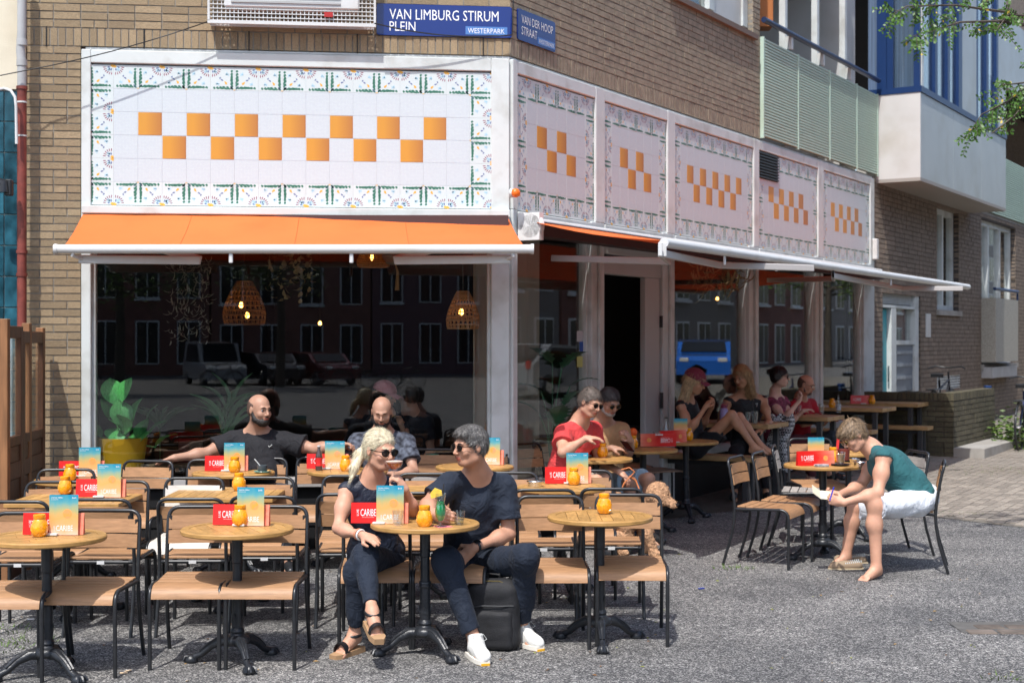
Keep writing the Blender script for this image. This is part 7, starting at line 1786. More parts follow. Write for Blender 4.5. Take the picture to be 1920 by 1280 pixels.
# ------------------------------------------------------------------ bicycle behind the low wall
def bicycle(base, rz, label, c=(.02, .02, .022)):
    o = empty('bicycle', base, rz, label, 'bicycle', 'bicycles by the dark brick wall'); m = mat('bicycle_frame_%d' % int(c[2]*1000), c, .35); R_ = .34
    for x in (-.53, .53):
        w = MB().tube([(x+R_*math.cos(2*PI*k/28), 0, R_+R_*math.sin(2*PI*k/28)) for k in range(28)], .018, 6, closed=True).obj('wheel', M_black, o, 60); b = MB()
        for k in range(18): a = 2*PI*k/18; b.tube([(x, 0, R_), (x+R_*math.cos(a), 0, R_+R_*math.sin(a))], .0015, 3)
        b.tube([(x, -.04, R_), (x, .04, R_)], .02, 8); b.obj('spokes', M_chrome, w)
    b = MB()
    for s_ in ([(-.53, 0, .34), (-.1, 0, .3), (-.22, 0, .86)], [(-.53, 0, .34), (-.2, 0, .75)], [(-.1, 0, .3), (.36, 0, .8)], [(-.19, 0, .72), (.36, 0, .86)], [(.33, 0, .98), (.38, 0, .78), (.53, 0, .34)]): b.tube(s_, .016, 7)
    b.obj('frame', m, o, 60); MB().tube([(.20, -.28, 1.03), (.33, -.2, 1.06), (.35, 0, 1.04), (.33, .2, 1.06), (.20, .28, 1.03)], .012, 7).obj('handlebar', M_black, o, 60)
    s = MB(); s.slab(lambda u, v: (-.34+.27*u, (v-.5)*(.19-.14*u), .93+.01*math.sin(u*3)), 6, 4, .05); s.obj('saddle', M_black, o, 60); MB().tube([(-.22, 0, .86), (-.24, 0, .93)], .013, 6).obj('seat_post', M_chrome, o); MB().tube([(-.1, .06, .3), (-.1, .12, .16), (-.04, .16, .14)], .01, 5).obj('crank', M_steel, o); MB().cbox((-.55, 0, .73), (.36, .13, .015), .004).obj('rack', M_black, o)
    for x, a0 in ((-.53, .3), (.53, .3)): MB().tube([(x+.37*math.cos(a0+k*2.3/10), 0, .34+.37*math.sin(a0+k*2.3/10)) for k in range(11)], .014, 6).obj('mudguard', M_black, o, 60)
q = MR@Vector((xe-.55, -.62, 0)); bicycle(Vector((q.x, q.y, gz(q.y)+.13)), math.atan2(UR.y, UR.x), 'black bicycle leaning behind the low mossy wall')
q = G(1935, 845); bicycle(Vector((q.x+.1, q.y+.5, gz(q.y))), math.radians(60), 'dark bicycle cut by the right edge of the picture', (.01, .02, .08))
pp = MB().cbox((0, 0, .45), (.10, .10, .9), .01).obj('blue_post', M_bluef, None, loc=G(1903, 842)+Vector((0, 1.2, 0))); tag(pp, 'short dark blue post by the far brick wall', 'post')
for i, (x, y, a) in enumerate(((-5.6, -33, .3), (-1.2, -35, -.2), (3.2, -34.5, .1), (4.1, -34.9, .2), (5.2, -34.4, -.1), (6.3, -35, .15), (10.5, -34, .1), (12.0, -34.2, -.2))):
    b_ = [o for o in bpy.data.objects if o.name == 'bicycle'][0]; c_ = copy_tree(b_); c_.location = (x, y, 0); c_.rotation_euler = (0, 0, a); c_['label'] = 'bicycle parked across the square in the reflection, %s from the left' % ('eighth', 'seventh', 'sixth', 'fifth', 'fourth', 'third', 'second', 'first')[i]; c_['group'] = 'bicycles parked across the square'
# shrub at the far right edge
b = MB(); R_ = random.Random(8); c = G(1905, 838)
for i in range(900): p = Vector((R_.gauss(0, .22), R_.gauss(0, .3), abs(R_.gauss(.15, .16)))); s = .045; b.add([(-s, 0, 0), (0, -s*.5, 0), (s, 0, 0), (0, s*.5, 0)], [(0, 1, 2, 3)], Matrix.Translation(p)@Matrix.Rotation(R_.uniform(0, 6), 4, 'Z')@Matrix.Rotation(R_.uniform(-1.2, 1.2), 4, 'X'))
sh = empty('shrub', c, 0, 'small green shrub at the right edge by the wall', 'shrub'); tag(b.obj('foliage', M_leaf, sh), kind='stuff'); MB().tube([(0, 0, -.02), (.02, 0, .25)], .02, 6).obj('stem', M_bark, sh)
# ------------------------------------------------------------------ people
def A(px, Y, h): return Vector(((px-CX)/F*Y, Y, gz(Y)+h))
def seated(J, f, spread=.10, thigh=.43, hw=.088, kz=None):
    """fill in legs for a seated figure whose front points along f (horizontal)"""
    f = Vector((f[0], f[1], 0)).normalized(); s = Vector((0, 0, 1)).cross(f)*1.0   # s: towards 'R' when facing the camera is +x
    p = J['pelvis']
    for k, sg in (('L', -1), ('R', 1)):
        J.setdefault('hip'+k, p+s*hw*sg+Vector((0, 0, -.02)))
        g = gz(p.y+f.y*thigh)
        J.setdefault('kne'+k, Vector((J['hip'+k].x, J['hip'+k].y, 0))+f*thigh+s*spread*.6*sg+Vector((0, 0, kz if kz else g+.51)))
        kn = J['kne'+k]; J.setdefault('ank'+k, Vector((kn.x, kn.y, gz(kn.y)+.088))+s*.02*sg-f*.02)
        an = J['ank'+k]; J.setdefault('toe'+k, an+f*.13+s*.02*sg+Vector((0, 0, -.07)))
    return J
S_fair = ('fair', (.56, .30, .20)); S_tan = ('tanned', (.49, .255, .165)); S_olive = ('olive', (.42, .235, .16)); S_bronze = ('bronze', (.46, .235, .135)); S_pale = ('pale', (.62, .38, .29)); S_dark = ('shaded', (.30, .16, .11))
H_blond = mat('platinum_hair', (.66, .56, .38), .42, var=.22, vscale=60, stretch=(1, 1, .2), bump=.35, bscale=140); H_grey = mat('salt_and_pepper_hair', (.15, .14, .13), .5, var=.7, vscale=90, stretch=(1, 1, .25), bump=.5, bscale=150)
H_dgrey = mat('dark_grey_hair', (.055, .05, .05), .5, var=.5, vscale=90, bump=.4, bscale=150); H_black = mat('black_hair', (.018, .014, .012), .5, var=.3, vscale=40, bump=.3, bscale=90); H_brown = mat('ash_brown_hair', (.20, .135, .08), .45, var=.5, vscale=90, stretch=(1, .3, .5), bump=.5, bscale=150); H_dblond = mat('dark_blond_hair', (.36, .23, .11), .45, var=.35, vscale=30, bump=.3, bscale=70)
H_sand = mat('sandy_hair', (.48, .35, .19), .45, var=.3, vscale=30, bump=.3, bscale=70); H_stub = mat('stubble', (.10, .06, .045), .7, var=.3, vscale=80); H_gstub = mat('grey_stubble', (.13, .105, .09), .7, var=.3, vscale=80); H_gbeard = mat('grey_beard', (.34, .31, .28), .7, var=.4, vscale=80, bump=.4, bscale=120)
cloth = lambda n, c, **k: mat(n, c, k.pop('rough', .85), var=k.pop('var', .12), vscale=k.pop('vscale', 6), bump=k.pop('bump', .1), bscale=k.pop('bscale', 260), wrinkle=.55, sheen=.03, **k)
C_navy = cloth('navy_cotton', (.010, .016, .030)); C_navysilk = cloth('navy_silk', (.009, .013, .028), rough=.5); C_navyp = cloth('navy_trouser', (.008, .014, .028)); C_black = cloth('black_cotton', (.010, .010, .013)); C_red = cloth('coral_red_pique', (.62, .055, .055), bscale=400); C_camel = cloth('camel_cotton', (.46, .265, .125)); C_teal = cloth('petrol_cotton', (.020, .105, .115)); C_whitej = cloth('white_denim', (.66, .69, .73)); C_khaki = cloth('cream_twill', (.55, .47, .36)); C_denim = cloth('washed_blue_denim', (.30, .42, .50)); C_char = cloth('charcoal_trouser', (.035, .04, .05))
C_flor = mat('dark_leaf_print', (.012, .014, .024), .8, var=.1, vscale=28, c2=(.10, .115, .15), detail=1); C_mar = mat('maroon_print', (.10, .012, .03), .8, var=.1, vscale=35, c2=(.30, .06, .12), detail=1); C_redf = cloth('red_sport_shirt', (.42, .012, .025)); C_blackt = cloth('black_tank', (.008, .008, .010), rough=.6)
sneak = ('sneaker', mat('white_knit', (.70, .69, .65), .8, bump=.2, bscale=200), mat('cream_sole', (.72, .68, .60), .7), mat('yellow_sole', (.72, .38, .02), .6)); sandal = ('sandal', mat('black_leather', (.012, .012, .014), .4), mat('cork_sole', (.38, .23, .12), .8)); plain = ('plain', M_black)

# woman with the coupe
J = dict(head=P(713, 843, 8.28), neck=P(695, 903, 8.37), shoL=P(650, 921, 8.33), shoR=P(748, 918, 8.46), pelvis=P(706, 1046, 8.5), elbL=P(634, 990, 8.2), wriL=P(682, 1004, 8.02), elbR=P(774, 958, 8.28), wriR=P(759, 917, 8.13),
         hipL=P(688, 1056, 8.44), hipR=P(730, 1056, 8.5), kneR=P(684, 1040, 8.06), ankR=P(698, 1146, 7.80), toeR=P(708, 1186, 7.70), kneL=A(672, 8.06, .49), ankL=A(664, 8.12, .108), toeL=A(636, 8.01, .032))
def xw(root, J, Lh, Bh, Bt, o):
    w = J['wriL']; d = (w-J['elbL']).normalized(); x = d.orthogonal().normalized(); y = d.cross(x)
    for k, m_ in ((0, mat('white_band', (.7, .68, .65), .5)), (1, mat('copper_band', (.55, .22, .12), .4))): c = w-d*(.028+.022*k); MB().tube([c+x*.029*math.cos(t*PI/8)+y*.029*math.sin(t*PI/8) for t in range(16)], .006, 6, closed=True).obj('bracelet', m_, root, 60)
    b = MB(); b.cbox((0, 0, 0), (.03, .004, .004), .001)
person('woman with platinum ponytail, sunglasses and sleeveless navy top sipping a coupe', A(706, 8.5, 0), J, S_fair, H_blond, h=.0058, male=False, face=(.66, -.73, -.14), hair='pony', glasses='dark', seed=3,
       shirt=dict(mat=C_navysilk, sleeve=0, name='top', hem=-.02), pants=dict(mat=C_navyp, len=.93, ankle=.040, inf=.015), feet=(sandal, sandal), brows=None,
       hands=(dict(n=(.3, .3, -.9), side=-1, curl=.35, thumb=.3), dict(d=(-.45, -.15, .85), n=(-.6, .3, -.3), side=1, curl=1.15, thumb=.8)), extra=xw)
cp = empty('coupe_cocktail', P(739, 866, 8.11), 0, 'orange cocktail in a coupe glass held at the woman\'s lips', 'cocktail')
MB().lathe([(.001, -.110), (.032, -.110), (.030, -.107), (.004, -.100), (.0035, -.05), (.012, -.045), (.036, -.03), (.048, -.008), (.051, .008), (.049, .008), (.046, -.008), (.034, -.027), (.001, -.042)], 24).obj('glass', M_drink, cp, 50)
MB().lathe([(.001, -.041), (.012, -.039), (.033, -.026), (.0453, -.008), (.0475, .000), (.001, .000)], 24).obj('drink', mat('orange_drink', (.75, .14, .01), .15, sss=.2), cp, 50); MB().lathe([(.001, .0002), (.0478, .0002), (.0484, .006), (.001, .006)], 24).obj('foam', mat('pink_foam', (.75, .5, .4), .8), cp, 50)

# man in navy
J = dict(head=P(881, 836, 8.28), neck=P(898, 897, 8.42), shoL=P(843, 906, 8.34), shoR=P(946, 912, 8.46), pelvis=P(878, 1050, 8.55), elbL=P(800, 946, 8.26), wriL=P(812, 962, 8.06), elbR=P(954, 1000, 8.42), wriR=P(889, 1026, 8.24),
         hipL=P(856, 1062, 8.48), hipR=P(906, 1062, 8.5), kneL=P(838, 1052, 8.10), ankL=A(891, 8.00, .089), toeL=A(905, 7.88, .019), kneR=P(985, 1043, 8.14), ankR=A(978, 8.32, .089), toeR=A(1003, 8.22, .019))
def xm(root, J, Lh, Bh, Bt, o):
    w = J['wriR']; d = (w-J['elbR']).normalized(); up = Vector((-.2, -.6, .75)); up = (up-d*up.dot(d)).normalized(); x = d.cross(up); c = w-d*.02
    MB().tube([c+x*.031*math.cos(t*PI/8)+up*.029*math.sin(t*PI/8) for t in range(16)], .008, 6, closed=True).obj('watch_strap', M_black, root, 60); MB().cbox((0, 0, 0), (.034, .038, .010), .004, Matrix([[*x, 0], [*d, 0], [*up, 0], [0, 0, 0, 1]]).transposed()).obj('watch', M_lens, root, loc=c+up*.033)
person('grey-haired man in navy T-shirt and aviator sunglasses looking at his companion', A(878, 8.55, 0), J, S_tan, H_grey, h=.0058, face=(-.80, -.58, -.07), hair='thick', glasses='metal', seed=5, build=1.04,
       shirt=dict(mat=C_navy, sleeve=.70, flare=2.0, hem=-.06, inf=.016), pants=dict(mat=C_navyp, len=.93, ankle=.046, inf=.013), feet=(sneak, sneak), brows=H_black,
       hands=(dict(d=(.45, -.45, -.05), n=(.5, .5, -.2), side=1, curl=.55, thumb=.6), dict(d=(-.75, -.05, -.65), n=(-.3, .9, -.1), side=-1, curl=.35, thumb=.7)), extra=xm)

# man in black with outstretched arms
J = dict(head=P(487, 768, 11.08), neck=P(482, 812, 11.2), shoL=P(436, 826, 11.2), shoR=P(535, 828, 11.2), pelvis=P(490, 925, 11.12), elbL=P(386, 850, 11.12), wriL=P(328, 858, 11.0), elbR=P(592, 842, 11.15), wriR=P(636, 834, 11.08), kneR=A(533, 10.68, .58), ankR=A(541, 10.72, .088))
person('bearded bald man in black T-shirt, arms stretched along the chair backs', A(490, 11.12, 0), seated(J, (.1, -1)), S_olive, H_stub, h=.0078, face=(.72, -.68, -.06), hair='bald_sides', beard=(H_black, .008), seed=7, build=1.14, waist=.025, headsc=1.03, brows=H_black,
       shirt=dict(mat=C_black, sleeve=.62, flare=2.6, inf=.022, hem=-.1), pants=dict(mat=C_char, len=.95), feet=(plain, plain), hands=(dict(d=(-1, 0, -.25), n=(-.2, -.2, -1), side=-1, curl=.15, spread=.5), dict(d=(.95, -.1, .1), n=(0, -.2, -1), side=1, curl=.9)),
       extra=lambda root, J, Lh, Bh, Bt, o: MB().tube([(Vector(J['neck'])+Vector((.115, -.150, -.085))), (Vector(J['neck'])+Vector((.122, -.150, -.098))), (Vector(J['neck'])+Vector((.142, -.146, -.078)))], .003, 5).obj('chest_logo', M_white, root))
# man with dark patterned shirt
J = dict(head=P(716, 772, 11.12), neck=P(716, 815, 11.27), shoL=P(671, 828, 11.27), shoR=P(762, 828, 11.27), pelvis=P(716, 928, 11.18), elbL=P(652, 878, 11.08), wriL=P(676, 858, 10.92), elbR=P(776, 884, 11.1), wriR=P(742, 890, 10.94))
person('man with dark beard and leaf-print shirt looking down behind the blond woman', A(716, 11.18, 0), seated(J, (0, -1)), S_olive, H_stub, h=.0085, face=(.04, -.93, -.34), hair='bald_sides', beard=(H_black, .006), seed=9, eyes=False, shirt=dict(mat=C_flor, sleeve=.65, flare=2, inf=.018), pants=dict(mat=C_char, len=.95), feet=(plain, plain), brows=H_black,
       hands=(dict(d=(.4, -.2, .8), n=(.6, .4, 0), side=1, curl=.7), dict(d=(-.7, -.4, .2), n=(0, 0, -1), side=1, curl=.6)))
# man in red polo
J = dict(head=P(1107, 754, 11.72), neck=P(1086, 796, 11.85), shoL=P(1055, 812, 11.72), shoR=P(1114, 806, 12.02), pelvis=P(1050, 908, 11.85), elbL=P(1055, 848, 11.5), wriL=P(1098, 822, 11.52), elbR=P(1122, 862, 12.0), wriR=P(1162, 884, 11.72),
         hipL=P(1048, 914, 11.72), hipR=P(1066, 912, 11.92), kneL=P(1118, 903, 11.5), kneR=P(1136, 900, 11.75), ankL=A(1126, 11.42, .088), ankR=A(1150, 11.66, .088), toeL=A(1142, 11.33, .018), toeR=A(1172, 11.56, .018))
def xr(root, J, Lh, Bh, Bt, o):
    n = J['neck']; f = Vector(Bt[1]); s = Vector(Bt[0]); u = Vector(Bt[2])
    for sg in (-1, 1): MB().slab(lambda a, b: n+s*sg*(.06-.035*a)+f*(.02+.055*a)+u*(-.005-.03*b-.02*a)+s*sg*.02*b, 4, 2, .006).obj('collar_wing', C_red, root, 60)
    MB().tube([n+f*.088+u*-.045, n+f*.112+u*-.12], .006, 5).obj('placket', mat('placket_red', (.40, .03, .03), .8), root)
person('grey-templed man in coral red polo and aviators leaning over the table', A(1050, 11.85, 0), J, S_fair, H_gstub, h=.0072, face=(.66, -.68, -.33), up=(.15, 0, 1), hair='short', glasses='metal', seed=11, build=1.05, shirt=dict(mat=C_red, sleeve=.58, flare=2.2, inf=.017, hem=-.1), pants=dict(mat=C_khaki, len=.44, flare=1.8, name='shorts'), feet=(plain, plain), brows=H_brown, extra=xr,
       hands=(dict(d=(.95, -.05, .1), n=(.2, .1, -1), side=-1, curl=.5), dict(d=(.6, -.4, -.5), n=(-.3, .2, -.9), side=1, curl=.7)))
# man in tan T-shirt
J = dict(head=P(1143, 753, 12.22), neck=P(1130, 795, 12.38), shoL=P(1100, 808, 12.32), shoR=P(1166, 806, 12.46), pelvis=P(1138, 902, 12.42), elbL=P(1104, 852, 12.2), wriL=P(1146, 840, 12.08), elbR=P(1178, 850, 12.4), wriR=P(1182, 826, 12.2), kneR=P(1216, 898, 12.12), kneL=P(1182, 904, 12.08))
person('man with grey goatee and camel T-shirt looking at his phone', A(1138, 12.42, 0), seated(J, (.5, -.86)), S_olive, H_dgrey, h=.008, face=(.46, -.76, -.44), hair='short', glasses='gold', beard=(H_gbeard, .003), seed=13, shirt=dict(mat=C_camel, sleeve=.85, flare=1.4, inf=.015, hem=-.1), pants=dict(mat=C_denim, len=.42, flare=1.8, name='shorts'), feet=(plain, plain), brows=H_grey,
       hands=(dict(d=(.9, -.2, .0), n=(.2, .1, -1), side=-1, curl=.4), dict(d=(-.3, -.4, .6), n=(-.8, .1, .1), side=1, curl=.8)))
tag(MB().cbox((0, 0, 0), (.075, .15, .009), .003).obj('phone', M_lens, None, loc=P(1176, 836, 12.02), rot=(.5, .2, .5)), 'black phone in the hands of the man in camel', 'phone')
# woman with maroon cap, legs up on the bench
J = dict(head=P(1303, 716, 14.15), neck=P(1287, 748, 14.22), shoL=P(1276, 760, 14.08), shoR=P(1297, 757, 14.38), pelvis=P(1302, 838, 14.3), elbL=P(1294, 806, 13.98), wriL=P(1322, 764, 13.95), elbR=P(1316, 800, 14.35), wriR=P(1334, 764, 14.12),
         hipL=P(1308, 842, 14.2), hipR=P(1306, 842, 14.38), kneL=P(1372, 778, 14.02), kneR=P(1386, 782, 14.15), ankL=P(1414, 838, 13.92), ankR=P(1431, 840, 14.06), toeL=P(1436, 848, 13.9), toeR=P(1452, 850, 14.04))
def xc(root, J, Lh, Bh, Bt, o):
    s = SDF(); s.ell(Lh(0, -.014, .050), Bh, np.array([.093, .114, .092]), .01); s.cut(Lh(0, 0, .032), -(Bh[2]+.12*Bh[1])); CM = cloth('maroon_cap', (.19, .03, .055)); cap = link('cap', sdf_mesh('cap', s, .006, CM), root)
    MB().slab(lambda u, v: Lh((u-.5)*.145*(1-.35*v*v), .068+.095*v*(1-.35*(2*u-1)**2), .048-.02*v-.03*(2*u-1)**2), 8, 5, .004).obj('peak', CM, cap, 60); MB().box((0, 0, 0), (.001, .001, .001)) 
person('woman in maroon cap with long blond hair, bare legs up on the bench', A(1302, 14.3, 0), J, S_bronze, H_sand, h=.0082, male=False, face=(.84, -.32, -.3), hair='long', seed=15, shirt=dict(mat=C_blackt, sleeve=0, name='top', scoop=.075, collar='none'), pants=dict(mat=C_black, len=.28, flare=2.2, name='skirt'), feet=('bare', 'bare'), brows=H_sand, extra=xc,
       hands=(dict(d=(.5, .1, .8), n=(.6, .3, -.2), side=-1, curl=.9), dict(d=(.2, -.2, .8), n=(-.5, -.2, 0), side=1, curl=.9)))
# woman in black tank
J = dict(head=P(1390, 705, 15.22), neck=P(1398, 740, 15.35), shoL=P(1365, 752, 15.32), shoR=P(1431, 750, 15.38), pelvis=P(1402, 830, 15.42), elbL=P(1352, 796, 15.2), wriL=P(1350, 776, 15.0), elbR=P(1443, 792, 15.2), wriR=P(1428, 806, 15.02))
person('blond woman in black racer tank on the bench by the window', A(1402, 15.42, 0), seated(J, (-.1, -1)), S_bronze, H_dblond, h=.009, male=False, face=(-.60, -.68, -.36), hair='long', seed=17, shirt=dict(mat=C_blackt, sleeve=0, name='tank_top', collar='none', scoop=.06), pants=dict(mat=C_black, len=.95), feet=(plain, plain), brows=H_dblond,
       hands=(dict(d=(.1, -.5, .3), n=(.5, 0, 0), side=1, curl=.8), dict(d=(-.6, -.4, -.1), n=(0, 0, -1), side=1, curl=.5)), extra=lambda root, J, Lh, Bh, Bt, o: MB().tube([J['neck']+Vector((.085, -.135, -.09)), J['neck']+Vector((.105, -.133, -.085)), J['neck']+Vector((.095, -.137, -.12))], .004, 5).obj('logo', M_white, root))
fb = empty('drinking_flask', P(1357, 796, 14.9), 0, 'lilac drinking flask with dark pink lid between the two blond women', 'flask'); MB().lathe([(.001, -.0), (.036, 0), (.040, .02), (.044, .16), (.030, .175), (.001, .175)], 18).obj('body', mat('lilac_flask', (.34, .28, .50), .35), fb, 50); MB().lathe([(.001, .176), (.034, .176), (.034, .205), (.02, .215), (.001, .215)], 14).obj('lid', mat('plum_lid', (.20, .04, .08), .4), fb, 50); MB().tube([(.03, 0, .18), (.045, 0, .22), (.0, 0, .235), (-.03, 0, .2)], .006, 6).obj('loop', MATS['plum_lid'], fb, 60)
# woman with headphones
J = dict(head=P(1462, 706, 16.15), neck=P(1453, 740, 16.25), shoL=P(1446, 754, 16.08), shoR=P(1468, 752, 16.4), pelvis=P(1452, 825, 16.35), elbL=P(1472, 784, 15.9), wriL=P(1498, 752, 15.9), elbR=P(1482, 790, 16.3), wriR=P(1506, 770, 16.2))
def xh(root, J, Lh, Bh, Bt, o):
    hp = MB().tube([Lh(.088*math.cos(t*PI/10), -.012, .03+.095*math.sin(t*PI/10)) for t in range(11)], .008, 6).obj('headphones', M_black, root, 60)
    for x in (-1, 1): MB().tube([Lh(x*.076, -.01, 0), Lh(x*.104, -.01, 0)], .036, 12).obj('ear_cup', M_black, hp, 50)
person('dark-haired woman with black headphones, sunglasses and maroon print blouse', A(1452, 16.35, 0), seated(J, (1, -.15)), S_pale, H_black, h=.009, male=False, face=(.95, -.3, -.03), hair='bun', glasses='dark', seed=19, shirt=dict(mat=C_mar, sleeve=.25, flare=2, name='blouse', collar='none'), pants=dict(mat=cloth('maroon_cotton', (.07, .012, .02)), len=.95), feet=(plain, plain), extra=xh,
       hands=(dict(d=(.4, -.1, .85), n=(-.3, 0, 0.1), side=-1, curl=.9), dict(d=(.8, 0, .2), n=(0, 0, -1), side=1, curl=.6)))
# bald man in red
J = dict(head=P(1512, 721, 17.02), neck=P(1500, 750, 17.2), shoL=P(1489, 762, 17.02), shoR=P(1520, 758, 17.38), pelvis=P(1498, 828, 17.2), elbL=P(1506, 794, 16.85), wriL=P(1545, 782, 16.85), elbR=P(1535, 795, 17.2), wriR=P(1560, 782, 17.05))
person('bald man with glasses and red football shirt leaning on the picnic table', A(1498, 17.2, 0), seated(J, (.9, -.4)), S_fair, H_stub, h=.009, face=(.80, -.5, -.24), hair='bald_sides', glasses='clear', seed=21, beard=(H_stub, -.001), build=1.06, shirt=dict(mat=C_redf, sleeve=.6, flare=1.8), pants=dict(mat=C_char, len=.95), feet=(plain, plain), brows=H_brown,
       hands=(dict(d=(1, -.1, -.1), n=(0, 0, -1), side=-1, curl=.4), dict(d=(1, -.2, -.05), n=(0, 0, -1), side=1, curl=.4)))
# young man in green
J = dict(head=P(1600, 816, 10.80), neck=P(1638, 846, 10.85), shoL=P(1646, 856, 11.02), shoR=P(1657, 858, 10.60), pelvis=P(1728, 932, 10.80), elbL=P(1614, 910, 10.98), wriL=P(1572, 928, 10.76), elbR=P(1646, 924, 10.48), wriR=P(1582, 942, 10.46),
         hipL=P(1718, 944, 10.92), hipR=P(1722, 941, 10.68), kneL=P(1604, 950, 10.98), kneR=P(1640, 948, 10.48), ankL=A(1586, 11.0, .078), toeL=A(1556, 10.92, .006), ankR=A(1643, 10.46, .078), toeR=A(1616, 10.38, .006))
def xy(root, J, Lh, Bh, Bt, o):
    for k in range(26):
        pass
    w = J['wriR']; d = (w-J['elbR']).normalized(); x = d.orthogonal().normalized(); y = d.cross(x); c = J['wriL']-(J['wriL']-J['elbL']).normalized()*.02; MB().tube([c+x*.028*math.cos(t*PI/8)+y*.028*math.sin(t*PI/8) for t in range(16)], .004, 6, closed=True).obj('wrist_band', mat('blue_band', (.03, .08, .2), .5), root, 60)
    b = MB(); R_ = random.Random(2)
    for kn, hp in ((J['kneR'], J['hipR']), (J['kneL'], J['hipL'])):
        ax = (kn-hp).normalized(); c = hp.lerp(kn, .92); u_ = ax.orthogonal().normalized(); v_ = ax.cross(u_)
        for i in range(70): a = R_.uniform(0, 6.28); p = c+(u_*math.cos(a)+v_*math.sin(a))*.094; b.tube([p, p+ax*R_.uniform(.005, .022)+Vector((0, 0, -R_.uniform(0, .02)))], .0012, 3)
    b.obj('frayed_hem', C_whitej, root)
person('barefoot young man in petrol sleeveless shirt and white shorts writing, bent forward', A(1738, 10.85, 0), J, S_fair, H_brown, h=.0066, face=(-.76, -.2, -.60), up=(-.62, 0, .78), hair='fringe', glasses='gold', seed=23, fold=.006, build=1.1, shirt=dict(mat=C_teal, sleeve=0, inf=.022, hem=-.07, freq=20), pants=dict(mat=C_whitej, len=.48, flare=1.3, inf=.012, name='shorts'), feet=('bare', 'bare'), brows=H_brown, extra=xy,
       hands=(dict(d=(-.85, -.2, .1), n=(-.2, -.5, .3), side=-1, curl=.9), dict(d=(-.9, .15, .2), n=(-.2, .6, .1), side=-1, curl=.95)))
tag(MB().tube([(0, 0, -.05), (.03, 0, .05)], .005, 8).obj('pen', mat('blue_pen', (.02, .04, .5), .3), None, 60, loc=P(1556, 925, 10.48)), 'blue pen in the hand of the young man in green', 'pen')
nb_ = MB(); nb_.slab(lambda u, v: ((u-.5)*.15, (v-.5)*.10, .025*abs(2*u-1)), 6, 1, .004); tag(nb_.obj('notebook', mat('cream_paper', (.62, .56, .42), .8), None, loc=P(1538, 927, 10.6), rot=(.6, .35, .1)), 'small open cream notebook the young man writes in', 'notebook')
# espadrilles
def espadrille(p, rz, label):
    o = empty('espadrille', p, rz, label, 'shoe', 'pair of beige espadrilles'); s = SDF(); s.cap((-.08, 0, .03), (.10, 0, .022), .042, .036, .03); s.cut((0, 0, .008), (0, 0, -1)); s.sub_ell((-.075, 0, .075), np.eye(3), (.075, .03, .05), .008); link('upper', sdf_mesh('upper', s, .006, mat('beige_canvas', (.30, .215, .14), .9, bump=.2, bscale=200)), o)
    MB().prism([(-.125, -.03), (-.05, -.042), (.06, -.045), (.13, -.03), (.148, 0), (.13, .03), (.06, .045), (-.05, .042), (-.125, .03)], 0, .010).obj('sole', mat('rope_sole', (.50, .40, .26), .9), o)
    b = MB(); 
    for k in range(9):
        for sg in (-1, 1): b.box((-.10+.015*k, sg*.033, .062-.002*k), (.007, .003, .016))
    b.obj('stripe_trim', M_white, o)
espadrille(G(1588, 1066), math.radians(184), 'nearer beige espadrille lying by the bare foot'); espadrille(G(1592, 1056)+Vector((.03, .05, 0)), math.radians(172), 'farther beige espadrille lying between the bare feet')
# the two guests seen behind the glass
J = dict(head=P(722, 742, 12.75), neck=P(730, 775, 12.8), shoL=P(698, 792, 12.7), shoR=P(750, 790, 12.9), pelvis=P(728, 885, 12.85), elbL=P(690, 840, 12.65), wriL=P(715, 815, 12.6), elbR=P(765, 835, 12.8), wriR=P(752, 795, 12.65))
def xp(root, J, Lh, Bh, Bt, o):
    s = SDF(); s.ell(Lh(0, -.014, .05), Bh, np.array([.094, .112, .092]), .01); s.cut(Lh(0, 0, .035), -(Bh[2]+.12*Bh[1])); CM = cloth('pink_cap', (.55, .22, .24)); cap = link('cap', sdf_mesh('cap', s, .009, CM), root); MB().slab(lambda u, v: Lh((u-.5)*.14, .068+.09*v, .045-.02*v-.02*(2*u-1)**2), 6, 4, .004).obj('peak', CM, cap, 60)
person('guest in a pink cap seen through the cafe window', A(728, 12.85, 0), seated(J, (.6, -.4)), S_fair, H_black, h=.011, male=False, face=(.85, -.3, -.2), hair='short', seed=25, shirt=dict(mat=C_black, sleeve=.4), pants=dict(mat=C_char), feet=(plain, plain), extra=xp)
J = dict(head=P(765, 742, 13.1), neck=P(770, 775, 13.1), shoL=P(738, 792, 13.1), shoR=P(800, 792, 13.1), pelvis=P(770, 885, 13.1), elbL=P(730, 840, 13.1), wriL=P(745, 870, 12.95), elbR=P(808, 845, 13.1), wriR=P(790, 875, 12.95))
person('dark-haired guest in black seen through the cafe window', A(770, 13.1, 0), seated(J, (0, -1)), S_tan, H_black, h=.011, face=(-.6, .6, -.1), hair='thick', seed=27, shirt=dict(mat=C_black, sleeve=.6), pants=dict(mat=C_char), feet=(plain, plain))
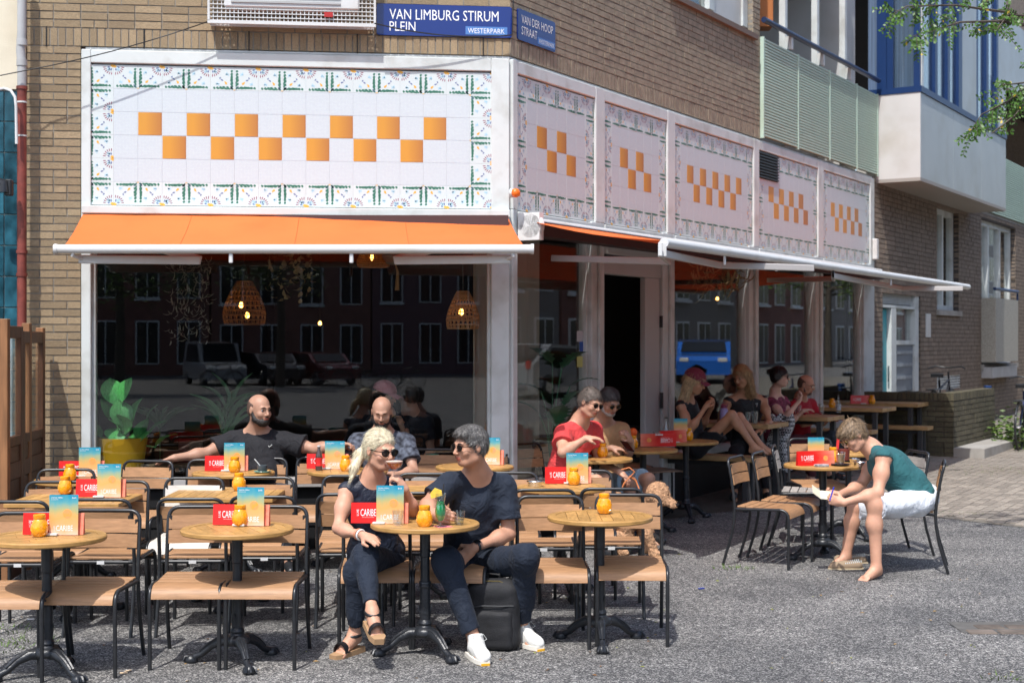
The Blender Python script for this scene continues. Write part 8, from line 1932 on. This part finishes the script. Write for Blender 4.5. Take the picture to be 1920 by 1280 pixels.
# black and white checked scarf over the bench end
b = MB(); R_ = random.Random(9)
sc0 = P(1463, 800, 15.6)
def scarf(u, v): return Vector((.0+.26*(u-.5)+.03*math.sin(v*9), -.05*math.sin(u*9+v*3), .13-.62*v+.02*math.sin(u*14)))
M_chk = bpy.data.materials.new('black_white_check'); M_chk.use_nodes = True; nt = M_chk.node_tree; ck = nt.nodes.new('ShaderNodeTexChecker'); ck.inputs['Scale'].default_value = 42; ck.inputs['Color1'].default_value = (.02, .02, .025, 1); ck.inputs['Color2'].default_value = (.6, .6, .6, 1); tcn = nt.nodes.new('ShaderNodeTexCoord'); nt.links.new(tcn.outputs['Object'], ck.inputs[0]); nt.links.new(ck.outputs[0], nt.nodes['Principled BSDF'].inputs['Base Color'])
tag(MB().slab(scarf, 16, 16, .006).obj('checked_cloth', M_chk, None, 60, loc=sc0), 'black and white checked cloth hanging beside the nearest picnic table', 'scarf')

# ------------------------------------------------------------------ dog
def dog():
    o = Vector(A(1195, 11.6, 0)); root = empty('dog', o, 0, 'curly apricot dog in an orange and black harness behind the chairs', 'dog'); q = lambda px, py, Y: P(px, py, Y)-o; g = lambda px, Y, h: A(px, Y, h)-o
    s = SDF(); a, c = q(1166, 975, 11.62), q(1215, 962, 11.5)
    s.cap(a, c, .085, .10, .05); s.cap(c+Vector((0, 0, .02)), q(1226, 938, 11.45), .075, .065, .05); hd = q(1233, 926, 11.4); E = np.eye(3)
    s.ell(hd, E, (.095, .085, .10), .04); s.cap(hd+Vector((.04, -.03, -.03)), hd+Vector((.115, -.07, -.075)), .045, .034, .03)
    for sg in (-1, 1): s.ell(hd+Vector((.0, sg*.075, -.035)), E, (.035, .022, .075), .02)
    for (hx, hy, tx, ty, Yt) in ((.0, -.05, 1224, 0, 11.42), (-.02, .05, 1205, 0, 11.62)): 
        sh = c+Vector((hx, hy, -.03)); ft = g(tx, Yt, .03); el = Vector((sh.x-.015, ft.y, (sh.z+ft.z)*.55)); s.cap(sh, el, .055, .042, .04); s.cap(el, ft+Vector((0, 0, .03)), .042, .036, .02); s.cap(ft, ft+Vector((.035, -.02, -.005)), .036, .03, .02)
    for (hy, tx, Yt) in ((-.05, 1166, 11.5), (.05, 1150, 11.7)):
        hp = a+Vector((0, hy, -.01)); ft = g(tx, Yt, .03); kn = hp+Vector((.06, 0, -.16)); hk = Vector((ft.x-.05, ft.y, ft.z+.13)); s.cap(hp, kn, .075, .05, .04); s.cap(kn, hk, .045, .034, .02); s.cap(hk, ft, .034, .032, .02); s.cap(ft, ft+Vector((.03, -.02, -.005)), .033, .028, .02)
    s.cap(a, a+Vector((-.07, 0, .10)), .04, .03, .03); s.cap(a+Vector((-.07, 0, .10)), a+Vector((-.03, 0, .19)), .035, .04, .02)
    gr = np.random.RandomState(5); D = gr.normal(size=(6, 3)); D /= np.linalg.norm(D, axis=1)[:, None]
    def curl(X): return .003*sum(np.sin(X@D[i]*(190+30*i)+2*np.sin(X@D[(i+1) % 6]*80)) for i in range(6))/2.2
    s.disp = curl; link('body', hair_mesh('body', s, .0075, hair_vars(mat('apricot_curls', (.47, .27, .15), .95, var=.35, vscale=45, bump=.8, bscale=90)), 7000, lambda c: np.tile(np.array([.3, 0, -.7]), (len(c), 1)), .020, .0016, 4, .9, .9), root)
    nz = hd+Vector((.148, -.09, -.07)); MB().lathe([(.001, -.012), (.014, -.006), (.014, .006), (.001, .012)], 10, nz).obj('nose', M_black, root, 60)
    for sg in (-1, 1): MB().lathe([(.001, -.009), (.009, 0), (.001, .009)], 8, hd+Vector((.075, -.06+sg*.03, .005))).obj('eye', M_lens, root, 60)
    m1 = mat('orange_harness', (.70, .20, .02), .6); hc = q(1215, 960, 11.5)
    b = MB(); b.tube([hc+Vector((.03*math.cos(t)*0, .115*math.cos(t), .02+.125*math.sin(t))) for t in [2*PI*k/16 for k in range(16)]], .016, 6, closed=True); h_ = b.obj('harness', m1, root, 60)
    MB().tube([hc+Vector((.035, .11*math.cos(t), .03+.12*math.sin(t))) for t in [2*PI*k/16 for k in range(16)]], .012, 6, closed=True).obj('harness_trim', M_black, h_, 60)
dog()
le = [P(1180, 892, 11.62), P(1192, 900, 11.6), P(1198, 915, 11.58), P(1202, 935, 11.52), P(1208, 950, 11.48)]; c0 = le[0].copy(); M_lea = mat('orange_leash', (.55, .17, .05), .6)
b = MB(); b.tube([p-c0 for p in le], .006, 6); b.tube([p-c0 for p in (P(1165, 880, 11.62), P(1180, 876, 11.6), P(1190, 884, 11.6), P(1182, 893, 11.6), P(1170, 905, 11.58), P(1165, 918, 11.58), P(1172, 905, 11.6))], .005, 6); tag(b.obj('leash', M_lea, None, 60, loc=c0), 'orange leather leash looped from hand to dog', 'leash')
